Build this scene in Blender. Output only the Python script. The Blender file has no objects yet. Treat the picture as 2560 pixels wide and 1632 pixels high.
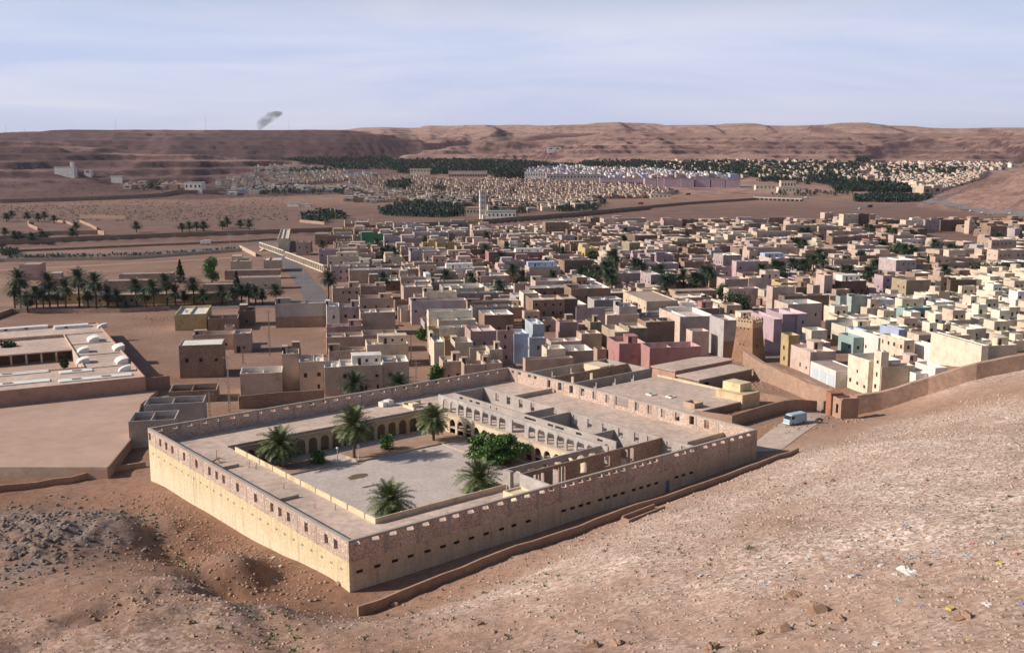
import bpy, math, random
import numpy as np
from mathutils import Vector, Matrix

# ------------------------------------------------------------------ camera, world, sun
scene = bpy.context.scene
C = scene.collection
FPX, HV, CH = 2527.0, 392.0, 60.0
PIT = math.atan((816 - HV) / FPX)
cam = bpy.data.cameras.new('camera'); camo = bpy.data.objects.new('camera', cam); C.objects.link(camo)
cam.sensor_width = 36.0; cam.lens = 36.0 * FPX / 2560.0
cam.clip_start = 1.0; cam.clip_end = 30000.0
camo.location = (0, 0, CH); camo.rotation_euler = (math.pi / 2 - PIT, 0, 0)
scene.camera = camo

SUN_EL = math.radians(31); LDIR = (0.992, 0.125)          # horizontal travel direction of the light
world = bpy.data.worlds.new("World"); scene.world = world; world.use_nodes = True
wn = world.node_tree.nodes; wl = world.node_tree.links; wn.clear()
wo = wn.new('ShaderNodeOutputWorld'); wb = wn.new('ShaderNodeBackground'); wb.inputs['Strength'].default_value = 0.072
sky = wn.new('ShaderNodeTexSky'); sky.sky_type = 'NISHITA'; sky.sun_disc = False
sky.sun_elevation = SUN_EL
sky.sun_rotation = math.atan2(-LDIR[0], -LDIR[1])
sky.air_density = 1.0; sky.dust_density = 2.2; sky.ozone_density = 1.6; sky.altitude = 500
tc = wn.new('ShaderNodeTexCoord'); sep = wn.new('ShaderNodeSeparateXYZ'); wl.new(tc.outputs['Generated'], sep.inputs[0])
# thin high cloud: flatten the direction onto a plane high above
dv = wn.new('ShaderNodeMath'); dv.operation = 'ADD'; dv.inputs[1].default_value = 0.10; wl.new(sep.outputs['Z'], dv.inputs[0])
vd = wn.new('ShaderNodeVectorMath'); vd.operation = 'DIVIDE'; cz = wn.new('ShaderNodeCombineXYZ')
for i in range(3): wl.new(dv.outputs[0], cz.inputs[i])
wl.new(tc.outputs['Generated'], vd.inputs[0]); wl.new(cz.outputs[0], vd.inputs[1])
mp = wn.new('ShaderNodeMapping'); mp.inputs['Scale'].default_value = (0.45, 0.8, 1.0); mp.inputs['Location'].default_value = (1.3, 0.4, 0)
wl.new(vd.outputs[0], mp.inputs['Vector'])
nz = wn.new('ShaderNodeTexNoise'); nz.inputs['Scale'].default_value = 0.9; nz.inputs['Detail'].default_value = 6; nz.inputs['Roughness'].default_value = 0.55; nz.inputs['Distortion'].default_value = 0.6
wl.new(mp.outputs[0], nz.inputs['Vector'])
cr = wn.new('ShaderNodeValToRGB'); cr.color_ramp.elements[0].position = 0.36; cr.color_ramp.elements[1].position = 0.68
cr.color_ramp.elements[0].color = (7.15, 8.39, 11.81, 1); cr.color_ramp.elements[1].color = (10.06, 10.35, 12.25, 1)
wl.new(nz.outputs['Fac'], cr.inputs['Fac'])
low = wn.new('ShaderNodeMapRange'); low.inputs[1].default_value = 0.0; low.inputs[2].default_value = 0.10; low.inputs[3].default_value = .55; low.inputs[4].default_value = 0.0; wl.new(sep.outputs['Z'], low.inputs[0])
hz = wn.new('ShaderNodeMix'); hz.data_type = 'RGBA'; wl.new(low.outputs[0], hz.inputs[0]); wl.new(cr.outputs['Color'], hz.inputs[6]); hz.inputs[7].default_value = (9.04, 9.11, 11.23, 1)
up = wn.new('ShaderNodeMapRange'); up.interpolation_type = 'SMOOTHSTEP'; up.inputs[1].default_value = 0.10; up.inputs[2].default_value = 0.24; up.inputs[3].default_value = .95; up.inputs[4].default_value = .03; wl.new(sep.outputs['Z'], up.inputs[0])
mx = wn.new('ShaderNodeMix'); mx.data_type = 'RGBA'; wl.new(up.outputs[0], mx.inputs[0])
wl.new(sky.outputs['Color'], mx.inputs[6]); wl.new(hz.outputs[2], mx.inputs[7])
wl.new(mx.outputs[2], wb.inputs['Color']); wl.new(wb.outputs[0], wo.inputs['Surface'])

sun = bpy.data.lights.new('sun', 'SUN'); sun.energy = 5.0; sun.angle = math.radians(0.5); sun.color = (1.0, 0.87, 0.75)
suno = bpy.data.objects.new('sun', sun); C.objects.link(suno); suno.location = (-200, 0, 300)
_l = Vector((LDIR[0] * math.cos(SUN_EL), LDIR[1] * math.cos(SUN_EL), -math.sin(SUN_EL)))
suno.rotation_euler = _l.to_track_quat('-Z', 'Y').to_euler()
scene.view_settings.view_transform = 'Standard'; scene.view_settings.look = 'None'
scene.view_settings.exposure = 0.12; scene.view_settings.gamma = 1.0
R = random.Random(7)

# ------------------------------------------------------------------ survey helpers (photo bearing -> place in the valley)
CP, SP = math.cos(PIT), math.sin(PIT)
def ray(u, v):
    x = (u - 1280) / FPX; y = -(v - 816) / FPX
    return x, CP + y * SP, -SP + y * CP
def atz(u, v, z):
    x, dy, dz = ray(u, v); t = (z - CH) / dz
    return Vector((x * t, dy * t, z))
def atd(u, v, d):
    x, dy, dz = ray(u, v); t = d / dy
    return Vector((x * t, d, CH + dz * t))
def proj(p):
    z = p[2] - CH; dep = p[1] * CP - z * SP; up = p[1] * SP + z * CP
    return 1280 + FPX * p[0] / dep, 816 - FPX * up / dep

# courtyard building frame: origin at its near corner, p along the south front, q along the west front
FA = math.radians(39.5); OB = (-21.6, 126.9)
FC, FS = math.cos(FA), math.sin(FA)
def W(p, q, z=0.0): return Vector((OB[0] + p * FC - q * FS, OB[1] + p * FS + q * FC, z))
def loc(x, y):
    dx, dy = x - OB[0], y - OB[1]
    return dx * FC + dy * FS, -dx * FS + dy * FC

# ------------------------------------------------------------------ noise in numpy
def _h(ix, iy, s):
    n = (ix.astype(np.int64) * 374761393 + iy.astype(np.int64) * 668265263 + s * 974634777) & 0x7fffffff
    n = ((n ^ (n >> 13)) * 1274126177) & 0x7fffffff
    return ((n ^ (n >> 16)) & 0xffff) / 65535.0
def vnoise(x, y, s=0):
    x0 = np.floor(x); y0 = np.floor(y); fx = x - x0; fy = y - y0
    fx = fx * fx * (3 - 2 * fx); fy = fy * fy * (3 - 2 * fy)
    a = _h(x0, y0, s); b = _h(x0 + 1, y0, s); c = _h(x0, y0 + 1, s); d = _h(x0 + 1, y0 + 1, s)
    return (a + (b - a) * fx) + ((c + (d - c) * fx) - (a + (b - a) * fx)) * fy
def fbm(x, y, o=4, s=0, g=0.5):
    t = 0; a = 1; n = 0
    for i in range(o):
        t = t + a * (vnoise(x, y, s + i * 17) * 2 - 1); n += a; a *= g; x = x * 2.03 + 11.3; y = y * 2.03 + 5.7
    return t / n
def ridged(x, y, o=4, s=0):
    t = 0; a = 1; n = 0
    for i in range(o):
        t = t + a * (1 - np.abs(vnoise(x, y, s + i * 13) * 2 - 1)); n += a; a *= 0.5; x = x * 2.07 + 3.1; y = y * 2.07 + 9.2
    return t / n
def sst(a, b, x):
    t = np.clip((x - a) / (b - a), 0, 1); return t * t * (3 - 2 * t)

# ------------------------------------------------------------------ terrain
CPTS = []
def cp(x, y, z): CPTS.append((x, y, z))
for u, v, d in [(2560,1632,58),(2560,1400,78),(2560,1200,112),(2560,1080,152),(2000,1632,67),(2000,1400,92),(2000,1250,124),
                (1280,1632,80),(1600,1400,104),(1600,1330,128),(900,1632,90),(1200,1500,108),(1500,1632,76),(2250,1120,150),(2150,1180,140),
                (400,1632,95),(0,1632,96),(0,1450,122),(0,1290,160),(450,1450,118),(300,1300,150),(620,1500,112),(600,1400,130),
                (2135,1040,224),(2318,985,225),(2437,950,222),(2560,925,222),(2360,1050,190),(2560,1010,185),(2200,1090,185),(2020,1090,196)]:
    p = atd(u, v, d); cp(*p)
for p, q, z in [(0,0,2.8),(7,-1,2.8),(25,-1,3.2),(37,-1,3.3),(61,-1,3.3),(88,-1,4.4),(-2.8,-6.9,3.1),(13,-6.9,3.7),(31,-6.9,4.2),(48,-6.9,5.0),
                (68,-6.9,5.5),(90.5,-6.9,6.6),(-1,75.5,-0.5),(-1,66,.3),(-1,58.5,.4),(-1,53,.5),(-1,44,.9),(-1,36.7,1.0),(-1,29.4,1.2),(-1,23,1.8),(-1,18.5,2.1),(-1,12.4,2.8),(-1,8.5,3.0),(-1,4.5,3.2),(-6,55,.4),(-6,40,.9),(-6,25,1.6),(-6,10,2.8),(88,36,3.0),(88,73,0.5),(44,75,0.0),(40,36,2.6),
                (110,10,4.4),(125,18,4.0),(120,50,1.5),(-12,30,0.9),(-14,8,2.6),(-10,60,-0.3)]:
    w = W(p, q); cp(w.x, w.y, z)
for x, y, z in [(0,0,57),(45,0,58),(-45,0,50),(0,40,35),(-45,45,30),(30,38,37),(80,30,46),(110,80,33),(140,150,26),(150,220,19),(-110,60,24),
                (-120,120,9),(-120,170,1),(-150,230,0),(-80,220,0),(-60,300,0),(0,300,0),(60,300,1),(90,270,2.5),(130,300,2),(170,290,4),(-150,320,0),(0,340,0),(180,340,1),(95,250,2.8),(60,245,2.6)]:
    cp(x, y, z)
CPA = np.array(CPTS)
def _U(r2): return 0.5 * r2 * np.log(r2 + 1e-9)
_n = len(CPA); _d2 = (CPA[:, None, 0] - CPA[None, :, 0])**2 + (CPA[:, None, 1] - CPA[None, :, 1])**2
_A = np.zeros((_n + 3, _n + 3)); _A[:_n, :_n] = _U(_d2) + np.eye(_n) * 4.0
_A[:_n, _n] = 1; _A[:_n, _n + 1:] = CPA[:, :2]; _A[_n, :_n] = 1; _A[_n + 1:, :_n] = CPA[:, :2].T
_w = np.linalg.solve(_A, np.concatenate([CPA[:, 2], np.zeros(3)]))
def tps(x, y):
    z = _w[_n] + _w[_n + 1] * x + _w[_n + 2] * y
    for i in range(_n): z = z + _w[i] * _U((x - CPA[i, 0])**2 + (y - CPA[i, 1])**2)
    return z

# ridge lines seen in the photograph: bearing, foot (v, distance), then three crests
#        u     flat  footv footd  c1v   c1d   c2v   c2d   c3v   c3d
RIDGE = [(-700, 1150, 525, 1200, 352, 2000, 338, 3300, 340, 5000),
         (-200, 1200, 512, 1260, 342, 2050, 335, 3300, 338, 5000),
         (0,    1260, 503, 1330, 350, 2100, 332, 3300, 336, 5000),
         (180,  1290, 498, 1370, 358, 2080, 327, 3300, 334, 5000),
         (357,  1300, 494, 1400, 376, 2050, 326, 3300, 332, 5000),
         (482,  1320, 486, 1440, 388, 2000, 327, 3300, 330, 5000),
         (607,  1400, 442, 1760, 395, 2100, 327, 3300, 329, 5000),
         (750,  1450, 430, 2050, 404, 2250, 327, 3300, 328, 5000),
         (857,  1500, 424, 2250, 415, 2400, 328, 3300, 326, 5000),
         (957,  1500, 404, 2500, 400, 2600, 336, 3350, 319, 5000),
         (1028, 1500, 401, 2500, 382, 2750, 348, 3400, 322, 5000),
         (1075, 1500, 400, 2500, 370, 2850, 356, 3400, 314, 5000),
         (1170, 1500, 399, 2500, 359, 2950, 350, 3600, 314, 5000),
         (1280, 1500, 401, 2500, 352, 3000, 342, 3700, 311, 5000),
         (1370, 1500, 406, 2450, 347, 3050, 334, 3700, 312, 5000),
         (1457, 1500, 408, 2420, 336, 3100, 332, 3700, 311, 5000),
         (1546, 1500, 407, 2420, 333, 3100, 331, 3700, 305, 5000),
         (1707, 1500, 403, 2420, 335, 3150, 332, 3700, 314, 5000),
         (1861, 1500, 408, 2420, 345, 3000, 334, 3700, 308, 5000),
         (1950, 1500, 410, 2400, 355, 2950, 334, 3700, 314, 5000),
         (2030, 1500, 411, 2380, 345, 3050, 334, 3700, 313, 5000),
         (2104, 1500, 411, 2360, 338, 3100, 333, 3700, 309, 5000),
         (2165, 1500, 411, 2350, 362, 2900, 334, 3700, 308, 5000),
         (2271, 1500, 412, 2330, 344, 3050, 334, 3700, 316, 5000),
         (2396, 1500, 413, 2300, 345, 3050, 336, 3700, 320, 5000),
         (2560, 1500, 417, 2250, 348, 3000, 340, 3700, 321, 5000),
         (2900, 1400, 420, 2200, 345, 2900, 336, 3700, 318, 5000),
         (3400, 1400, 420, 2200, 340, 2900, 334, 3700, 318, 5000)]
_RU = np.array([r[0] for r in RIDGE], float)
def _kz(vi, di): return np.array([atd(r[0], r[vi], r[di]).z for r in RIDGE])
_KR = [np.full(len(RIDGE), 300.0), np.array([r[1] for r in RIDGE], float)]
_KZ = [np.zeros(len(RIDGE)), np.zeros(len(RIDGE))]
for vi, di in ((2, 3), (4, 5), (6, 7), (8, 9)):
    rr = np.array([r[di] for r in RIDGE], float); zz = _kz(vi, di)
    _KR.append(rr); _KZ.append(zz)
    if di in (5, 7): _KR.append(rr + 330); _KZ.append(zz - (14 if di == 5 else 10))
_KR.append(np.full(len(RIDGE), 14000.0)); _KZ.append(_KZ[-1] - 150)
def far(x, y):
    r = np.maximum(y, 1.0); u = 1280 + FPX * x / (r * 0.986 + 8)
    kr = [np.interp(u, _RU, a) for a in _KR]; kz = [np.interp(u, _RU, a) for a in _KZ]
    z = np.zeros_like(r); z = np.where(r > kr[-1], kz[-1], z)
    for i in range(len(kr) - 1):
        t = np.clip((r - kr[i]) / (kr[i + 1] - kr[i]), 0, 1)
        s = t * t * (3 - 2 * t) if i in (3, 4, 5, 6, 7) else (t ** 0.8 if i == 2 else t)
        z = np.where((r >= kr[i]) & (r < kr[i + 1]), kz[i] + (kz[i + 1] - kz[i]) * s, z)
    # erosion on the slopes
    sl = sst(kr[2], kr[2] + 250, r) * (0.35 + 0.65 * (1 - sst(kr[3] - 150, kr[3] + 60, r) * (1 - sst(kr[4], kr[4] + 200, r))))
    wx = x + 90 * fbm(x / 420, y / 420, 3, 5); wy = y + 90 * fbm(x / 420, y / 420, 3, 9)
    sl = sl * (1 - .8 * np.exp(-((r - kr[5]) / 330) ** 2)) * (1 - .85 * np.exp(-((r - kr[7]) / 620) ** 2))
    z = z + sl * (22 * (ridged(wx / 260, wy / 420, 5, 3) - 0.68) * 1.9 + 3.0 * fbm(x / 45, y / 45, 3, 8))
    for ka, kb, am, sd in ((2, 3, 36.0, 101), (4, 5, 26.0, 131), (6, 7, 34.0, 151)):      # side valleys running down to the plain
        t = np.clip((r - kr[ka]) / (kr[kb] - kr[ka]), 0, 1); v = 1 - ridged(wx / 330 + sd, wy / 2100, 2, sd)
        z = z - am * (.32 + .68 * sst(950, 1250, u)) * np.sin(np.pi * t) ** .8 * sst(.30, .62, v)
    # bedding benches
    q = 13.0; f = (z / q) - np.floor(z / q); bench = (np.floor(z / q) + sst(0.35, 0.75, f)) * q
    z = z + (bench - z) * 0.7 * sst(kr[2], kr[2] + 250, r)
    z = z + (1 - sst(kr[1], kr[2], r)) * sst(400, 800, r) * 0.35 * fbm(x / 40, y / 40, 4, 2)
    # near hill on the right
    dx = x - 930; dy = y - 1150
    dd = np.hypot(dx, dy) * (1 + 0.06 * fbm(x / 120, y / 120, 3, 21))
    e = 111 * np.clip(1 - dd / 440, 0, 1) ** 0.75
    e = e + np.clip(e / 6, 0, 1) * (3.2 * fbm(x / 20, y / 20, 4, 31) + 9 * (ridged(x / 70, y / 90, 4, 12) - .7))
    z = np.maximum(z, e)
    # dry river bed
    bed = 1.6 * sst(0, 6, 22 - np.abs(y - oued(x) + 26))
    return z - bed * (y < 1200)
def oued(x): return np.interp(x, OX, OY)
OUED = [(-200, 628, 0), (0, 611, 0), (357, 595, 0), (607, 586, 0), (857, 577, 0), (1207, 557, 0), (1421, 540, 0), (1710, 512, 0), (1890, 500, 0), (2100, 505, 0), (2600, 520, 0)]
_o = [atz(u, v, 0.0) for u, v, z in OUED]; OX = [p.x for p in _o]; OY = [p.y for p in _o]
_g1 = atd(330, 1240, 165); _g2 = atd(470, 1380, 134); _g3 = atd(600, 1490, 114); _g4 = atd(760, 1620, 92)
_k1 = atd(-60, 1640, 94); _k2 = atd(250, 1560, 104); _k3 = atd(520, 1485, 114)
def segd(x, y, a, b):
    ax, ay = a[0], a[1]; bx, by = b[0] - ax, b[1] - ay
    t = np.clip(((x - ax) * bx + (y - ay) * by) / (bx * bx + by * by), 0, 1)
    return np.hypot(x - ax - t * bx, y - ay - t * by)
def ground(x, y):
    x = np.asarray(x, float); y = np.asarray(y, float)
    w = sst(270, 335, y)
    n = tps(x, y)
    p = (x - OB[0]) * FC + (y - OB[1]) * FS; q = -(x - OB[0]) * FS + (y - OB[1]) * FC
    inside = sst(-4, -1, p) * sst(-7, -5, q) * sst(-125, -118, -p) * sst(-80, -76, -q)
    flat = np.clip(np.maximum(inside, sst(215, 245, y)), 0, 1)
    rough = 1 - flat
    hill = sst(5, 12, n) * rough
    n = n + rough * (0.36 * fbm(x / 7, y / 7, 5, 41) + 0.17 * fbm(x / 1.5, y / 1.5, 4, 43)) + hill * 0.30 * (ridged(x / 9, y / 5, 4, 47) - 0.6)
    # craggy limestone outcrop at the left
    oc = sst(0, 10, 19 - np.hypot((x + 76) / 1.25, (y - 143) / 1.5)) 
    n = n + oc * (0.15 + 1.1 * (ridged(x / 4.6, y / 3.6, 5, 51) - 0.6) + 1.1 * (ridged(x / 1.7, y / 1.7, 4, 52) - .55))
    # erosion gullies
    for a, b, wd, dp in ((_g1, _g2, 2.6, 1.2), (_g2, _g3, 2.4, 1.5), (_g3, _g4, 2.0, 0.9), (_k1, _k2, 1.6, 0.8), (_k2, _k3, 1.6, 1.0), (_k3, _g3, 1.4, 0.7)):
        dp = dp * (1 - sst(-9, -4, p) * sst(-3, 0, q)); d = segd(x, y, a, b) + 0.9 * fbm(x / 3, y / 3, 3, 61)
        n = n - .62 * dp * np.exp(-(d / wd) ** 2) + 0.22 * np.exp(-((d - 4.2) / 2.0) ** 2) * (0.5 + fbm(x / 2.5, y / 2.5, 3, 64))
    # spoil heaps along the west wall
    sp = np.exp(-((p + 7) / 4.5) ** 2) * sst(2, 8, q) * sst(2, 10, 62 - q)
    n = n + sp * (0.4 * fbm(x / 3.2, y / 3.2, 4, 71) + 0.3) * (1 - .7 * sst(-4, -1, p))
    return n * (1 - w) + far(x, y) * w
# the terrain sheet: rows spread with distance, heights kept for quick look-up
_s = np.linspace(-1.0, 1.0, 860); TS_ = np.sign(_s) * (np.abs(_s) ** 1.25) * 1.5
_r = [52.0]
while _r[-1] < 14500: _r.append(_r[-1] * (1.0036 if _r[-1] < 330 else 1.008))
TR_ = np.array(_r); TRR, TSS = np.meshgrid(TR_, TS_, indexing='ij'); TX = (TSS * TRR).ravel(); TY = (TRR - 62).ravel()
TZ = ground(TX, TY).reshape(len(TR_), len(TS_))
def gv(x, y):
    x = np.asarray(x, float); y = np.asarray(y, float); r = np.clip(y + 62, 52.0, 14000.0); s = np.clip(x / r, -1.49, 1.49)
    i = np.clip(np.searchsorted(TR_, r) - 1, 0, len(TR_) - 2); fr_ = (r - TR_[i]) / (TR_[i + 1] - TR_[i])
    j = np.clip(np.searchsorted(TS_, s) - 1, 0, len(TS_) - 2); fs_ = (s - TS_[j]) / (TS_[j + 1] - TS_[j])
    return (TZ[i, j] * (1 - fs_) + TZ[i, j + 1] * fs_) * (1 - fr_) + (TZ[i + 1, j] * (1 - fs_) + TZ[i + 1, j + 1] * fs_) * fr_
def gz(x, y): return float(gv(np.array([x]), np.array([y]))[0])
_GD = 60.0 * (1.006 ** np.arange(0, 760)); _GD = _GD[_GD < 5200]
def G(u, v):
    """where the line of sight u,v meets the ground"""
    x, dy, dz = ray(u, v); t = _GD / dy
    z = CH + dz * t; g = gv(x * t, dy * t)
    hit = np.nonzero(z < g)[0]
    if len(hit) == 0: return None
    i = max(1, hit[0]); a, b = t[i - 1], t[i]
    tt = np.linspace(a, b, 24); z = CH + dz * tt; g = gv(x * tt, dy * tt)
    j = np.nonzero(z <= g)[0]; k = j[0] if len(j) else 23
    return Vector((x * tt[k], dy * tt[k], float(g[k])))

# ------------------------------------------------------------------ materials
def newmat(name, rough=0.9):
    m = bpy.data.materials.new(name); m.use_nodes = True
    nt = m.node_tree; b = nt.nodes['Principled BSDF']; b.inputs['Roughness'].default_value = rough
    b.inputs['Specular IOR Level'].default_value = 0.2
    return m, nt.nodes, nt.links, b
def N(nodes, kind, **kw):
    n = nodes.new(kind)
    for k, v in kw.items():
        if hasattr(n, k): setattr(n, k, v)
        else: n.inputs[k].default_value = v
    return n
def ramp(nodes, links, src, stops):
    r = nodes.new('ShaderNodeValToRGB'); e = r.color_ramp.elements
    while len(e) < len(stops): e.new(0.5)
    for i, (p, c) in enumerate(stops):
        e[i].position = p; e[i].color = (c[0], c[1], c[2], 1)
    links.new(src, r.inputs['Fac']); return r
def mixc(nodes, links, f, a, b, mode='MIX'):
    m = nodes.new('ShaderNodeMix'); m.data_type = 'RGBA'; m.blend_type = mode
    for i, s in ((0, f), (6, a), (7, b)):
        if isinstance(s, (int, float)): m.inputs[i].default_value = s
        elif isinstance(s, tuple): m.inputs[i].default_value = (*s, 1) if len(s) == 3 else s
        else: links.new(s, m.inputs[i])
    return m.outputs[2]
def pos(nodes): return nodes.new('ShaderNodeNewGeometry').outputs['Position']
def noise(nodes, links, vec, scale, detail=4, rough=0.6):
    n = N(nodes, 'ShaderNodeTexNoise'); n.inputs['Scale'].default_value = scale; n.inputs['Detail'].default_value = detail; n.inputs['Roughness'].default_value = rough
    if vec is not None: links.new(vec, n.inputs['Vector'])
    return n.outputs['Fac']
def bump(nodes, links, b, h, strength=0.4, dist=0.1):
    n = nodes.new('ShaderNodeBump'); n.inputs['Strength'].default_value = strength; n.inputs['Distance'].default_value = dist
    links.new(h, n.inputs['Height']); links.new(n.outputs[0], b.inputs['Normal'])

def mat_plaster(name, use_obj=True, col=(.6, .5, .4), second=False):
    m, n, l, b = newmat(name)
    if second:
        a = n.new('ShaderNodeAttribute'); a.attribute_type = 'OBJECT'; a.attribute_name = 'c2'; base = a.outputs['Color']
    elif use_obj: base = n.new('ShaderNodeObjectInfo').outputs['Color']
    else: base = col
    P = pos(n)
    n1 = noise(n, l, P, 0.35, 6, .65); r1 = ramp(n, l, n1, [(.30, (.70, .67, .65)), (.48, (.97, .96, .95)), (.7, (1.10, 1.10, 1.10))])
    c = mixc(n, l, 1.0, base, r1.outputs[0], 'MULTIPLY')
    mpn = n.new('ShaderNodeMapping'); mpn.inputs['Scale'].default_value = (1.1, 1.1, .16); l.new(P, mpn.inputs['Vector'])
    n2 = noise(n, l, mpn.outputs[0], 1.2, 5, .7); r2 = ramp(n, l, n2, [(.30, (.70, .65, .62)), (.5, (1, 1, 1))])
    c = mixc(n, l, .30, c, r2.outputs[0], 'MULTIPLY')
    n3 = noise(n, l, P, 4.0, 3, .6); r3 = ramp(n, l, n3, [(.3, (.86, .86, .86)), (.7, (1.08, 1.08, 1.08))])
    c = mixc(n, l, .7, c, r3.outputs[0], 'MULTIPLY')
    l.new(c, b.inputs['Base Color']); bump(n, l, b, n3, .25, .05)
    return m
M = {}
M['plaster'] = mat_plaster('wall_plaster'); M['inner'] = mat_plaster('terrace_plaster', second=True)

def mat_fort():
    m, n, l, b = newmat('weathered_yellow_render'); base = n.new('ShaderNodeObjectInfo').outputs['Color']; P = pos(n); sp = n.new('ShaderNodeSeparateXYZ'); l.new(P, sp.inputs[0])
    nn = noise(n, l, P, .35, 6, .7); ad = n.new('ShaderNodeMath'); ad.operation = 'MULTIPLY_ADD'; ad.inputs[1].default_value = 7.0; l.new(nn, ad.inputs[0]); l.new(sp.outputs['Z'], ad.inputs[2])
    mr = n.new('ShaderNodeMapRange'); mr.inputs[1].default_value = 6.3; mr.inputs[2].default_value = 8.4; l.new(ad.outputs[0], mr.inputs[0])
    c = mixc(n, l, mr.outputs[0], mixc(n, l, .55, base, (.72, .66, .52)), base)
    mpn = n.new('ShaderNodeMapping'); mpn.inputs['Scale'].default_value = (1.3, 1.3, .12); l.new(P, mpn.inputs['Vector'])
    r2 = ramp(n, l, noise(n, l, mpn.outputs[0], 1.0, 6, .7), [(.33, (.62, .56, .50)), (.5, (1, 1, 1))]); c = mixc(n, l, .6, c, r2.outputs[0], 'MULTIPLY')
    n3 = noise(n, l, P, 2.6, 5, .7); r3 = ramp(n, l, n3, [(.32, (.80, .78, .76)), (.6, (1.06, 1.06, 1.06))]); c = mixc(n, l, 1.0, c, r3.outputs[0], 'MULTIPLY')
    l.new(c, b.inputs['Base Color']); bump(n, l, b, n3, .35, .06); return m
M['fort'] = mat_fort()
def mat_masonry(name, cols, mortar, scale, squash=1.0):
    m, n, l, b = newmat(name)
    P = pos(n); mpn = n.new('ShaderNodeMapping'); mpn.inputs['Scale'].default_value = (scale, scale, scale * squash); l.new(P, mpn.inputs['Vector'])
    v = N(n, 'ShaderNodeTexVoronoi'); v.inputs['Scale'].default_value = 1.0; l.new(mpn.outputs[0], v.inputs['Vector'])
    ve = N(n, 'ShaderNodeTexVoronoi', feature='DISTANCE_TO_EDGE'); ve.inputs['Scale'].default_value = 1.0; l.new(mpn.outputs[0], ve.inputs['Vector'])
    sp = n.new('ShaderNodeSeparateColor'); l.new(v.outputs['Color'], sp.inputs[0])
    k = len(cols); r = ramp(n, l, sp.outputs[0], [((i + .5) / k, c) for i, c in enumerate(cols)])
    e = ramp(n, l, ve.outputs[0], [(.02, (1, 1, 1)), (.12, (0, 0, 0))])
    c = mixc(n, l, e.outputs[0], r.outputs[0], mortar)
    n1 = noise(n, l, P, .25, 5); r1 = ramp(n, l, n1, [(.3, (.78, .76, .74)), (.7, (1.1, 1.1, 1.1))])
    c = mixc(n, l, 1.0, c, r1.outputs[0], 'MULTIPLY')
    l.new(c, b.inputs['Base Color']); bump(n, l, b, ve.outputs[0], .6, .12)
    return m
M['stone'] = mat_masonry('fieldstone_masonry', [(.60, .48, .41), (.40, .26, .20), (.72, .62, .54), (.28, .17, .13), (.50, .36, .29)], (.58, .48, .41), 4.4)
M['rubble'] = mat_masonry('brown_rubble', [(.34, .23, .17), (.24, .15, .11), (.42, .31, .24), (.30, .20, .15)], (.30, .22, .17), 2.6, 1.6)
M['block'] = mat_masonry('grey_blockwork', [(.44, .40, .38), (.38, .35, .33), (.48, .44, .41)], (.40, .36, .34), 2.2, 1.8)

def mat_simple(name, col, scale=1.0, var=.22, rough=.9, metal=0.0, bmp=.2):
    m, n, l, b = newmat(name, rough); P = pos(n)
    n1 = noise(n, l, P, scale, 5, .65); r1 = ramp(n, l, n1, [(.28, (1 - var,) * 3), (.72, (1 + var * .6,) * 3)])
    c = mixc(n, l, 1.0, col, r1.outputs[0], 'MULTIPLY')
    n2 = noise(n, l, P, scale * .13, 4, .6); r2 = ramp(n, l, n2, [(.3, (1 - var * .7,) * 3), (.7, (1 + var * .4,) * 3)])
    c = mixc(n, l, 1.0, c, r2.outputs[0], 'MULTIPLY')
    l.new(c, b.inputs['Base Color']); b.inputs['Metallic'].default_value = metal
    if bmp: bump(n, l, b, n1, bmp, .05)
    return m
M['concrete'] = mat_simple('grey_concrete', (.40, .36, .33), 1.2)
M['arcade'] = mat_simple('raw_arcade_concrete', (.46, .43, .41), 1.0, .25)
M['roof'] = mat_simple('roof_screed', (.57, .455, .385), .8, .3)
M['court'] = mat_simple('courtyard_paving', (.53, .465, .43), 1.4, .22)
M['curb'] = mat_simple('curb_concrete', (.5, .42, .34), 1.0)
M['pane'] = mat_simple('dark_window', (.035, .03, .03), 1.0, .3, .4, bmp=0)
M['white'] = mat_simple('white_paint', (.74, .73, .70), 1.5, .12)
M['metal'] = mat_simple('galvanised_metal', (.42, .43, .44), 2, .15, .45, .6)
M['dark'] = mat_simple('dark_iron', (.06, .05, .05), 2, .2, .6)
M['bluepaint'] = mat_simple('blue_grey_paint', (.17, .20, .30), 2, .2)
M['adobe'] = mat_simple('adobe_mud', (.39, .265, .195), 1.2, .22, bmp=.5)
M['tower'] = mat_simple('dark_tower_mud', (.34, .205, .135), 1.2, .28, bmp=.6)
M['adobe_pink'] = mat_simple('pink_earth_render', (.41, .285, .22), .9, .3, bmp=.4)
M['pinkwall'] = mat_simple('pink_wall_paint', (.45, .27, .23), .9, .2)
M['asphalt'] = mat_simple('asphalt', (.17, .155, .16), .6, .25)
M['dirt'] = mat_simple('beaten_earth', (.40, .27, .205), .35, .22)
M['playground'] = mat_simple('pink_playground_earth', (.47, .33, .265), .25, .14)
M['bark'] = mat_simple('palm_bark', (.13, .085, .06), 3, .35, bmp=.6)
M['rock'] = mat_simple('limestone_rock', (.40, .27, .19), 1.6, .35, bmp=.7)
M['gravel'] = mat_simple('gravel_stone', (.52, .40, .32), 1.1, .5)
M['shutter'] = mat_simple('pale_blue_shutter', (.50, .58, .66), 2, .1, .5)
M['streetdust'] = mat_simple('pale_street_dust', (.46, .375, .32), .5, .2)
M['tarp'] = mat_simple('plastic_sheet', (.75, .78, .82), 3, .1, .4)

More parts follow.
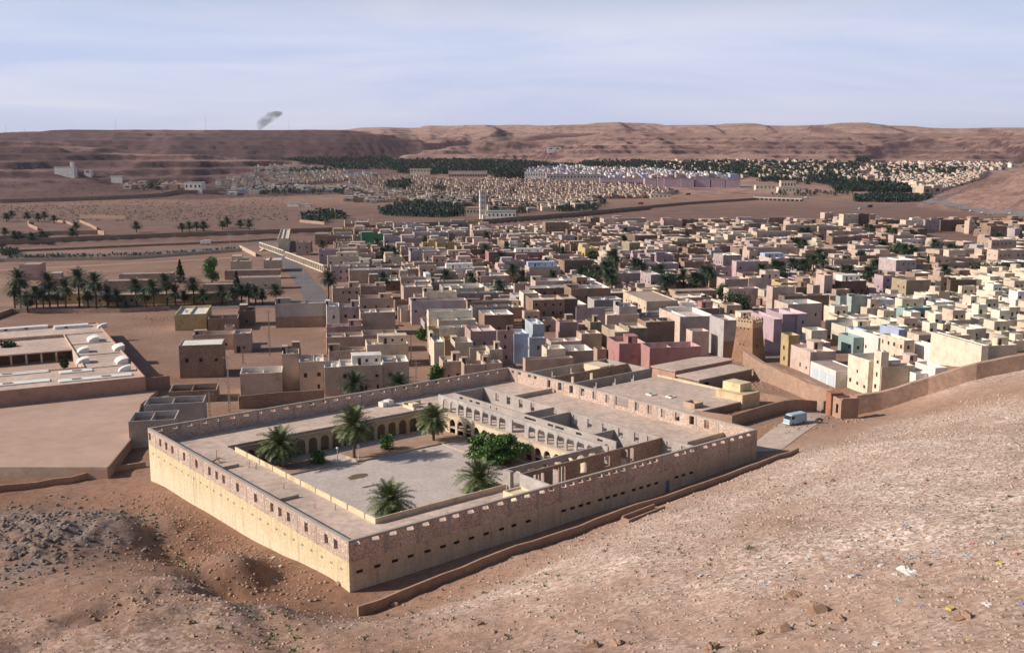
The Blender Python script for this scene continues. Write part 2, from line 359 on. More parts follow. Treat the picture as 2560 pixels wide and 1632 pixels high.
def mat_leaf(name, col, col2, trans=.25):
    m, n, l, b = newmat(name, .55); P = pos(n)
    n1 = noise(n, l, P, .9, 3); r1 = ramp(n, l, n1, [(.3, col), (.7, col2)])
    n2 = noise(n, l, P, 9, 2); r2 = ramp(n, l, n2, [(.3, (.7, .7, .7)), (.7, (1.25, 1.25, 1.25))])
    c = mixc(n, l, 1.0, r1.outputs[0], r2.outputs[0], 'MULTIPLY')
    l.new(c, b.inputs['Base Color']); b.inputs['Specular IOR Level'].default_value = .35
    return m
M['palm'] = mat_leaf('palm_frond', (.065, .10, .038), (.165, .195, .08))
M['palmdark'] = mat_leaf('town_palm_frond', (.030, .055, .032), (.060, .090, .050))
M['leaf'] = mat_leaf('broad_leaf', (.045, .11, .022), (.10, .20, .045))
M['leafdark'] = mat_leaf('dark_leaf', (.022, .045, .022), (.045, .075, .032))
M['scrub'] = mat_leaf('desert_scrub', (.10, .12, .06), (.16, .17, .09))

def mat_terrain():
    m, n, l, b = newmat('desert_ground', .95); P = pos(n)
    a = noise(n, l, P, .035, 6, .6); r = ramp(n, l, a, [(.30, (.285, .170, .115)), (.5, (.355, .225, .160)), (.72, (.42, .285, .215))])
    c2 = noise(n, l, P, .9, 6, .7); r2 = ramp(n, l, c2, [(.28, (.68, .65, .63)), (.55, (1, 1, 1)), (.78, (1.22, 1.2, 1.18))])
    c = mixc(n, l, 1.0, r.outputs[0], r2.outputs[0], 'MULTIPLY')
    at = n.new('ShaderNodeAttribute'); at.attribute_name = 'zone'; sp = n.new('ShaderNodeSeparateColor'); l.new(at.outputs['Color'], sp.inputs[0])
    # r: pale scree, g: grey crag rock, b: distant hill rock
    vo = N(n, 'ShaderNodeTexVoronoi'); vo.inputs['Scale'].default_value = 2.6; l.new(P, vo.inputs['Vector'])
    vs = n.new('ShaderNodeSeparateColor'); l.new(vo.outputs['Color'], vs.inputs[0])
    rs = ramp(n, l, vs.outputs[0], [(.0, (.30, .215, .17)), (.3, (.48, .37, .30)), (.6, (.56, .45, .375)), (1, (.82, .73, .66))])
    nn = noise(n, l, P, .12, 5, .65); rn = ramp(n, l, nn, [(.3, (.75, .72, .70)), (.7, (1.12, 1.1, 1.1))])
    scree = mixc(n, l, 1.0, rs.outputs[0], rn.outputs[0], 'MULTIPLY')
    c = mixc(n, l, sp.outputs[0], c, scree)
    a2 = n.new('ShaderNodeAttribute'); a2.attribute_name = 'soil'; s2 = n.new('ShaderNodeSeparateColor'); l.new(a2.outputs['Color'], s2.inputs[0])
    c = mixc(n, l, s2.outputs[0], c, mixc(n, l, 1.0, c, (.70, .62, .59), 'MULTIPLY'))      # darker reddish soil
    c = mixc(n, l, s2.outputs[1], c, mixc(n, l, 1.0, c, (.56, .56, .64), 'MULTIPLY'))      # darker, bluer ground over town and plain
    ng = noise(n, l, P, .8, 8, .75); rg = ramp(n, l, ng, [(.3, (.12, .095, .085)), (.5, (.24, .19, .165)), (.7, (.40, .33, .285))])
    c = mixc(n, l, sp.outputs[1], c, rg.outputs[0])
    # distant hills: strata + scrub speckle
    mpn = n.new('ShaderNodeMapping'); mpn.inputs['Scale'].default_value = (.004, .004, .11); l.new(P, mpn.inputs['Vector'])
    hs = noise(n, l, mpn.outputs[0], 1.0, 5, .6)
    rh = ramp(n, l, hs, [(.36, (.82, .80, .80)), (.5, (.98, .98, .98)), (.64, (1.12, 1.12, 1.12))])
    hp = noise(n, l, P, .030, 9, .8); rp = ramp(n, l, hp, [(.38, (.55, .52, .53)), (.5, (.97, .97, .97)), (.64, (1.2, 1.18, 1.17))])
    hc = mixc(n, l, 1.0, rh.outputs[0], rp.outputs[0], 'MULTIPLY')
    hq = ramp(n, l, noise(n, l, P, .22, 4, .7), [(.36, (.66, .64, .64)), (.52, (1, 1, 1)), (.7, (1.15, 1.14, 1.13))]); hc = mixc(n, l, 1.0, hc, hq.outputs[0], 'MULTIPLY')
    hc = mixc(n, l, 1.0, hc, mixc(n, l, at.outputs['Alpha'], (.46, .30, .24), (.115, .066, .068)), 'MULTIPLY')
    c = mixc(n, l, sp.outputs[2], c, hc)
    l.new(c, b.inputs['Base Color'])
    bn = n.new('ShaderNodeBump'); bn.inputs['Strength'].default_value = .55; bn.inputs['Distance'].default_value = .35; l.new(c2, bn.inputs['Height']); 
    l.new(bn.outputs[0], b.inputs['Normal'])
    return m
M['terrain'] = mat_terrain()

# ------------------------------------------------------------------ mesh builder
class MB:
    def __init__(s): s.v = []; s.f = []; s.m = []
    def poly(s, pts, mi=0):
        k = len(s.v); s.v += [tuple(p) for p in pts]; s.f.append(tuple(range(k, k + len(pts)))); s.m.append(mi)
    def hexa(s, b, t, mi=0, caps=True):
        """b, t: four bottom and four top points, counter-clockwise seen from above"""
        k = len(s.v); s.v += [tuple(p) for p in b] + [tuple(p) for p in t]
        fs = [(k + i, k + (i + 1) % 4, k + 4 + (i + 1) % 4, k + 4 + i) for i in range(4)]
        if caps: fs += [(k + 3, k + 2, k + 1, k), (k + 4, k + 5, k + 6, k + 7)]
        s.f += fs; s.m += [mi] * len(fs)
    def box(s, fr, x0, x1, y0, y1, z0, z1, mi=0):
        c = [(x0, y0), (x1, y0), (x1, y1), (x0, y1)]
        s.hexa([fr(a, b, z0) for a, b in c], [fr(a, b, z1) for a, b in c], mi)
    def tube(s, a, b, r0, r1, n=6, mi=0, cap=True):
        a = Vector(a); b = Vector(b); d = (b - a).normalized(); u = d.orthogonal().normalized(); w = d.cross(u)
        k = len(s.v)
        for p, r in ((a, r0), (b, r1)):
            for i in range(n):
                t = 2 * math.pi * i / n; s.v.append(tuple(p + (u * math.cos(t) + w * math.sin(t)) * r))
        for i in range(n): s.f.append((k + i, k + (i + 1) % n, k + n + (i + 1) % n, k + n + i)); s.m.append(mi)
        if cap: s.f.append(tuple(k + n + i for i in range(n))); s.m.append(mi)
    def mesh(s, name, mats):
        me = bpy.data.meshes.new(name); me.from_pydata(s.v, [], s.f)
        for x in mats: me.materials.append(x)
        if len(mats) > 1: me.polygons.foreach_set('material_index', s.m)
        me.update(); return me
    def build(s, name, mats, parent=None, col=None, c2=None):
        if not isinstance(mats, (list, tuple)): mats = [mats]
        o = bpy.data.objects.new(name, s.mesh(name, mats)); C.objects.link(o)
        if parent: o.parent = parent
        if col: o.color = (*col, 1)
        if c2: o['c2'] = list(c2)
        return o
def plain(x, y, z): return (x, y, z)
def frame(ox, oy, ang, oz=0.0):
    c, s_ = math.cos(ang), math.sin(ang)
    return lambda x, y, z: (ox + x * c - y * s_, oy + x * s_ + y * c, oz + z)
def tag(o, label=None, cat=None, group=None, kind=None):
    if label: o['label'] = label
    if cat: o['category'] = cat
    if group: o['group'] = group
    if kind: o['kind'] = kind
    return o
def empty(name, l=(0, 0, 0), rz=0.0):
    o = bpy.data.objects.new(name, None); C.objects.link(o); o.location = l; o.rotation_euler = (0, 0, rz); o.empty_display_size = 1; return o
def npmesh(name, v, f, mats, smooth=False):
    me = bpy.data.meshes.new(name); v = np.asarray(v, np.float32); f = np.asarray(f, np.int32); k = f.shape[1]
    me.vertices.add(len(v)); me.vertices.foreach_set('co', v.ravel())
    me.loops.add(f.size); me.loops.foreach_set('vertex_index', f.ravel())
    me.polygons.add(len(f)); me.polygons.foreach_set('loop_start', np.arange(0, f.size, k, dtype=np.int32))
    me.polygons.foreach_set('loop_total', np.full(len(f), k, np.int32))
    for x in mats: me.materials.append(x)
    me.update(calc_edges=True)
    if smooth: me.polygons.foreach_set('use_smooth', np.ones(len(f), bool))
    return me
def copy_tree(o, l=None, rz=None, sc=None):
    r = o.copy(); C.objects.link(r)
    if l is not None: r.location = l
    if rz is not None: r.rotation_euler = (0, 0, rz)
    if sc is not None: r.scale = (sc,) * 3 if isinstance(sc, (int, float)) else sc
    for ch in o.children:
        c = ch.copy(); C.objects.link(c); c.parent = r
        for g in ch.children:
            d = g.copy(); C.objects.link(d); d.parent = c
    return r

# terrain sheet
def build_terrain():
    X, Y, r, s = TX, TY, TR_, TS_
    Z = TZ.ravel(); nr, ns = len(r), len(s)
    i = np.arange(nr - 1)[:, None] * ns + np.arange(ns - 1)[None, :]; i = i.ravel()
    f = np.stack([i, i + 1, i + ns + 1, i + ns], 1)
    me = npmesh('ground', np.stack([X, Y, Z], 1), f, [M['terrain']], True)
    p = (X - OB[0]) * FC + (Y - OB[1]) * FS; q = -(X - OB[0]) * FS + (Y - OB[1]) * FC
    hill = sst(4, 9, tps(X, Y)) * (1 - sst(230, 300, Y))
    scree = hill * np.clip(0.45 + 0.75 * fbm(X / 16, Y / 16, 4, 81) + 0.35 * sst(0, 50, X), 0, 1)
    wallband = np.exp(-((segd(X, Y, atd(2135, 1040, 215), atd(2560, 960, 200)) - 0) / 13) ** 2)
    scree = scree * (1 - wallband)
    crag = sst(0, 8, 20 - np.hypot((X + 76) / 1.25, (Y - 143) / 1.5)) * np.clip(.6 + fbm(X / 5, Y / 5, 3, 91), 0, 1)
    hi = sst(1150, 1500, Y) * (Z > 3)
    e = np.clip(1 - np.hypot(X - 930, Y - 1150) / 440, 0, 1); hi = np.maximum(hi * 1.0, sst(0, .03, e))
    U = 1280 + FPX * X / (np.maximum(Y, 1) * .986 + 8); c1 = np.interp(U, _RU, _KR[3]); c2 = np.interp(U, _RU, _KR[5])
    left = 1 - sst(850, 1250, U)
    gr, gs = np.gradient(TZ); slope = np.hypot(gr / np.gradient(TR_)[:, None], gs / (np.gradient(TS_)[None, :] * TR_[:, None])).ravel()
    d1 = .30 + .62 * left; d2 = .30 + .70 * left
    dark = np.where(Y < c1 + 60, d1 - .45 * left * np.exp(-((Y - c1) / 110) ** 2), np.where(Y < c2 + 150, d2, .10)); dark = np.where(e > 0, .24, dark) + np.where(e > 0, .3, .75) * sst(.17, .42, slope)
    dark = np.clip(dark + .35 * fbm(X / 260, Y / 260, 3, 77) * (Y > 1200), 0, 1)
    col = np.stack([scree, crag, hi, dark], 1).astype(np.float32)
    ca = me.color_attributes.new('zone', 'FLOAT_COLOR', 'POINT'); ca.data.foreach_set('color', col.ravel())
    soil = (1 - sst(-30, 12, X + .35 * (Y - 100))) * (1 - sst(190, 240, Y)) * np.clip(.85 + .5 * fbm(X / 12, Y / 12, 4, 95), 0, 1)
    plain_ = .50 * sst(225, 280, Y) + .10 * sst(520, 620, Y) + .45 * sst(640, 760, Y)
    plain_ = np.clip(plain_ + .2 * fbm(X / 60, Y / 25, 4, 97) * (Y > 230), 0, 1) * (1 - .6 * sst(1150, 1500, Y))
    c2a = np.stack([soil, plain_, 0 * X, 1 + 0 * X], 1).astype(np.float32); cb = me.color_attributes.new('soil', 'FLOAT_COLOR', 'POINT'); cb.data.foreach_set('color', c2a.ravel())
    o = bpy.data.objects.new('ground', me); C.objects.link(o); o['kind'] = 'structure'
build_terrain()

# ------------------------------------------------------------------ walls with openings
def wall(mb, fr, axis, s0, s1, c0, c1, z0, z1, ops=(), mi=0):
    """solid wall from s0 to s1, thickness c0..c1, with rectangular or arched openings (a, b, za, zb[, 'A'])"""
    def bx(a, b, za, zb):
        if b - a < 1e-4 or zb - za < 1e-4: return
        if axis == 'p': mb.box(fr, a, b, c0, c1, za, zb, mi)
        else: mb.box(fr, c0, c1, a, b, za, zb, mi)
    def quad3(pts_b, pts_t):
        mb.hexa([fr(*p) for p in pts_b], [fr(*p) for p in pts_t], mi)
    ops = sorted(ops, key=lambda o: o[0]); x = s0
    for o in ops:
        a, b, za, zb = o[:4]; a = max(a, x); b = min(b, s1)
        if b <= a: continue
        bx(x, a, z0, z1); bx(a, b, z0, za)
        if len(o) > 4:
            r = (b - a) / 2; cx = (a + b) / 2; n = 8; top = min(z1, zb + r + 0.12)
            for i in range(n):
                t0 = math.pi * (1 - i / n); t1 = math.pi * (1 - (i + 1) / n)
                xa, xb = cx + r * math.cos(t0), cx + r * math.cos(t1); ha, hb = zb + r * math.sin(t0), zb + r * math.sin(t1)
                if axis == 'p':
                    quad3([(xa, c0, ha), (xb, c0, hb), (xb, c1, hb), (xa, c1, ha)], [(xa, c0, top), (xb, c0, top), (xb, c1, top), (xa, c1, top)])
                else:
                    quad3([(c0, xa, ha), (c1, xa, ha), (c1, xb, hb), (c0, xb, hb)], [(c0, xa, top), (c1, xa, top), (c1, xb, top), (c0, xb, top)])
            bx(a, b, top, z1)
        else: bx(a, b, zb, z1)
        x = b
    bx(x, s1, z0, z1)
FR = lambda p, q, z: tuple(W(p, q, z))

def courtyard_building():
    root = empty('courtyard_building', W(0, 0, 2.8))
    tag(root, 'large unfinished fieldstone and yellow plaster building round a paved courtyard with palms', 'building')
    root.rotation_euler = (0, 0, 0)
    o = Vector(root.location)
    fr = lambda p, q, z: tuple(W(p, q, z) - o)
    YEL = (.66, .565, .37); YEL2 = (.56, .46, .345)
    T = 0.42
    WW = [72.4, 67.1, 64.2, 61.3, 55.9, 50.5, 45.1, 42.2, 39.5, 34.2, 27.8, 22.3, 19.7, 17.0, 11.7, 6.0, 3.4]
    WV = [71.1, 68.3, 65.5, 62.6, 59.9, 57.3, 54.4, 51.9, 49.1, 46.4, 43.7, 40.8, 38.1, 35.8, 32.7, 29.1, 26.4, 23.8, 21.0, 18.4, 15.6, 13.0, 10.3, 7.3, 4.7, 2.0]
    SV = [1.6, 4.4, 7.2, 9.8, 12.6, 15.3, 17.7, 20.4, 23.1, 26.0, 28.4, 31.2, 38.5, 40.4, 42.2, 43.9, 46.5, 48.2, 49.9, 51.7, 54.3, 56.1, 57.9, 59.8, 64.9, 66.7, 68.8]
    SE = [1.2, 4.2, 7.0, 9.8, 12.4, 15.3, 17.6, 20.3, 23.0, 25.8, 28.4, 31.0, 34.0, 35.9, 38.5, 40.2, 42.1, 43.8, 46.4, 48.1, 49.8, 51.6, 54.2, 56.0, 57.8, 59.5, 64.8, 66.7, 68.8, 72.4, 74.8, 77.2, 79.8, 82.3, 84.6]
    EW = [(70.9, 's'), (68.5, 's'), (64.9, 's'), (62.8, 's'), 58.1, 54.3, 50.5, 46.8, 43.0, 39.0, 30.3, 26.7, 23.0, 19.2, 15.5, 11.7]
    LQ, LP = 73.2, 87.2
    # lower plaster walls
    for nm, ax, a, b, c0, c1 in (('west', 'q', 0, LQ, 0, T), ('south', 'p', T, LP, 0, T), ('east', 'q', T, LQ, LP - T, LP), ('north', 'p', T, LP - T, LQ - T, LQ)):
        mb = MB(); mb_v = []
        if nm == 'west': ops = [(q - .33, q + .33, 5.3, 5.65) for q in WV]
        elif nm == 'south': ops = [(p - .52, p + .52, 5.15, 5.6) for p in SV]
        else: ops = []
        wall(mb, fr, ax, a, b, c0, c1, -2.5, 6.95, ops)
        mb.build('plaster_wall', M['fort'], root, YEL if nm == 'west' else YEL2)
        # upper fieldstone
        mb = MB()
        if nm == 'west': ops = [(q - .52, q + .52, 7.75, 9.2) for q in WW]
        elif nm == 'south': ops = [(p - .58, p + .58, 9.12, 9.68) for p in SE]
        elif nm == 'north': ops = [(1.5 + 2.9 * i, 2.6 + 2.9 * i, 9.1, 9.6) for i in range(29)]
        else:
            ops = [(e[0] - .5, e[0] + .5, 8.9, 9.6) if isinstance(e, tuple) else (e - .6, e + .6, 7.75, 9.5) for e in EW] + [(32.7, 36.6, 7.75, 9.69)]
        wall(mb, fr, ax, a, b, c0, c1, 6.95, 9.7, ops)
        mb.build('stone_wall', M['stone'], root)
        mb = MB()
        e = .03
        if ax == 'q': mb.box(fr, c0 - e, c1 + e, a - e, b + e, 9.7, 10.0)
        else: mb.box(fr, a + e, b - e, c0 - e, c1 + e, 9.7, 10.0)
        mb.build('ring_beam', M['concrete'], root)
    # concrete pilasters
    for p in (5.7, 11.1, 16.4, 22, 27.5, 33.1, 37.7, 45.0, 52.8, 61.0, 70.5, 79):
        mb = MB(); mb.box(fr, p - .22, p + .22, -.05, T + .05, 6.9, 9.7); mb.build('pilaster', M['concrete'], root)
    for q in (8.9, 14.4, 24.8, 31, 37, 47.8, 53.2, 58.6, 69.5):
        mb = MB(); mb.box(fr, -.02, T + .05, q - .18, q + .18, 6.9, 9.7); mb.build('pilaster', M['concrete'], root)
        mb = MB(); mb.box(fr, LP - T - .05, LP + .05, q - .18, q + .18, 6.9, 9.7); mb.build('pilaster', M['concrete'], root)
    for p in range(6, 86, 8):
        mb = MB(); mb.box(fr, p - .2, p + .2, LQ - T - .05, LQ + .05, 6.9, 9.7); mb.build('pilaster', M['concrete'], root)
    # vents: grey louvred panels set in the lower wall
    for q in WV:
        mb = MB(); mb.box(fr, .06, .16, q - .33, q + .33, 5.3, 5.65); mb.box(fr, .0, .05, q - .33, q + .33, 5.44, 5.5); mb.build('vent', M['metal'], root)
    for p in SV:
        mb = MB(); mb.box(fr, p - .52, p + .52, .14, .2, 5.15, 5.6); mb.box(fr, p - .03, p + .03, .05, .12, 5.15, 5.6); mb.build('vent', M['pane'], root)
    mb = MB(); mb.box(fr, 62.2, 63.0, -.04, -.003, 3.2, 5.3); mb.build('door', M['bluepaint'], root)
    # roofs over the four wings
    def slab(x0, x1, y0, y1, z=7.0, name='roof', mat='roof'):
        mb = MB(); mb.box(fr, x0, x1, y0, y1, z - .3, z); mb.build(name, M[mat], root)
    slab(T, 10.3, T, LQ - T); slab(10.3, 35.2, T, 10.0); slab(10.3, 57.2, 61.2, LQ - T); slab(57.2, LP - T, 60.2, LQ - T)
    slab(69.5, LP - T, T, 60.2)
    slab(57.2, 61.0, 10.6, 60.2, 7.0, 'gallery_floor')
    # courtyard floor and rooms
    slab(10.6, 57.0, 10.4, 60.9, 2.8, 'courtyard_floor', 'court'); slab(35.5, 69.3, T, 10.4, 4.2, 'room_floor'); slab(57.0, 69.3, 10.4, 60.0, 4.2, 'room_floor')
    # west range courtyard wall and its parapet
    mb = MB(); mb.box(fr, 10.3, 10.6, 10.3, 61.2, 2.0, 7.0); mb.box(fr, 10.6, 35.3, 10.0, 10.3, 2.0, 7.0); mb.build('courtyard_wall', M['plaster'], root, YEL2)
    mb = MB(); mb.box(fr, 10.3, 10.5, 10.0, 58.0, 7.0, 7.85)
    mb.build('parapet', M['plaster'], root, (.66, .57, .40))
    mb = MB(); mb.box(fr, 10.5, 35.0, 10.0, 10.2, 7.0, 7.85); mb.build('parapet', M['plaster'], root, (.60, .48, .36))
    for q in range(13, 58, 5):
        mb = MB(); mb.box(fr, 10.22, 10.56, q - .12, q + .12, 7.0, 7.9); mb.build('parapet_post', M['curb'], root)
    for p in range(15, 35, 5):
        mb = MB(); mb.box(fr, p - .12, p + .12, 9.94, 10.26, 7.0, 7.9); mb.build('parapet_post', M['curb'], root)
    # low expansion walls on the roofs
    for (x0, x1, y0, y1, h) in ((1.0, 7.0, 49.0, 49.25, .5), (1.0, 7.3, 27.8, 28.05, .5), (10.3, 57.2, 61.2, 61.4, .3), (75.2, 86.3, 56.2, 56.5, .95), (72, 75.2, 57.2, 57.4, .45), (76.2, 86.6, 7.4, 7.7, .95), (76.2, 76.5, 3.5, 7.4, .5)):
        mb = MB(); mb.box(fr, x0, x1, y0, y1, 7.0, 7.0 + h); mb.build('low_wall', M['curb'], root)
    mb = MB(); mb.box(fr, 52.5, 57.0, 66.4, 66.65, 7.0, 7.9); mb.box(fr, 53.2, 54.9, 64.0, 65.6, 7.0, 7.9); mb.box(fr, 52.5, 52.8, 62.6, 66.4, 7, 7.5); mb.build('stair_head', M['plaster'], root, (.74, .66, .48))
    mb = MB(); mb.box(fr, 31.6, 31.85, 1.6, 6.6, 7.0, 8.4); mb.box(fr, 31.85, 35.2, 6.4, 6.6, 7.0, 8.4); mb.box(fr, 34.95, 35.2, 1.6, 6.4, 7.0, 8.4); mb.box(fr, 31.85, 34.95, 1.6, 6.4, 7.0, 8.1)
    mb.build('stair_head', M['plaster'], root, (.72, .62, .42))
    # north gallery: yellow wall with arches
    mb = MB(); ops = []
    p = 12.0
    while p < 56:
        ops.append((p - .95, p + .95, 2.8, 4.9, 'A')); p += 2.62
    wall(mb, fr, 'p', 10.6, 57.0, 61.0, 61.35, 2.0, 6.7, ops); mb.build('arcade', M['plaster'], root, (.60, .50, .35))
    mb = MB(); mb.box(fr, 10.6, 57.0, 64.2, 64.5, 2.0, 6.7); mb.build('courtyard_wall', M['plaster'], root, (.55, .46, .32))
    mb = MB(); mb.box(fr, 10.3, 57.4, 60.7, 61.2, 6.62, 6.82); mb.build('cornice', M['curb'], root)
    # east arcade, two storeys
    LA = [54.7 - 2.72 * i for i in range(17)]
    mb = MB(); wall(mb, fr, 'q', 10.7, 60.9, 56.9, 57.3, 2.0, 6.7, [(q - .98, q + .98, 2.8, 4.9, 'A') for q in LA if abs(q - 33.6) > 1.2] ); mb.build('arcade', M['plaster'], root, (.63, .55, .41))
    mb = MB(); mb.box(fr, 56.82, 57.3, 10.7, 60.6, 6.7, 7.05); mb.build('cornice', M['curb'], root)
    mb = MB(); UA = [57.6 - 2.72 * i for i in range(8)] + [29.6 - 2.68 * i for i in range(8)]
    ops = [(q - 1.02, q + 1.02, 7.05, 8.6, 'A') for q in UA] + [(31.8, 35.6, 7.05, 9.6)]
    wall(mb, fr, 'q', 9.3, 60.2, 57.3, 57.6, 7.0, 10.15, ops); mb.build('arcade', M['arcade'], root)
    # gallery back wall, cross walls, long spine wall
    mb = MB(); ops = [(q - a, q + a, 9.1, 9.6) for q, a in ((57, .6), (53.6, .5), (51.2, .7), (47, .15), (45, .15), (34.5, 1.7), (28.5, .8), (25.9, 1.2), (20.6, .8), (15, .7))]
    ops += [(41.0, 42.4, 7.05, 8.5, 'A'), (38.0, 39.2, 7.05, 9.0)]
    ops = sorted([o for o in ops if not (36 < o[0] < 43)], key=lambda o: o[0])
    wall(mb, fr, 'q', 10.9, 60.0, 61.0, 61.3, 7.0, 10.0, ops); mb.build('block_wall', M['block'], root)
    mb = MB(); mb.box(fr, 61.0, 61.3, 10.6, 60.0, 3.9, 7.0); mb.build('courtyard_wall', M['plaster'], root, YEL)
    mb = MB(); wall(mb, fr, 'q', T, 60.0, 69.2, 69.5, 3.9, 10.0, [(q - .62, q + .62, 7.8, 9.6) for q in (55.0, 51.2, 47.1, 43.3, 36.4, 30.3, 26.2, 22.1, 17.8, 13.7, 10.4, 5.7, 2.2)])
    mb.build('block_wall', M['block'], root)
    for q in (59.7, 36.7, 31.8, 19.5):
        mb = MB(); mb.box(fr, 61.3, 69.2, q, q + .28, 4.2, 10.0 if q > 25 else 9.0); mb.build('block_wall', M['block'], root)
    for (a, b, q0, q1) in ((61.3, 69.2, 45, 59.7), (61.3, 69.2, 36.98, 45), (61.3, 66, 26, 31.7)):
        mb = MB(); mb.box(fr, a, b, q0, q1, 6.7, 7.0); mb.build('room_floor', M['roof'], root)
    # south range under construction
    mb = MB(); wall(mb, fr, 'p', 36.0, 58.8, 10.85, 11.15, 4.2, 10.0, [(p - 1.05, p + 1.05, 4.3, 8.2, 'A') for p in (38.0, 41.0, 43.9, 46.9, 49.7, 52.3, 55.0, 57.5)]); mb.build('block_wall', M['block'], root)
    mb = MB(); wall(mb, fr, 'p', 36.2, 69.2, 7.4, 7.7, 4.2, 10.0, [(38.6, 39.8, 7.6, 9.3), (40.2, 40.9, 7.6, 9.3), (42.8, 44.2, 4.3, 9.5), (44.6, 45.6, 4.3, 9.5), (49.0, 50.4, 7.4, 9.2), (54.6, 56.0, 7.4, 9.3), (58.7, 60.4, 4.3, 9.6), (61.0, 61.9, 4.3, 9.6)])
    mb.build('block_wall', M['rubble'], root)
    mb = MB(); mb.box(fr, 35.9, 36.2, .6, 7.7, 4.2, 10.0); mb.build('block_wall', M['arcade'], root)
    mb = MB(); mb.box(fr, 35.2, 35.9, 9.2, 11.1, 2.8, 10.05); mb.build('pillar', M['concrete'], root)
    for (a, b) in ((36, 43), (46, 54), (56.5, 63)):
        mb = MB(); mb.box(fr, a, b, T, 7.4, 4.2, 4.5); mb.build('room_floor', M['roof'], root)
    # kerbed planting beds
    mb = MB(); mb.box(fr, 11.5, 27.0, 50.7, 50.95, 2.8, 3.1); mb.box(fr, 31.0, 57.0, 49.7, 49.95, 2.8, 3.1); mb.box(fr, 31.0, 31.25, 49.95, 54, 2.8, 3.15); mb.box(fr, 50.5, 50.75, 24, 49.7, 2.8, 3.05)
    mb.build('kerb', M['curb'], root)
    mb = MB(); mb.box(fr, 11.5, 27.0, 50.95, 57.5, 2.7, 2.95); mb.box(fr, 31.25, 56.6, 49.95, 57.5, 2.7, 2.95); mb.box(fr, 50.75, 55.0, 25, 40, 2.7, 2.94); mb.build('planting_bed', M['dirt'], root)
    return root
courtyard_building()

# water stains lie flat on the paving
DAMP = mat_simple('damp_paving', (.17, .125, .09), 2, .2, .6)
for cx, cy, rx, ry, lb in ((26.6, 42.3, 2.3, 1.5, 'large dark wet stain on the pale courtyard paving'), (25.2, 36.3, 1.4, .5, 'small dark wet stain nearer the parapet on the courtyard paving')):
    mb = MB(); k = 14; pts = [W(cx + rx * (1 + .3 * R.uniform(-1, 1)) * math.cos(i * 6.283 / k), cy + ry * (1 + .3 * R.uniform(-1, 1)) * math.sin(i * 6.283 / k), 2.806) for i in range(k)]
    mb.poly(pts)
    tag(mb.build('water_stain', DAMP), lb, 'stain')
# tank boxes on the north range roof
mb = MB(); f2 = frame(*W(50.0, 69.6)[:2], FA + .15, 7.0)
mb.box(f2, -1.3, -.1, -.7, .9, 0, 1.0); mb.box(f2, 0, 1.5, -1.0, .8, 0, 1.15); mb.box(f2, .1, 1.4, -.9, .7, 1.15, 1.22)
tag(mb.build('roof_cooler', M['white']), 'pale boxy cooling units on the north roof of the courtyard building', 'cooler')

# broken chairs and rods on the west roof
mb = MB(); q0 = W(4.9, 53.6, 7.0)
for a, b in (((-.6, 0, 0), (.2, .1, .9)), ((.2, .1, .9), (1.4, .2, .55)), ((-.4, -.8, .5), (.4, .6, .6)), ((-1.5, -1.4, 0), (-.2, 0, .6)), ((0, 0, .5), (0, .2, 2.2)), ((.2, 0, .6), (.9, -.5, 0))):
    mb.tube(q0 + Vector(a), q0 + Vector(b), .06, .05, 5)
mb.poly([q0 + Vector(p) for p in ((-.4, -.3, .55), (.4, -.2, .6), (.5, .4, .62), (-.3, .3, .57))])
tag(mb.build('broken_chair', mat_simple('weathered_wood', (.16, .11, .04), 3)), 'broken wooden chair and sticks thrown on the west roof', 'chair')
for i, (p, q) in enumerate(((7.8, 47.0), (8.4, 45.6), (6.6, 21.5), (8.7, 19.0), (7.2, 33), (3.6, 41), (20, 5.4), (27, 5.0))):
    mb = MB(); b0 = W(p, q, 7.0); k = 4
    for j in range(k): mb.tube(b0 + Vector((.15 * (j % 2), .15 * (j // 2), 0)), b0 + Vector((.15 * (j % 2) + R.uniform(-.3, .3), .15 * (j // 2) + R.uniform(-.3, .3), R.uniform(.8, 1.3))), .018, .015, 4)
    tag(mb.build('reinforcing_bars', M['dark']), ['rusty bars by the north low wall of the west roof', 'thin rusty bars between the broken chair and the parapet', 'rusty bars by the south low wall of the west roof', 'rusty bars close to the near corner of the parapet', 'rusty bars in the middle of the west roof', 'rusty bars near the windows of the west wall', 'rusty bars on the south roof near the corner', 'rusty bars on the south roof near the stair head'][i], 'rebar', 'bundles of rusty bars on the roof')

# globe lamps in the courtyard
def lamp(p, q, label):
    r = empty('courtyard_lamp', W(p, q, 2.8)); tag(r, label, 'lamp')
    mb = MB(); mb.tube((0, 0, 0), (0, 0, 2.6), .09, .06, 8); mb.tube((0, 0, 0), (0, 0, .25), .18, .14, 8); mb.build('post', M['white'], r)
    mb = MB(); n = 8
    for i in range(5):
        a0 = math.pi * i / 5 - math.pi / 2; a1 = math.pi * (i + 1) / 5 - math.pi / 2
        mb.tube((0, 0, 2.85 + .27 * math.sin(a0)), (0, 0, 2.85 + .27 * math.sin(a1)), max(.02, .27 * math.cos(a0)), max(.02, .27 * math.cos(a1)), n, 0, i == 4)
    mb.build('globe', M['white'], r)
lamp(28.0, 52.0, 'white globe lamp beside the shady bush in the courtyard')
lamp(31.9, 50.9, 'white globe lamp at the kerb corner below the tallest courtyard palm')

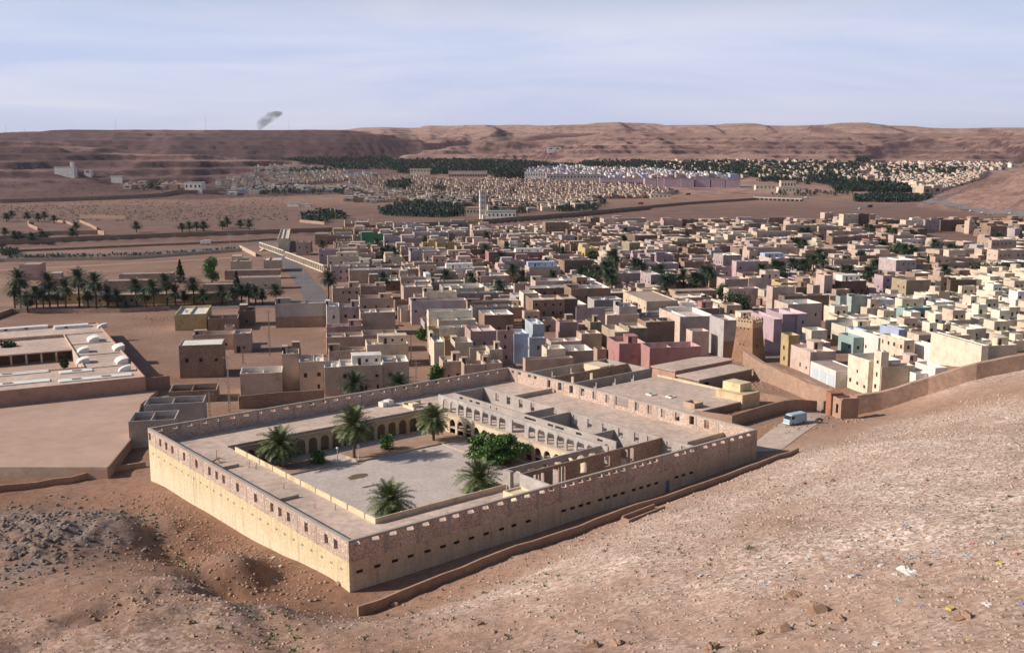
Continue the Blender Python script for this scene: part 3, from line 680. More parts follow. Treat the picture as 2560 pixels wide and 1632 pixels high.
# ------------------------------------------------------------------ polyline walls draped on the ground
def drape(name, pts, h, t, mat, label, cat='wall', base=None, tops=None, col=None, step=3.0, jag=0.0, sink=1.0):
    """pts: list of (x, y); height above ground h or absolute tops list"""
    P2 = [Vector((p[0], p[1])) for p in pts]; S = [P2[0]]; K = [0.0]
    for i in range(len(P2) - 1):
        n = max(1, int((P2[i + 1] - P2[i]).length / step))
        for j in range(1, n + 1): S.append(P2[i].lerp(P2[i + 1], j / n)); K.append(i + j / n)
    mb = MB(); L = []; k = len(S)
    for i in range(k):
        d = (S[min(k - 1, i + 1)] - S[max(0, i - 1)]).normalized(); nn = Vector((-d.y, d.x)) * (t / 2)
        g = gz(S[i].x, S[i].y)
        top = np.interp(K[i], range(len(tops)), tops) if tops else g + (h if not isinstance(h, (list, tuple)) else np.interp(K[i], range(len(h)), h))
        if jag: top += jag * R.uniform(-1, 1)
        L.append((S[i] - nn, S[i] + nn, g - sink, top))
    for i in range(k - 1):
        (a, b, g0, t0), (c, d, g1, t1) = L[i], L[i + 1]
        j0, j1 = i == 0, i == k - 2
        kk = len(mb.v)
        mb.v += [(a.x, a.y, g0), (b.x, b.y, g0), (d.x, d.y, g1), (c.x, c.y, g1), (a.x, a.y, t0), (b.x, b.y, t0), (d.x, d.y, t1), (c.x, c.y, t1)]
        fs = [(kk, kk + 3, kk + 7, kk + 4), (kk + 2, kk + 1, kk + 5, kk + 6), (kk + 4, kk + 7, kk + 6, kk + 5)]
        if j0: fs.append((kk + 1, kk, kk + 4, kk + 5))
        if j1: fs.append((kk + 3, kk + 2, kk + 6, kk + 7))
        mb.f += fs; mb.m += [0] * len(fs)
    o = mb.build(name, mat, None, col); tag(o, label, cat); return o
def gxy(u, v):
    g = G(u, v); return (g.x, g.y)
drape('roadside_wall', [W(-2.9, -6.9)[:2], W(20, -6.9)[:2], W(48, -6.9)[:2], W(90.3, -6.9)[:2]], [1.35, 1.35, 1.3, .9], .35, M['adobe'], 'long low brown wall running along the south front of the courtyard building', jag=.04)
o = MB(); f3 = frame(*atz(1575, 1301, 6.6)[:2], FA + .08, 0)
z0 = gz(*atz(1575, 1301, 6.6)[:2])
for a in ((0, 8.5, 0, .25, z0 - .6, z0 + .55), (0, 7.6, 1.3, 1.55, z0 - .6, z0 + .75), (-.25, 0, 0, 1.55, z0 - .6, z0 + .55), (0, 8, .25, 1.3, z0 - .6, z0 + .1)): o.box(f3, *a)
tag(o.build('stone_trough', M['adobe']), 'long narrow trough on the slope beside the low brown wall', 'trough')

# ------------------------------------------------------------------ annexe east of the courtyard building
def annexe():
    r = empty('annexe_building', W(102, 27, 3)); o = Vector(r.location); fr = lambda p, q, z: tuple(W(p, q, z) - o)
    tag(r, 'low flat roofed building with two skylights directly behind the courtyard building', 'building')
    mb = MB(); mb.box(fr, 87.6, 122.8, 27.3, 57.0, -1, 5.2); mb.build('wall', M['plaster'], r, (.38, .25, .18))
    mb = MB(); mb.box(fr, 87.3, 123.0, 27.1, 57.2, 5.2, 5.5); mb.build('roof', M['roof'], r)
    mb = MB(); mb.box(fr, 122.6, 123.0, 34.5, 57.2, 5.5, 5.95); mb.build('parapet', M['plaster'], r, (.66, .56, .38))
    mb = MB(); mb.box(fr, 117.2, 123.6, 26.6, 34.2, -1, 7.0); mb.build('stair_tower', M['plaster'], r, (.62, .50, .32))
    mb = MB(); mb.box(fr, 119.4, 123.4, 29.0, 34.0, 7.0, 8.8); mb.build('stair_tower', M['plaster'], r, (.70, .60, .38))
    for p, q in ((106.5, 44.5), (108.3, 40.0)):
        mb = MB(); mb.box(fr, p - .9, p + .9, q - .9, q + .9, 5.5, 5.8); s = mb.build('skylight', M['white'], r)
        mb = MB(); mb.box(fr, p - .5, p + .5, q - .5, q + .5, 5.8, 5.83); mb.build('opening', M['pane'], s)
    mb = MB(); mb.box(fr, 104, 104.3, 29.3, 32.5, 5.5, 6.6); mb.box(fr, 104.3, 106.6, 29.3, 29.6, 5.5, 6.6); mb.box(fr, 106.6, 106.9, 29.3, 32.5, 5.5, 6.6); mb.box(fr, 104.3, 106.6, 32.2, 32.5, 5.5, 6.6)
    mb.build('hatch', M['plaster'], r, (.5, .38, .3))
annexe()
def roofless():
    r = empty('roofless_ruin', W(97, 60, 0)); o = Vector(r.location); fr = lambda p, q, z: tuple(W(p, q, z) - o)
    tag(r, 'row of roofless grey rooms with bare walls beyond the courtyard building', 'ruin')
    for q, c in ((76, 'block'), (68.0, 'rubble'), (60.0, 'block')):
        mb = MB(); wall(mb, fr, 'p', 89, 123.5, q, q + .3, -1, 7.0, [(p - .5, p + .5, 4.3, 6.3) for p in (97, 103.5, 110, 116.5)]); mb.build('block_wall', M[c], r)
    for p in (89, 123.2): mb = MB(); mb.box(fr, p, p + .3, 60.3, 76, -1, 6.9 if p > 100 else 6.5); mb.build('block_wall', M['block'], r)
    for p in (98, 104, 110.5, 117):
        mb = MB(); mb.box(fr, p, p + .3, 68.3, 69.0, 3, 7.0); mb.build('pillar', M['curb'], r)
    mb = MB(); mb.box(fr, 89.3, 123.2, 60.3, 76, -1, 3.6); mb.build('room_floor', M['roof'], r)
    mb = MB(); mb.box(fr, 114, 119, 69, 75, 3.6, 7.1); mb.build('lime_room', M['plaster'], r, (.66, .58, .42))
roofless()
def shed(name, p0, p1, q0, q1, z, label, col, piers):
    r = empty(name, W(p0, q0, 1)); o = Vector(r.location); fr = lambda p, q, zz: tuple(W(p, q, zz) - o); tag(r, label, 'shed')
    mb = MB()
    wall(mb, fr, 'p', p0, p1, q0, q0 + .3, -1, z, [(p0 + 1.2 + i * (p1 - p0 - 1) / piers, p0 - .3 + (i + 1) * (p1 - p0 - 1) / piers, 1.6, z - .8) for i in range(piers)] if piers else [(p0 + 1.5, p0 + 4, -1, z - .8)])
    mb.box(fr, p0, p0 + .3, q0 + .3, q1, -1, z); mb.box(fr, p1 - .3, p1, q0 + .3, q1, -1, z); mb.box(fr, p0 + .3, p1 - .3, q1 - .3, q1, -1, z); mb.build('wall', M['plaster'], r, col)
    mb = MB(); mb.box(fr, p0 - .35, p1 + .35, q0 - .35, q1 + .35, z, z + .3); mb.build('roof', M['roof'], r)
shed('long_shed', 133, 156.5, 60.5, 68.5, 4.7, 'pinkish long shed with row of dark openings below the rose house', (.52, .33, .26), 5)
shed('flat_shed', 129.5, 150.8, 49.5, 56.5, 4.7, 'grey long shed with flat brown roof between annexe and pinkish shed', (.30, .25, .23), 0)
drape('yard_wall', [W(101.5, 27)[:2], W(103.2, 18.4)[:2], W(121, 18.0)[:2], W(131, 16.5)[:2]], 2.6, .35, M['adobe'], 'brown yard wall between the annexe and the parked van')
drape('yard_wall', [W(133, 16.2)[:2], W(140, 17)[:2], W(143.5, 21)[:2]], [2.8, 3.4, 4.6], .45, M['adobe'], 'curved end of brown yard wall rising beside the street corner')
drape('yard_wall', [W(151, 49)[:2], W(151, 33)[:2], W(144.5, 21)[:2]], [3.4, 3.2, 3.4], .4, M['adobe_pink'], 'pinkish patched wall below the old rampart')
drape('yard_wall', [W(131, 16.5)[:2], W(133, 24)[:2], W(131, 33)[:2]], 1.4, .3, M['adobe'], 'ragged cross wall inside the empty yard', jag=.25)

# ------------------------------------------------------------------ old rampart, watchtower, gate house
def tower():
    cx, cy = atz(1880, 907, 1.5)[:2]; base = 1.0; H = 14.0
    rz = math.radians(45); f = frame(cx, cy + 4.6, rz, 0)
    r = empty('watchtower', (cx, cy + 4.6, base), 0); r.location = (cx, cy + 4.6, 0)
    f = frame(0, 0, rz, 0)
    tag(r, 'tall tapering brown mud watchtower with pierced pale crown', 'tower')
    mb = MB(); zs = [-1, 2, 5, 8, 11.4]; hw = [3.75, 3.5, 3.2, 2.95, 2.7]
    for i in range(4):
        a, b = hw[i], hw[i + 1]
        mb.hexa([f(x * a, y * a, zs[i]) for x, y in ((-1, -1), (1, -1), (1, 1), (-1, 1))], [f(x * b, y * b, zs[i + 1]) for x, y in ((-1, -1), (1, -1), (1, 1), (-1, 1))], 0, i == 3)
    mb.build('shaft', M['tower'], r)
    mb = MB()
    for side in range(4):
        fs = frame(0, 0, rz + side * math.pi / 2, 0)
        ops = [(-2.1 + .95 * i, -1.6 + .95 * i, 12.9, 13.4) for i in range(5)]
        wall(mb, fs, 'p', -2.75, 2.72, -2.75, -2.45, 11.4, 13.7, ops)
        for i in range(4): mb.box(fs, -2.6 + 1.45 * i, -2.0 + 1.45 * i, -2.75, -2.45, 13.7, 14.1)
    mb.build('crown', M['plaster'], r, (.50, .37, .26))
    for side, x, z in ((3, -.9, 12.1), (3, 0, 12.1), (3, .9, 12.1), (3, -1.3, 10.9), (3, 0, 10.9), (3, 1.3, 10.9), (3, -1, 6.2), (3, .2, 6.2), (0, -.3, 7.5), (0, 1.2, 9.5)):
        fs = frame(0, 0, rz + side * math.pi / 2, 0); hh = np.interp(z, zs, hw)
        mb = MB(); mb.box(fs, x - .17, x + .17, -hh - .04, -hh + .25, z, z + .4); mb.build('loophole', M['pane'], r)
    mb = MB(); fs = frame(0, 0, rz, 0); mb.box(fs, -.9, -.4, -3.22, -2.9, 5.6, 6.6); mb.build('window', M['pane'], r)
tower()
ramp1 = [gxy(1862, 925), gxy(1905, 948), gxy(1960, 972), gxy(2020, 998), gxy(2080, 1018), gxy(2105, 1030)]
drape('rampart', ramp1, [5.5, 4.6, 4.4, 4.2, 4.2, 4.2], 1.3, M['adobe'], 'brown earth rampart curving down from the watchtower to the gate house', jag=.12)
_a = [atd(2137, 1042, 226), atd(2200, 1024, 226), atd(2318, 985, 225), atd(2437, 952, 222), atd(2560, 927, 222), atd(2800, 880, 222)]
drape('rampart', [(p.x, p.y) for p in _a], [4.4, 4.2, 4.0, 3.8, 3.5, 3.5], 1.4, M['adobe_pink'], 'long earthen rampart climbing the slope at the right edge', jag=.12)
def gatehouse():
    g = G(2118, 1046); r = empty('gate_house', (g.x, g.y + 1.5, g.z)); tag(r, 'small brown gate house with doorway between the two ramparts', 'gate house')
    f = frame(0, 0, math.radians(8)); mb = MB(); wall(mb, f, 'q', -2, 2, -2, -1.7, -1.5, 4.3, [(-.6, .5, .9, 3.0)]); wall(mb, f, 'p', -1.7, 2, -2, -1.7, -1.5, 4.6); mb.box(f, 1.7, 2, -1.7, 2, -1.5, 4.6); mb.box(f, -1.7, 1.7, 1.7, 2, -1.5, 4.3)
    mb.build('wall', M['adobe'], r); mb = MB(); mb.box(f, -1.7, 1.7, -1.7, 1.7, 3.6, 3.9); mb.build('roof', M['adobe'], r)
    mb = MB(); mb.box(f, -2.4, .4, 2.1, 4.6, -1.5, 4.9); mb.box(f, -2.6, .2, 1.9, 2.1, 4.5, 4.9); mb.build('inner_room', M['plaster'], r, (.35, .17, .11))
gatehouse()

# ------------------------------------------------------------------ van and donkey cart heap
def van():
    g = G(1987, 1060); r = empty('delivery_van', (g.x, g.y, g.z), math.radians(31)); tag(r, 'pale blue box van with dark windscreen parked beside the brown yard wall', 'van')
    blue = mat_simple('pale_blue_van_paint', (.40, .52, .60), 2, .12, .45, bmp=0)
    # cross sections along x (front at -x)
    secs = [(-2.55, .55, 1.15, .82, .80), (-2.45, .40, 1.45, .92, .80), (-2.05, .38, 2.25, .98, .84), (-1.6, .38, 2.42, 1.0, .88), (2.3, .38, 2.45, 1.0, .88), (2.5, .45, 2.3, .96, .84)]
    mb = MB(); rows = []
    for x, z0, z1, wd, wt in secs:
        zm = min(z1 - .15, 1.25)
        rows.append([(x, -wd, z0), (x, -wd, zm), (x, -wt, z1 - .1), (x, -wt + .15, z1), (x, wt - .15, z1), (x, wt, z1 - .1), (x, wd, zm), (x, wd, z0)])
    k = 0
    for row in rows: mb.v += row
    for i in range(len(rows) - 1):
        for j in range(8):
            a = i * 8 + j; b = i * 8 + (j + 1) % 8; mb.f.append((b, a, a + 8, b + 8)); mb.m.append(0)
    mb.f.append(tuple(range(8))); mb.m.append(0); mb.f.append(tuple(range(47, 39, -1))); mb.m.append(0)
    mb.build('body', blue, r)
    gl = mat_simple('van_glass', (.03, .035, .045), 1, .1, .12, bmp=0)
    mb = MB(); mb.poly([(-2.47, -.80, 1.42), (-2.10, -.82, 2.16), (-2.10, .82, 2.16), (-2.47, .80, 1.42)]); mb.build('windscreen', gl, r)
    for s in (-1, 1):
        mb = MB(); mb.box(plain, -1.95, -1.15, s * .955 - .03, s * .955 + .03, 1.45, 2.0); mb.build('side_window', gl, r)
        mb = MB(); mb.box(plain, -2.52, -2.42, s * .68 - .11, s * .68 + .11, .75, .97); mb.build('headlight', M['white'], r)
        for x in (-1.6, 1.5):
            mb = MB(); mb.tube((x, s * .78, .36), (x, s * 1.02, .36), .36, .36, 14); wv = mb.build('wheel', M['dark'], r)
            mb = MB(); mb.tube((x, s * 1.0, .36), (x, s * 1.04, .36), .19, .19, 10); mb.build('hub', M['metal'], wv)
    mb = MB(); mb.box(plain, -2.66, -2.5, -.95, .95, .42, .58); mb.build('bumper', M['white'], r)
van()

# ------------------------------------------------------------------ palms and trees
def frond_crown(nf, nl, rad, seed, droop=1.0, lw=.07, ll=.62):
    """date palm crown centred on the trunk top; each frond is a bent rachis with paired leaflets"""
    r = random.Random(seed); V = []; F = []
    def quad(a, b, c, d):
        k = len(V); V.extend([tuple(a), tuple(b), tuple(c), tuple(d)]); F.append((k, k + 1, k + 2, k + 3))
    for i in range(nf):
        f = i / nf; az = i * 2.39996 + r.uniform(-.2, .2); el = math.radians(80 - 132 * f ** .9) + r.uniform(-.08, .08)
        L = rad * r.uniform(.88, 1.1) * (0.86 + .25 * math.sin(math.pi * min(1, f * 1.2)))
        d = Vector((math.cos(az) * math.cos(el), math.sin(az) * math.cos(el), math.sin(el))); side = Vector((-math.sin(az), math.cos(az), 0))
        p = Vector((0, 0, 0)); pts = []; st = L / nl
        for j in range(nl + 1):
            pts.append(p.copy()); p = p + d * st
            d = (d + Vector((0, 0, -1)) * droop * (1.15 / nl) * (j / nl + .35)).normalized()
        for j in range(nl):
            a, b = pts[j], pts[j + 1]; w = rad * .011 * (1.3 - j / nl); quad(a - side * w, b - side * w, b + side * w, a + side * w)
            if j < 1: continue
            t = j / nl; dl = (b - a).normalized(); up = side.cross(dl).normalized()
            if up.z < 0: up = -up
            ln = rad * ll * .42 * math.sin(math.pi * (t * .80 + .14)) + .05
            for sg in (-1, 1):
                o = (side * sg * .80 + dl * .65 + up * r.uniform(-.05, .45)).normalized(); o.z -= .10; tip = a + o * ln * r.uniform(.8, 1.15)
                ww = dl * (rad * lw * .42)
                quad(a, a + ww, tip + ww * .25, tip)
    return V, F
def make_palm(name, h, rad, nf, nl, seed, mat, lw=.07, tr=.22, lean=.0, droop=1.0):
    root = empty(name); mb = MB(); r = random.Random(seed); p = Vector((0, 0, -.5)); n = max(3, int(h / .8)); prev = p
    for i in range(n):
        q = Vector((lean * ((i + 1) / n) ** 2 * h, r.uniform(-.04, .04), -.5 + (h + .5) * (i + 1) / n))
        mb.tube(prev, q, tr * (1.15 - .25 * i / n), tr * (1.02 - .25 * i / n), 7, 0, i == n - 1); prev = q
    mb.tube(prev - Vector((0, 0, .9)), prev - Vector((0, 0, .1)), tr * 1.0, tr * 1.7, 7)
    mb.build('trunk', M['bark'], root)
    V, F = frond_crown(nf, nl, rad, seed, droop, lw)
    o = bpy.data.objects.new('crown', npmesh('crown', np.array(V) + np.array(prev), F, [mat])); C.objects.link(o); o.parent = root
    return root
_used = set()
def place(proto, l, rz, sc=1.0):
    if proto.name in _used: o = copy_tree(proto, l, rz, sc)
    else:
        _used.add(proto.name); o = proto; o.location = l; o.rotation_euler = (0, 0, rz); o.scale = (sc,) * 3 if isinstance(sc, (int, float)) else sc
    return o
GP = 'date palms standing in the courtyard'
for (p, q, h, rd, sd, lab) in ((18.4, 56.6, 4.3, 4.3, 1, 'leftmost broad date palm in the shady bed of the courtyard'), (32.0, 52.6, 6.6, 4.5, 2, 'tallest date palm of the courtyard, by the north arcade'),
                               (50.6, 52.6, 4.6, 4.0, 3, 'date palm in the far corner where the two arcades meet'), (19.9, 21.0, 2.6, 4.1, 4, 'short date palm behind the near corner of the low parapet'), (38.6, 21.8, 2.3, 4.3, 5, 'short yellowish date palm in front of the leafy courtyard tree')):
    w = W(p, q, 2.8); t = make_palm('date_palm', h, rd, 72, 28, sd, M['palm'], .085, .28, droop=1.15); t.location = w; t.rotation_euler = (0, 0, sd * 1.3); tag(t, lab, 'palm', GP)
w = atz(1833, 1050, 4.6); t = make_palm('date_palm', .6, 2.4, 26, 14, 9, M['palm'], .08, .2); t.location = (w.x, w.y, gz(w.x, w.y)); tag(t, 'young palm growing inside the walled yard near the van', 'palm')

PR = [make_palm('date_palm', 6.2, 3.7, 62, 15, 21, M['palmdark'], .12, .24, droop=1.25), make_palm('date_palm', 7.6, 3.8, 66, 15, 22, M['palmdark'], .12, .24, .02, droop=1.3), make_palm('date_palm', 4.6, 3.6, 58, 15, 23, M['palmdark'], .12, .26, droop=1.15)]
PH = [6.2, 7.6, 4.6]
ORD = ['first', 'second', 'third', 'fourth', 'fifth', 'sixth', 'seventh', 'eighth', 'ninth', 'tenth', 'eleventh', 'twelfth', 'thirteenth', 'fourteenth', 'fifteenth', 'sixteenth', 'seventeenth', 'eighteenth', 'nineteenth', 'twentieth']
def onum(i):
    return ORD[i] if i < 20 else ['twenty', 'thirty', 'forty', 'fifty', 'sixty', 'seventy', 'eighty', 'ninety'][(i + 1) // 10 - 2] + ('th' if (i + 1) % 10 == 0 else '-' + ORD[(i + 1) % 10 - 1])
row = [(130, 730, 570), (375, 735, 610), (500, 745, 600), (760, 735, 600), (1010, 720, 620), (1250, 725, 600), (1510, 705, 590), (1750, 700, 610), (2010, 700, 600), (2200, 695, 590), (180, 725, 480), (240, 765, 650), (320, 760, 590), (430, 720, 500), (570, 755, 550), (685, 715, 470), (835, 750, 505), (930, 710, 600), (1085, 740, 690), (1175, 705, 530), (1325, 740, 550), (1440, 700, 500), (1585, 690, 615), (1670, 685, 520), (1910, 690, 575), (2080, 690, 570), (2140, 680, 575), (2260, 690, 610), (2375, 685, 570)]
for i, (x, yb, yc) in enumerate(sorted(row)):
    g = G(x * .2907, 560 + yb * .2907); hh = (yb - yc) * .2907 * g.y / FPX * 1.0
    j = 0 if hh < 6.8 else 1
    if hh < 5.4: j = 2
    s = hh / PH[j]; o = place(PR[j], g, i * 1.7, s if s < 1.6 else 1.6); o.scale = (max(s, 1.22 if hh > 4 else .55),) * 2 + (s * 1.03,)
    tag(o, ('short' if hh < 5.4 else 'tall' if hh > 8 else 'medium') + ' date palm, ' + onum(i) + ' from the left in the row along the asphalt road', 'palm', 'palms in the row along the road')
TP = [(1115, 690, 5.5), (1179, 694, 6), (1252, 640, 6), (1214, 621, 6), (1269, 617, 6), (1317, 617, 5), (1216, 590, 5.5), (1063, 601, 5), (1249, 713, 6), (1382, 690, 5), (1282, 673, 7), (1306, 690, 5),
      (820, 696, 9), (959, 696, 6.5), (970, 622, 7), (956, 628, 6), (986, 630, 6.5), (943, 606, 5), (806, 610, 4.5), (1538, 640, 10), (1494, 678, 6.5), (1519, 683, 7), (1530, 700, 6), (1651, 676, 9), (1672, 696, 7),
      (1709, 686, 7), (1736, 693, 7), (1586, 656, 7), (1455, 680, 5), (1406, 629, 5), (1564, 577, 6), (1776, 680, 8), (1938, 663, 7.5), (1903, 671, 7), (1982, 657, 7), (2009, 659, 7), (2047, 634, 8), (2060, 650, 8),
      (2034, 650, 7.5), (2011, 607, 7), (1980, 603, 6), (2005, 577, 7), (1980, 571, 6), (1867, 592, 5), (2177, 571, 8), (2237, 577, 7), (2279, 583, 6), (2262, 622, 8), (2285, 628, 7), (2337, 608, 7), (2125, 675, 7), (2168, 678, 7),
      (2193, 660, 6), (2362, 673, 7), (2496, 590, 6), (886, 955, 4.6), (996, 955, 4.2), (1512, 664, 7), (1752, 700, 6)]
TOWNPALMS = []
_rp = random.Random(3); TP += [(u + _rp.choice((-1, 1)) * _rp.uniform(9, 16), v + _rp.uniform(-3, 6), max(4.5, h - _rp.uniform(0, 2))) for u, v, h in TP if 1480 < u < 2300 and _rp.random() < .75]
for i, (u, v, h) in enumerate(TP):
    w = atz(u, v, h); j = 0 if h < 6.8 else 1
    if h < 5.6: j = 2
    o = place(PR[j], (w.x, w.y, gz(w.x, w.y)), i * 2.1, h / PH[j]); o.scale = (1.32,) * 2 + (h / PH[j],); TOWNPALMS.append((u, v, o))
FP = [(341, 569), (455, 568), (473, 569), (491, 565), (509, 568), (556, 562), (568, 558), (600, 560), (623, 564), (36, 594), (80, 593), (107, 589), (182, 586), (111, 541), (29, 536), (68, 543), (16, 545), (135, 548), (48, 590), (190, 565), (12, 580), (95, 545)]
for i, (u, v) in enumerate(sorted(FP)):
    h = 5; w = atz(u, v, 4); o = place(PR[2], (w.x, w.y, gz(w.x, w.y)), i * 1.1, 1); o.scale = (1.5 + .2 * (i % 3),) * 2 + (1.0 + .2 * (i % 2),)
    tag(o, ['dusty', 'dark', 'ragged'][i % 3] + ' palm ' + ('among the walled earth gardens, ' if u < 250 else 'in the bare field before the river wall, ') + onum(i) + ' from the left edge', 'palm', 'palms in the fields at the left')

def make_tree(name, h, rx, rz, n, seed, mat, leaf=.35, trunk=.2, shape='round', lobes=20):
    root = empty(name); r = random.Random(seed); mb = MB()
    mb.tube((0, 0, -.4), (0, 0, h - rz * .7), trunk, trunk * .7, 7)
    ctr = []
    for i in range(lobes):
        a = i * 2.4; t = (i + .5) / lobes
        if shape == 'cone': zz = h - rz + 2 * rz * t; rr = rx * (1 - t) * .55; c = Vector((rr * math.cos(a), rr * math.sin(a), zz)); s = rx * (1.05 - t) * .75
        else:
            rr = rx * .62 * math.sqrt(t); zn = -.72 + 1.44 * (i + .5) / lobes; a = r.uniform(0, 6.28); rr = rx * .66 * math.sqrt(max(.05, 1 - zn * zn)) * math.sqrt(r.random()); zz = h + rz * zn; c = Vector((rr * math.cos(a), rr * math.sin(a), zz)); s = min(rx, rz) * r.uniform(.48, .66)
        ctr.append((c, s)); mb.tube((0, 0, h - rz * .9), c, trunk * .5, .03, 5)
    mb.build('trunk', M['bark'], root)
    g = np.random.default_rng(seed); k = n // lobes; V = []
    for c, s in ctr:
        d = g.normal(size=(k, 3)); d /= np.linalg.norm(d, axis=1)[:, None]; rad = s * g.uniform(.35, 1.08, (k, 1)) ** .5 * (1 + .22 * np.sin(d[:, :1] * 9 + d[:, 1:2] * 7))
        sc = np.array([1, 1, min(1.2, rz / rx)]); V.append(np.array(c) + d * rad * sc)
    P = np.concatenate(V); m = len(P)
    a = g.normal(size=(m, 3)); a /= np.linalg.norm(a, axis=1)[:, None]; b = np.cross(a, g.normal(size=(m, 3))); b /= np.linalg.norm(b, axis=1)[:, None]
    s = leaf * g.uniform(.6, 1.3, (m, 1)); a = a * s; b = b * s * .55
    VV = np.stack([P - a, P - b, P + a, P + b], 1).reshape(-1, 3); F = np.arange(m * 4).reshape(-1, 4)
    o = bpy.data.objects.new('crown', npmesh('crown', VV, F, [mat])); C.objects.link(o); o.parent = root
    return root
t = make_tree('leafy_tree', 2.9, 7.4, 2.9, 12000, 31, M['leaf'], .26, .24, lobes=34); t.location = W(51.6, 33.0, 2.8); tag(t, 'wide bright green leafy tree before the yellow arcade of the courtyard', 'tree')
t = make_tree('leafy_bush', 1.3, 1.9, 1.4, 900, 32, M['leaf'], .22, .1); t.location = W(25.0, 54.0, 2.8); tag(t, 'rounded green bush beside the left globe lamp', 'bush')
t = make_tree('leafy_bush', 1.5, 2.0, 1.5, 900, 33, M['leaf'], .22, .1); t.location = W(40.0, 53.4, 2.8); tag(t, 'rounded green bush between two courtyard palms by the north arcade', 'bush')
def tree_at(u, v, h, rx, rz, mat, lab, shape='round', n=1500, leaf=.4, name='leafy_tree', cat='tree'):
    w = atz(u, v, h); t = make_tree(name, h, rx, rz, n, int(u + v), M[mat], leaf, .22, shape); t.location = (w.x, w.y, gz(w.x, w.y)); tag(t, lab, cat); return t
tree_at(1842, 765, 5.6, 6.0, 4.8, 'leafdark', 'large round dark tree in the street behind the watchtower', n=4200)
tree_at(1806, 724, 4.5, 2.4, 2.2, 'leaf', 'small bright green tree above the brown shed roofs')
tree_at(529, 672, 6.8, 3.6, 6.0, 'leaf', 'tall bushy light green tree behind the row of palms', n=3200)
tree_at(450, 676, 6.2, 2.5, 5.2, 'leafdark', 'pointed dark tree left of the light green tree', 'cone', 1900)
tree_at(591, 703, 5.8, 2.0, 4.6, 'leafdark', 'pointed dark tree rising from the palms before the school', 'cone', 1500)
tree_at(1053, 834, 2.2, 2.0, 1.6, 'leaf', 'green bush at the foot of the mauve house', name='leafy_bush', cat='bush')
tree_at(1092, 932, 2.4, 1.9, 2.2, 'leaf', 'green bush in the street behind the courtyard building north wall', name='leafy_bush', cat='bush')
tree_at(1578, 690, 3.6, 2.2, 3.4, 'leaf', 'tall green bush beside the white sided house', name='leafy_bush', cat='bush')
tree_at(1766, 748, 2.6, 2.0, 1.6, 'leafdark', 'low dark bush between the brown shed roofs', name='leafy_bush', cat='bush')
tree_at(1786, 757, 2.4, 2.2, 1.6, 'leafdark', 'low dark bush left of the large round tree', name='leafy_bush', cat='bush')
tree_at(2138, 772, 2.2, 3.2, 1.6, 'leaf', 'green shrubs at the foot of the turquoise house', name='leafy_bush', cat='bush')
tree_at(2235, 736, 3.0, 2.6, 1.8, 'leafdark', 'green shrubs beside the cream house with small windows', name='leafy_bush', cat='bush')
tree_at(2240, 625, 6.0, 6.5, 5.0, 'leafdark', 'dense dark tree left of the palms by the mauve roofed house', n=2600)
tree_at(2320, 660, 5.0, 1.4, 5.0, 'leafdark', 'slim dark cypress beside the long beige school', 'cone', 900)
tree_at(2551, 600, 6.0, 3.0, 6.5, 'leafdark', 'dark tree at the far right behind the big beige school', 'cone', 1200)
for i in range(9):
    tree_at(2442 + i * 15, 680 - (i % 2) * 4 - i * .6, 3.6, 3.2, 3.2, 'leafdark', 'dark street tree, %s from the left in the row below the big beige school' % ORD[i], n=900, leaf=.5)
for i, (u, v) in enumerate(((1040, 744), (1420, 700), (1180, 660), (870, 600), (2390, 565), (1300, 705), (1440, 705))):
    tree_at(u, v, 2.4, 2.3, 1.8, 'leafdark', 'low dark shrub in the town, %s from the left of the scattered shrubs' % ORD[sorted([1040, 1420, 1180, 870, 2390, 1300, 1440]).index(u)], n=700, name='leafy_bush', cat='bush')

TREEXY = []
_tl = [(1700, 668, 3.6), (1610, 640, 3.4), (1830, 655, 4), (1950, 690, 3.6), (2110, 655, 4.2), (2090, 585, 4.4), (2200, 610, 4.2), (2380, 620, 4), (1480, 640, 3.6), (1360, 660, 3.4), (1560, 600, 3.6), (1880, 630, 4), (2300, 655, 4), (2440, 560, 4.2), (1720, 600, 3.6), (2150, 640, 4.4)]
for i, (u, v, h) in enumerate(sorted(_tl)):
    t = tree_at(u, v, h, 3.4, 2.8, 'leafdark', 'dark bushy tree between the town houses, %s from the left of these trees' % onum(i), n=900, leaf=.55); t['group'] = 'dark bushy trees between the houses'; TREEXY.append((t.location.x, t.location.y))
# ------------------------------------------------------------------ houses
TH = math.radians(11.5); TC, TS = math.cos(TH), math.sin(TH)
def AB(p): return (p[0] * TC + p[1] * TS, -p[0] * TS + p[1] * TC)
def XY(a, b): return (a * TC - b * TS, a * TS + b * TC)
COL = {'c': (.62, .53, .42), 'C': (.69, .62, .50), 'b': (.45, .345, .28), 'B': (.52, .42, .34), 'p': (.47, .325, .295), 'P': (.54, .43, .375), 'm': (.43, .36, .365), 'w': (.72, .70, .66), 'y': (.48, .38, .20), 'Y': (.58, .495, .38),
       'g': (.31, .29, .29), 'G': (.40, .38, .38), 'l': (.42, .50, .66), 'L': (.36, .41, .46), 'r': (.36, .205, .20), 'k': (.29, .205, .155), 'K': (.20, .145, .115), 't': (.30, .44, .42), 'T': (.37, .43, .40), 'v': (.06, .25, .14),
       'o': (.36, .30, .215), 'M': (.45, .345, .385), 's': (.40, .295, .235)}
CN = {'c': 'cream', 'C': 'pale cream', 'b': 'tan', 'B': 'beige', 'p': 'salmon pink', 'P': 'pale pink', 'm': 'greyish mauve', 'w': 'white', 'y': 'ochre', 'Y': 'pale yellow', 'g': 'dark grey', 'G': 'light grey', 'l': 'sky blue', 'L': 'blue grey',
      'r': 'dusky rose', 'k': 'brown', 'K': 'dark brown', 't': 'turquoise', 'T': 'pale green', 'v': 'dark green', 'o': 'olive', 'M': 'lilac pink', 's': 'sandy brown'}
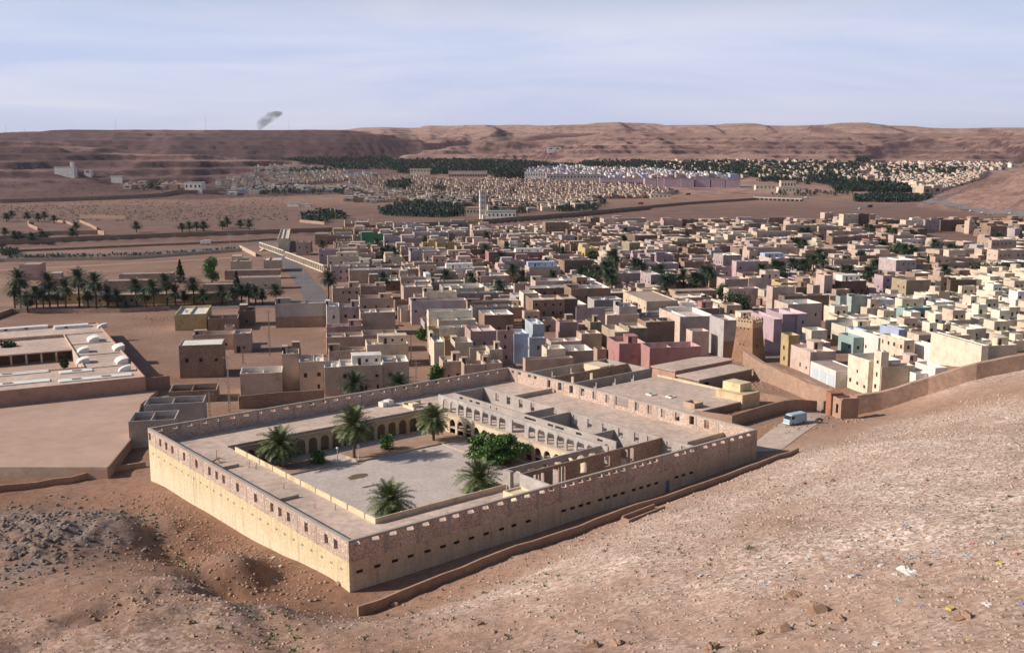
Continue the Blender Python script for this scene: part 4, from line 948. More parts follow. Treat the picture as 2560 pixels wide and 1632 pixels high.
RC = [(.56, .48, .42), (.62, .56, .51), (.50, .40, .33), (.66, .64, .63), (.58, .52, .49), (.60, .52, .48)]
unit = {}
def unit_mesh(kind):
    if kind in unit: return unit[kind]
    mb = MB()
    if kind == 'window':   # 1 wide x 1 high, faces -y, pane set back inside a projecting surround
        mb.box(plain, -.5, .5, -.02, .02, 0, 1, 1); mb.box(plain, -.58, .58, -.10, 0.02, -.10, 0, 0); mb.box(plain, -.58, .58, -.07, .02, 1, 1.08, 0); mb.box(plain, -.58, -.5, -.07, .02, 0, 1, 0); mb.box(plain, .5, .58, -.07, .02, 0, 1, 0)
        unit[kind] = mb.mesh('window', [M['plaster'], M['pane']])
    elif kind == 'door':
        mb.box(plain, -.5, .5, -.03, .02, 0, 1, 1); mb.box(plain, -.62, .62, -.12, .02, 1, 1.06, 0)
        unit[kind] = mb.mesh('door', [M['plaster'], M['dark']])
    elif kind == 'arch':
        n = 8; pts = [(-.5, -.03, 0), (.5, -.03, 0)] + [(.5 * math.cos(math.pi * i / n), -.03, .6 + .4 * math.sin(math.pi * i / n)) for i in range(n + 1)]
        mb.poly(pts); unit[kind] = mb.mesh('arched_opening', [M['pane']])
    elif kind == 'tank':
        mb.tube((0, 0, .15), (0, 0, 1.2), .5, .5, 10); mb.box(plain, -.5, .5, -.5, .5, 0, .12); unit[kind] = mb.mesh('water_tank', [M['white']])
    elif kind == 'dish':
        n = 12; k = len(mb.v)
        for rr, zz in ((.1, 0), (.35, .06), (.6, .2)):
            for i in range(n): t = 6.2832 * i / n; mb.v.append((rr * math.cos(t), -.3 - zz * .7 - rr * .1 * math.sin(t), 1.1 + rr * math.sin(t)))
        for j in range(2):
            for i in range(n): mb.f.append((j * n + i, j * n + (i + 1) % n, j * n + n + (i + 1) % n, j * n + n + i)); mb.m.append(0)
        mb.f.append(tuple(range(n))); mb.m.append(0); mb.tube((0, 0, 0), (0, -.3, 1.1), .05, .05, 5); unit[kind] = mb.mesh('satellite_dish', [M['white']])
    elif kind == 'antenna':
        mb.tube((0, 0, 0), (0, 0, 2.6), .04, .03, 5)
        for i in range(4): mb.tube((-.5 + .08 * i, 0, 2.0 + .16 * i), (.5 - .08 * i, 0, 2.0 + .16 * i), .025, .025, 4)
        unit[kind] = mb.mesh('antenna', [M['metal']])
    return unit[kind]
def inst(kind, name, parent, l, rz=0, sc=(1, 1, 1), col=None):
    o = bpy.data.objects.new(name, unit_mesh(kind)); C.objects.link(o); o.parent = parent; o.location = l; o.rotation_euler = (0, 0, rz); o.scale = sc
    if col: o.color = (*col, 1)
    return o
HOUSES = []; BOXES = []; SPECS = []
def house(a, b, w, D, h, ck, feats=''):
    SPECS.append((a, b, w, D, h, ck, feats)); BOXES.append((a, a + w, b, b + D))
def build_house(a, b, w, D, h, ck, feats='', z0=None, detail=True, name='house', c2=None, rnd=None):
    """flat roofed house: front-left corner (a, b) in town axes, top at absolute height h"""
    r = rnd or random.Random(int(a * 31 + b * 17)); x, y = XY(a, b)
    cx, cy = XY(a + w / 2, b + D / 2); g = min(gz(x, y), gz(cx, cy)) if z0 is None else z0
    root = empty(name, (x, y, g), TH); H = h - g
    col = COL[ck]; j = lambda s=.05: r.uniform(-s, s)
    jf = 1 + .10 * r.uniform(-1, 1); col = tuple(max(.02, min(.76, c * jf)) for c in col)
    if c2 is None: c2 = COL['w'] if 'i' in feats else (COL['l'] if 'u' in feats else tuple(min(.74, c * 1.0 + .13) for c in col))
    rc = COL['w'] if 'R' in feats else ((.40, .31, .26) if 'q' in feats else r.choice(RC))
    t = .22; pp = .25 if 'q' in feats else (.9 if 'P' not in feats else 1.5)
    mb = MB(); c4 = [(0, 0), (w, 0), (w, D), (0, D)]; ci = [(t, t), (w - t, t), (w - t, D - t), (t, D - t)]
    tz = [H + j(.06) for _ in range(4)]
    for i in range(4):
        k = (i + 1) % 4; a0, a1 = c4[i], c4[k]; b0, b1 = ci[i], ci[k]
        mb.poly([(*a0, -1.5), (*a1, -1.5), (*a1, tz[k]), (*a0, tz[i])], 0)
        mb.poly([(*a0, tz[i]), (*a1, tz[k]), (*b1, tz[k]), (*b0, tz[i])], 1)
        mb.poly([(*b1, H - pp - .2), (*b0, H - pp - .2), (*b0, tz[i]), (*b1, tz[k])], 1)
    mt = {'X': M['rubble'], 'x': M['block'], 'S': M['stone']}
    wm = next((mt[f] for f in feats if f in mt), M['plaster'])
    mb.build('wall', [wm, M['inner']], root, col, c2)
    rb = MB()
    if 'O' in feats:      # no roof yet: earth floor and inner walls
        rb.poly([(t, t, .3), (w - t, t, .3), (w - t, D - t, .3), (t, D - t, .3)])
        rb.build('floor', M['dirt'], root)
        pb = MB(); pb.box(plain, w * .45, w * .45 + .2, t, D - t, .2, H - .3); pb.build('partition', [wm], root, col)
    else:
        rb.poly([(t, t, H - pp), (w - t, t, H - pp), (w - t, D - t, H - pp), (t, D - t, H - pp)])
        rb.build('roof', M['inner'], root, None, rc)
    top = H - pp
    def room(x0, x1, y0, y1, hh, cc=None, door=True, wins=0):
        rm = MB(); rm.box(plain, x0, x1, y0, y1, top, top + hh, 0); e = .12; rm.box(plain, x0 - e, x1 + e, y0 - e, y1 + e, top + hh, top + hh + .12, 0)
        o = rm.build('roof_room', M['plaster'], root, cc or col)
        if door: inst('door', 'door', o, (x0 + .25 * (x1 - x0), y0, top), 0, (.8, 1, 1.9), col)
        for i in range(wins): inst('window', 'window', o, (x0 + (i + 1.5) * (x1 - x0) / (wins + 1), y0, top + .9), 0, (.6, 1, .7), col)
    if 'q' not in feats and 'O' not in feats and detail:
        rr = r.random()
        if 't' in feats: room(.0 + .02, w * .4, D * .45, D - .02, 2.4)
        elif 'V' in feats:
            x0, x1 = (.0, w * r.uniform(.4, .65)) if r.random() < .5 else (w * r.uniform(.35, .6), w); y0 = D * r.uniform(.35, .55); hh = 3.0; um = MB(); q4 = [(x0, y0), (x1, y0), (x1, D), (x0, D)]; i4 = [(x0 + t, y0 + t), (x1 - t, y0 + t), (x1 - t, D - t), (x0 + t, D - t)]; zt = H - .05 + hh - pp + .7
            for i in range(4):
                k = (i + 1) % 4; um.poly([(*q4[i], H - pp - .05), (*q4[k], H - pp - .05), (*q4[k], zt), (*q4[i], zt)], 0); um.poly([(*q4[i], zt), (*q4[k], zt), (*i4[k], zt), (*i4[i], zt)], 1); um.poly([(*i4[k], zt - .7), (*i4[i], zt - .7), (*i4[i], zt), (*i4[k], zt)], 1)
            um.poly([(*p, zt - .7) for p in i4], 1); uo = um.build('upper_storey', [M['plaster'], M['inner']], root, tuple(min(.75, c * (.88 + .3 * rr)) for c in col), c2)
            inst('door', 'door', uo, (x0 + .3 * (x1 - x0), y0, top), 0, (.9, 1, 1.9), col)
            if x1 - x0 > 4: inst('window', 'window', uo, (x0 + .72 * (x1 - x0), y0, top + 1.1), 0, (.8, 1, .8), col)
        elif 'T' in feats: room(w * .3, w - .02, D * .5, D - .02, 2.5, COL['w'] if 'i' in feats else None, True, 2)
        elif 'U' in feats: room(w * .05, w * .95, D * .6, D - .02, 2.5, COL['l'], True, 3)
        elif rr < .20: room(w * .62, w - .02, D * .62, D - .02, 2.1)
        elif rr < .36: room(.02, w * .30, D * .66, D - .02, 2.0)
        if rr > .25 and w > 6:
            pb = MB(); xx = w * r.uniform(.35, .6); pb.box(plain, xx, xx + .18, t, D - t, top, top + r.uniform(.5, .85)); pb.build('parapet', M['inner'], root, None, c2)
        if r.random() < .65 and D > 5:
            s = r.uniform(1.2, 2.4); pb = MB(); xx = w * r.uniform(.15, .6); yy = D * r.uniform(.2, .4)
            for q in ((xx, xx + s, yy, yy + .15), (xx, xx + s, yy + s, yy + s + .15), (xx, xx + .15, yy + .15, yy + s), (xx + s - .15, xx + s, yy + .15, yy + s)): pb.box(plain, *q, top, top + .45)
            pb.build('light_well', M['inner'], root, None, c2)
        if r.random() < .5 and w > 5:
            cb = MB(); xx = w * r.uniform(.1, .8); yy = D * r.uniform(.12, .5); cb.box(plain, xx, xx + r.uniform(.5, 1.6), yy, yy + r.uniform(.4, 1.2), top, top + r.uniform(.3, 1.1)); cb.build('roof_box', M['plaster'], root, tuple(c * (.6 + .6 * rr) for c in col))
        if r.random() < .14: inst('tank', 'water_tank', root, (w * r.uniform(.2, .8), D * .4, top), 0, (1, 1, 1))
        if r.random() < .06: inst('dish', 'satellite_dish', root, (w * r.uniform(.2, .8), D * .3, top), r.uniform(-.6, .6))
        if r.random() < .22: inst('antenna', 'antenna', root, (w * r.uniform(.2, .8), D * r.uniform(.3, .7), top), r.uniform(0, 3))
    fl = max(1, int((H - .8) / 3.0))
    def wins(face, dens):
        Lw = w if face == 'f' else D; n = max(1, int(Lw / dens)); n = min(n, 9)
        for f in range(fl):
            for i in range(n):
                if r.random() < .22 and n > 1: continue
                pz = f * 3.1 + 1.35 + j(.1); s = Lw * (i + .5) / n + j(.3); ws = r.choice((.6, .8, .9)); hs = r.choice((.75, 1.0, 1.1))
                if pz + hs > H - .5: continue
                if face == 'f': inst('window', 'window', root, (s, -.005, pz), 0, (ws, 1, hs), col)
                else: inst('window', 'window', root, (-.005, D - s, pz), -math.pi / 2, (ws, 1, hs), col)
    if detail:
        if 'w' in feats: wins('f', 2.6)
        elif r.random() < .75 and 'n' not in feats: wins('f', 3.8)
        if 'W' in feats: wins('l', 2.8)
        elif r.random() < .6 and 'n' not in feats: wins('l', 4.2)
        if 'G' in feats:
            for i in range(3):
                gm = MB(); y0 = D * (.06 + .31 * i); gm.box(plain, -.05, -.003, y0, y0 + D * .24, .1, 3.0); gm.build('garage_door', M['shutter'], root)
        if 'a' in feats:
            for i in range(max(2, int(w / 2.6))): inst('arch', 'arched_opening', root, ((i + .5) * w / max(2, int(w / 2.6)), -.005, .3 + (fl - 1) * 3.0), 0, (1.5, 1, 2.2))
        if r.random() < .35 and 'n' not in feats: inst('door', 'door', root, (w * r.uniform(.2, .8), -.005, 0), 0, (1.1, 1, 2.2), col)
    if 'z' in feats:   # darker lower storey band
        pb = MB(); pb.box(plain, -.02, w + .02, -.04, -.003, 0, H * .45); pb.build('lower_wall', M['rubble'], root)
    HOUSES.append(dict(o=root, a=a, b=b, w=w, D=D, h=h, H=H, ck=ck, f=feats, g=g))
    return root
def solve_u(fn, u, lo, hi):
    f0 = proj(fn(lo))[0] - u
    for _ in range(40):
        m = (lo + hi) / 2; fm = proj(fn(m))[0] - u
        if (fm > 0) == (f0 > 0): lo = m
        else: hi = m
    return (lo + hi) / 2
# measured houses: (left x, top y, right x, height, depth (or -x of the far left corner), colour, features) per survey sheet
TABLE = [
((560, 540, .2736), [   # district behind the north wall of the courtyard building
 (145,1442,530,5.6,8,'B','nPi'),(530,1262,685,9.6,7,'B','n'),(686,1335,914,8.2,10,'B','nw'),(916,1384,1058,7.2,8,'B','iRn'),(1060,1372,1450,7.4,9,'B','iwT'),(1452,1336,1690,7.8,9,'B','iw'),
 (1306,1178,1685,6.6,9,'c','aT'),(958,1235,1295,4.3,6,'k','SRn'),(936,1110,1285,5.2,8,'b','n'),(1270,1088,1590,5.6,9,'b','P'),(936,1012,1268,5.0,6,'p',''),(1246,885,1565,8.0,9,'b','n'),
 (1240,752,1545,8.2,9,'b','P'),(936,826,1054,8.8,9,'w','w'),(1056,834,1240,8.2,9,'m','w'),(466,804,934,8.6,8,'g','xnz'),(990,657,1240,7.0,10,'b','w'),(1245,642,1480,6.0,8,'b','P'),
 (975,462,1150,7.6,9,'m','w'),(1152,462,1326,7.2,9,'P','P'),(945,372,1230,8.2,7,'c','wT'),(1095,432,1330,7.4,5,'c','a'),(1332,455,1640,5.8,9,'k','X'),(866,312,1040,8.0,10,'M','W'),
 (1210,345,1385,6.8,9,'b','t'),(656,240,790,8.2,12,'b','n'),(492,206,590,9.0,-447,'c','n'),(830,186,1078,5.8,8,'k',''),(1000,122,1172,8.0,6,'y','n'),(1256,172,1460,8.2,9,'v','iRn'),(1464,194,1615,8.0,9,'m','un'),
 (560,1210,700,3.2,4,'k','On'),
 ]),
((1000, 540, .1661), [
 (112,132,372,8.4,9,'G','U'),(215,252,728,8.2,12,'m','n'),(732,262,830,6.5,12,'b','W'),(345,402,548,7.0,8,'y','n'),(556,400,850,7.6,12,'y','w'),(852,456,1058,6.6,9,'b',''),(1062,452,1385,6.2,9,'b','iR'),
 (158,534,605,8.6,11,'m','w'),(18,505,150,7.4,9,'b',''),(905,602,1128,5.0,9,'r','n'),(540,792,1120,5.6,9,'w','iRT'),(345,972,500,4.6,17,'w','qRn'),(1210,906,1650,7.0,13,'b','n'),(1125,860,1205,6.0,9,'G','R'),
 (1335,542,1588,8.0,11,'r','n'),(1590,552,2165,7.2,8,'r','iRT'),(1640,322,2000,7.0,9,'b','iRT'),(2002,300,2120,7.4,9,'b','w'),(1540,272,2090,6.6,8,'m','iR'),(595,94,1005,7.2,8,'g','wR'),(1012,78,1245,7.8,7,'y','n'),
 (1080,202,1210,7.2,9,'P','w'),(1230,212,1450,6.2,8,'c',''),(632,182,790,7.6,7,'P',''),(735,244,1000,6.2,8,'c','a'),(850,322,1210,5.2,6,'k','R'),(1010,362,1500,5.6,8,'p','R'),(1945,768,2412,8.2,10,'B','uUn'),
 (1540,682,1880,6.2,8,'m',''),(1750,642,2090,5.4,5,'r','q'),(1200,600,1400,4.6,8,'k','O'),(1280,458,1380,5.8,8,'b',''),(1660,420,1900,6.4,7,'w','iR'),(1945,452,2250,6.4,8,'k','iR'),(2160,480,2400,6.0,8,'k','w'),
 (0,905,240,4.8,8,'b','qR'),(480,990,960,6.4,6,'P','R'),(1640,820,1860,4.6,6,'b',''),(610,740,900,4.0,8,'k','q'),
 ]),
((1000, 520, .2907), [
 (30,680,280,7.6,12,'b','n'),(98,802,575,8.6,12,'m','wP'),(205,724,490,11.0,4,'c','w'),(580,806,960,8.4,12,'b','P'),(622,852,960,7.4,5,'k','xn'),(445,690,715,8.2,8,'c','w'),(490,735,850,7.2,5,'g','n'),
 (245,890,618,11.0,4.5,'C','w'),(332,968,652,8.6,9,'c','nR'),(246,1034,330,7.8,4,'y','n'),(334,1032,590,7.8,4,'C','n'),(292,1152,380,8.4,-245,'C','nR'),(384,1130,470,5.2,10,'y','w'),(472,1158,628,8.0,9,'c','nP'),
 (606,1062,832,8.8,11,'p','w'),(836,1056,976,9.8,-830,'p','w'),(980,1084,1108,8.8,9,'l','n'),(1142,1000,1240,10.2,11,'L','n'),(1112,1120,1250,7.8,4,'L','w'),
 (368,1322,540,5.4,8,'b','w'),(552,1348,732,5.6,8,'b','nw'),(735,1336,880,5.6,9,'b','n'),(690,1262,768,7.0,6,'c','n'),(770,1218,882,8.0,6,'c','n'),(600,1205,760,6.4,4,'c','P'),
 (1078,1302,1492,6.6,-1005,'b','nP'),(1262,1212,1425,8.6,6,'c','w'),(1432,1232,1665,7.0,9,'b','iPn'),(1300,1150,1560,6.2,6,'P','R'),
 (1142,792,1418,9.8,12,'k','Xw'),(1420,782,1526,9.6,12,'K','n'),(985,652,1108,8.0,-975,'p','n'),(1112,690,1470,7.2,8,'k','iR'),(1472,694,1812,8.6,11,'k','iRP'),(1062,732,1190,9.4,8,'c','R'),
 (1165,630,1420,6.6,10,'B','iR'),(1430,625,1690,6.0,9,'m','iR'),(1515,862,1766,9.2,-1512,'m','uPn'),(1670,792,1918,7.6,9,'g','xn'),(1886,850,2040,8.8,7,'G','x'),
 (1372,984,1530,9.0,-1340,'p','nP'),(1540,1000,1632,7.6,8,'p','P'),(1636,982,1736,9.2,9,'o','n'),(1562,1082,1734,7.6,6,'b','n'),(1848,1066,1968,9.2,-1735,'o','nP'),(1970,1034,2132,9.8,10,'o','n'),
 (2116,982,2364,9.6,8,'K','Xn'),(1886,1168,2118,8.0,-1780,'r','nP'),(2148,1204,2590,8.0,8,'r','nP'),(1697,1215,1775,4.6,4,'b',''),(2120,802,2390,7.6,-1920,'Y','qW'),
 (1780,920,2060,6.4,8,'P','R'),(2070,925,2290,5.4,7,'g','On'),(1408,455,1665,7.2,11,'K','Xn'),(1850,560,2120,7.0,9,'m','n'),
 ]),
((1340, 540, .1661), [
 (820,26,1020,8.0,-765,'k','n'),(1022,40,1665,9.4,12,'B','w'),(142,96,500,12.0,10,'k','wWi'),(600,152,1042,5.8,9,'k','R'),(1252,172,1570,7.0,-1190,'M','iR'),(1492,292,1830,8.2,-1335,'K','n'),
 (1902,238,2225,8.0,9,'K','n'),(1922,62,2202,9.4,-1870,'p','n'),(388,292,580,9.0,-345,'m','RW'),(640,312,982,8.2,-580,'k','Rn'),(575,165,700,7.4,7,'P',''),(712,212,945,7.0,7,'p','iR'),
 (988,272,1228,7.2,8,'k','w'),(1405,402,1570,8.2,-1290,'o','W'),(755,405,1285,6.4,6,'o','n'),(740,482,932,8.2,-630,'y','n'),(1062,560,1110,6.6,-935,'c','n'),(524,430,630,8.0,8,'k','n'),(436,420,505,8.2,8,'P','W'),
 (430,672,865,9.0,-405,'K','n'),(1030,770,1150,5.0,-870,'c','n'),(210,460,350,6.6,8,'k',''),(255,590,620,5.6,6,'p','R'),(1730,882,2112,8.6,-1572,'m','Rw'),(1655,722,2150,6.6,8,'m',''),(1722,570,2070,8.4,8,'M','ui'),
 (1582,622,1822,6.8,7,'m','iR'),(1462,572,1655,7.0,-1420,'M','iR'),(1850,472,2040,7.2,8,'P',''),(2045,382,2300,7.2,8,'o',''),(2280,480,2420,7.4,8,'k','iR'),(1640,700,1860,5.6,6,'Y','n'),(410,932,720,5.0,8,'P','R'),
 (490,1002,910,5.2,9,'k','iR'),(1120,480,1300,7.4,9,'c','R'),(1270,700,1340,5.6,-1250,'P','n'),(0,470,205,6.4,8,'G','iR'),
 ]),
((1640, 540, .2085), [
 (88,46,320,9.0,8,'p',''),(322,46,510,8.8,9,'K','n'),(348,156,622,8.0,-345,'k','n'),(76,190,350,7.0,9,'g','n'),(620,290,860,6.8,-550,'c',''),(862,222,1060,9.0,8,'c','T'),(1212,192,1700,7.8,9,'B','P'),(1555,112,1932,9.2,-1525,'B','R'),
 (1002,42,1340,8.0,8,'m','iR'),(1352,22,1540,9.0,-1345,'k','n'),(1112,92,1482,8.0,8,'k',''),(738,362,892,8.2,-705,'r','n'),(1002,392,1110,8.0,-895,'k','n'),(1120,412,1212,8.6,9,'P','n'),(1120,384,1702,7.6,7,'B','n'),
 (1385,508,1640,7.4,-1235,'P','Un'),(806,472,1030,9.0,-690,'m','iRW'),(966,546,1312,8.2,-865,'M','iRu'),(5,472,212,8.0,9,'M','n'),(342,548,652,7.2,8,'k',''),(382,388,562,7.8,8,'k','iR'),(216,462,430,6.8,8,'k','n'),
 (430,470,600,6.6,6,'P',''),(720,612,980,5.0,7,'M','iR'),(290,1208,712,9.4,-40,'P','iPn'),(402,1112,766,8.4,10,'r','in'),(232,902,730,4.6,8,'s','qw'),(742,1062,925,4.0,-560,'c','qn'),(828,758,1108,9.0,-730,'P','nP'),(1112,742,1350,10.6,-1108,'P','n'),
 (870,872,1248,7.0,5,'P','n'),(816,1252,1000,12.0,-645,'G','zn'),(1416,1236,1515,11.2,-1142,'M','Pn'),(1520,1178,1682,10.8,12,'M','nP'),(1690,1172,1822,10.8,12,'M','nPw'),(1586,1056,1995,12.0,-1420,'P','iRP'),
 (1542,962,2080,9.4,-1248,'K','nW'),(1400,852,1666,12.2,5,'P','R'),(1498,802,1700,7.2,-1385,'y','nP'),(1680,852,1882,7.0,8,'k','iR'),(2022,712,2120,12.0,-1700,'P','n'),(1918,745,2020,10.0,5,'b','n'),(1885,830,1968,9.0,5,'P','n'),
 (436,1384,640,8.2,5,'P','n'),(0,1266,222,9.6,6,'K','Xn'),(650,1010,700,3.6,3,'b','q'),(1950,125,2200,7.4,9,'B',''),(2120,240,2400,8.4,8,'k','w'),(1790,410,1990,6.4,8,'B',''),(2110,520,2400,6.4,8,'B','n'),
 ]),
((2060, 500, .2085), [
 (206,972,512,9.2,-50,'K','iRT'),(712,908,832,10.0,-605,'M','Wn'),(990,964,1284,11.0,-815,'o','nWP'),(1332,972,1405,10.4,-1285,'B','n'),(1405,922,1516,11.0,9,'b','nP'),(1518,958,1832,10.0,9,'K','iPn'),(572,1166,1002,6.4,7,'K','iPn'),
 (196,1158,330,9.4,-98,'T','nP'),(332,1158,576,9.8,10,'T','nP'),(178,1328,390,3.6,7,'b','On'),(866,722,1112,10.0,-660,'m','iRw'),(1396,702,1788,8.2,-1310,'b','w'),(1386,602,1950,8.0,8,'B','w'),(1790,742,2335,5.0,7,'B','n'),
 (2012,482,2310,13.4,-1970,'B','w'),(2090,602,2420,11.0,9,'B','w'),(2002,312,2190,11.4,-1888,'k','Wn'),(2292,342,2380,11.2,-2200,'m','Wn'),(1402,242,1812,9.2,9,'K','n'),(1216,242,1390,10.0,8,'m','w'),(982,242,1214,10.0,8,'c','w'),
 (622,242,910,9.2,9,'k','w'),(236,172,415,13.0,-180,'c','w'),(417,167,545,13.0,9,'K','n'),(546,172,620,11.0,8,'b','n'),(102,442,370,8.6,8,'k','n'),(100,372,296,7.6,8,'B',''),(372,422,530,8.2,8,'p','w'),(542,472,772,7.0,9,'r','a'),
 (836,422,1082,8.4,-770,'P','t'),(932,472,1182,7.4,6,'w','R'),(376,542,612,8.6,-285,'B','R'),(402,602,720,7.0,7,'P',''),(424,672,662,6.8,6,'k',''),(122,718,412,6.2,-95,'B','w'),(412,706,655,5.0,8,'b','n'),(1745,250,1812,10.5,6,'B','w'),
 (1085,560,1290,6.4,7,'P',''),(10,152,120,11.0,8,'P','w'),(1180,712,1240,7.0,8,'B','n'),(1500,600,1700,9.6,5,'c','w'),
 (1010,1175,1200,7.6,7,'C','n'),(1225,1130,1370,7.4,8,'C',''),(1380,1100,1515,8.0,7,'c','n'),
 ]),
((0, 640, .3909), [   # left of the courtyard building
 (1115,374,1318,5.8,-1160,'y','Rn'),(1328,402,1520,4.4,9,'k','On'),(1522,352,1625,5.6,9,'K','n'),(1232,504,1490,5.0,8,'b','P'),(1492,496,1604,6.2,8,'b',''),(1142,574,1420,9.2,10,'k','zRXq'),(1436,452,1495,6.2,4,'b','Rn'),
 (1078,868,1385,3.0,8,'k','On'),(820,1056,1118,5.4,8,'g','xOn'),(918,952,1300,5.8,7,'g','xOn'),
 ]),
((0, 560, .2907), [   # school and sheds behind the palm row
 (162,350,335,7.8,13,'p','qn'),(110,612,700,4.2,9,'y','qnw'),(706,612,905,4.2,9,'Y','qn'),(908,612,1480,4.2,8,'y','qw'),(890,492,1268,5.0,8,'s','qn'),(1022,432,1486,4.6,8,'s','qn'),(1560,602,1965,4.0,7,'y','qn'),(1740,520,2000,4.4,6,'s','qn'),
 (1982,322,2152,6.4,15,'Y','qw'),(2266,312,2420,6.4,15,'Y','qw'),(350,470,520,3.6,9,'p','qn'),(2052,462,2412,5.6,7,'Y','qw'),(1930,402,2410,4.6,6,'s','qn'),
 ]),
((1920, 720, .2658), [   # front houses of the old walled quarter
 (196,446,300,10.6,-125,'y','Wn'),(400,602,640,8.4,-205,'P','nW'),(640,782,860,6.2,-402,'w','qnG'),(950,688,1250,10.6,-642,'C','nWP'),(1070,604,1142,13.4,-950,'C','nW'),(1072,742,1385,9.8,6,'c','n'),(1575,752,1690,10.2,-1386,'w','nP'),
 (1392,806,1500,8.4,-1245,'w','nP'),(1332,702,1530,9.0,-1142,'P','nP'),(2012,544,2066,12.6,-1536,'C','qn'),(2070,544,2350,11.0,6,'c','n'),(1282,494,1380,9.4,-1062,'c','W'),(1535,540,1600,8.4,-1382,'w','n'),
 (872,404,950,6.4,9,'l','n'),(1232,392,1300,8.2,-1055,'l','n'),(806,468,900,5.6,9,'t','nP'),(1040,470,1100,6.8,-750,'w','R'),(330,520,590,8.6,5,'P','nR'),(410,400,560,8.0,6,'C','R'),
 (1285,190,1540,7.6,5,'t','a'),(1420,440,1600,8.4,-1310,'c','q'),
 ]),
]

ROWS = []
for (ox, oy, s), rows in TABLE:
    for rw in rows:
        x1, y1, x2, h, D, ck = rw[:6]; ft = rw[6] if len(rw) > 6 else ''
        p = atz(ox + x1 * s, oy + y1 * s, h); a, b = AB(p)
        a1 = solve_u(lambda q: (*XY(q, b), h), ox + x2 * s, a - 5, a + 120)
        if D < 0: D = solve_u(lambda q: (*XY(a, q), h), ox - D * s, b, b + 90) - b
        ROWS.append([a, b, max(2.0, a1 - a), D, h, ck, ft])
ROWS.sort(key=lambda q: q[1])
for i, A_ in enumerate(ROWS):        # keep neighbours from running into each other
    for B_ in ROWS[i + 1:]:
        ov = min(A_[0] + A_[2], B_[0] + B_[2]) - max(A_[0], B_[0])
        if ov > .3 and A_[1] + A_[3] > B_[1] + .0:
            if B_[1] - A_[1] > 2.2: A_[3] = B_[1] - A_[1] - .06
            elif ov < A_[2] * .5 and A_[0] < B_[0]: A_[2] = max(2, B_[0] - A_[0] - .06)
            elif ov < B_[2] * .5 and A_[0] < B_[0]: B_[2] -= (A_[0] + A_[2] - B_[0] + .06); B_[0] = A_[0] + A_[2] + .06
            else: B_[1] += .07
for q in ROWS: house(*q)
def pip(u, v, poly):
    c = False; n = len(poly)
    for i in range(n):
        (x1, y1), (x2, y2) = poly[i], poly[i - 1]
        if (y1 > v) != (y2 > v) and u < (x2 - x1) * (v - y1) / (y2 - y1) + x1: c = not c
    return c
TOWN = [(860, 568), (1000, 575), (1200, 580), (1350, 575), (1480, 560), (1700, 540), (1760, 522), (2060, 515), (2200, 528), (2420, 545), (2560, 560), (2560, 690), (2330, 720), (2180, 770), (2060, 780), (1960, 830), (1800, 850), (1660, 820), (1300, 840), (1040, 850), (1000, 740), (860, 700), (850, 640)]
HOLES = [[(2290, 580), (2330, 575), (2470, 590), (2480, 628), (2300, 622)], [(600, 780), (770, 790), (770, 880), (560, 900)], [(1790, 700), (1860, 705), (1900, 800), (1780, 800)], [(2040, 600), (2100, 590), (2120, 640), (2060, 640)]]
PALMAB = [AB((o.location.x, o.location.y)) for _, _, o in TOWNPALMS] + [AB(p) for p in TREEXY]
def free(a0, a1, b0, b1, m=.4):
    for pa, pb in PALMAB:
        if a0 < pa + 3.0 and a1 > pa - 3.0 and b0 - 1.5 < pb and b1 > pb - 13: return False
    for q in BOXES:
        if a0 < q[1] + m and a1 > q[0] - m and b0 < q[3] + m and b1 > q[2] - m: return False
    return True
FR2 = random.Random(99)
def fill(poly, holes, pa, pb, wk, hr, cols, cap, zt=None, fe=('V', 'i', 'Vi', 'iR', 'w', 'VW', 'R', 'n', 'nT', 'X', 'x', 'iw', 'R'), street=True, dmax=900):
    us = [atz(u, v, 0) for u, v in poly]; ab = [AB(p) for p in us]; n = 0
    a_lo, a_hi = min(p[0] for p in ab), max(p[0] for p in ab); b_lo, b_hi = min(p[1] for p in ab), max(p[1] for p in ab); b = b_lo; ri = 0
    while b < b_hi:
        a = a_lo + FR2.uniform(0, 3); ci = 0
        while a < a_hi:
            w = FR2.uniform(*wk); D = pb - FR2.uniform(.3, 2.0); x, y = XY(a + w / 2, b + D / 2); u, v = proj((x, y, 0))
            if pip(u, v, poly) and not any(pip(u, v, q) for q in holes) and 60 < y < dmax and n < cap:
                a0, a1, b0, b1 = a, a + w, b, b + D
                ok = free(a0, a1, b0, b1)
                if not ok:
                    for tr in ((a0, a1, b0 + D * .4, b1), (a0, a1, b0, b0 + D * .6), (a0 + w * .4, a1, b0, b1), (a0, a0 + w * .6, b0, b1), (a0 + w * .3, a1 - w * .2, b0 + D * .3, b1 - D * .2)):
                        if free(*tr): a0, a1, b0, b1 = tr; ok = True; break
                if ok:
                    h = FR2.choice(hr) + FR2.uniform(-.4, .5); house(a0, b0, a1 - a0, b1 - b0, h, FR2.choice(cols), FR2.choice(fe)); n += 1
            ci += 1; a += w + (.12 if (ci % 3 or not street) else 4.5)
        ri += 1; b += pb + (.1 if (ri % 3 or not street) else 3.6)
    return n
N1 = len(SPECS)
fill(TOWN, HOLES, 13, 13.5, (11, 21), (3.8, 4.1, 4.3, 4.5, 6.2, 6.6), 'bbbBBBkkkPPmKGcbBskB', 700)
N2 = len(SPECS)
KSAR = [(2085, 850), (2060, 800), (2200, 770), (2330, 725), (2470, 700), (2560, 700), (2700, 700), (2700, 900), (2560, 880), (2420, 905), (2200, 880)]
fill(KSAR, [], 8, 9.6, (8, 14), (4.2, 4.8, 5.4, 6.0, 6.6), 'CCCCccCCwwcCYBCC', 400, fe=('V', 'V', 'n', 'Vi', 'a', 'aV', 'R', 'iR', 'nP', 'Va'), street=False)
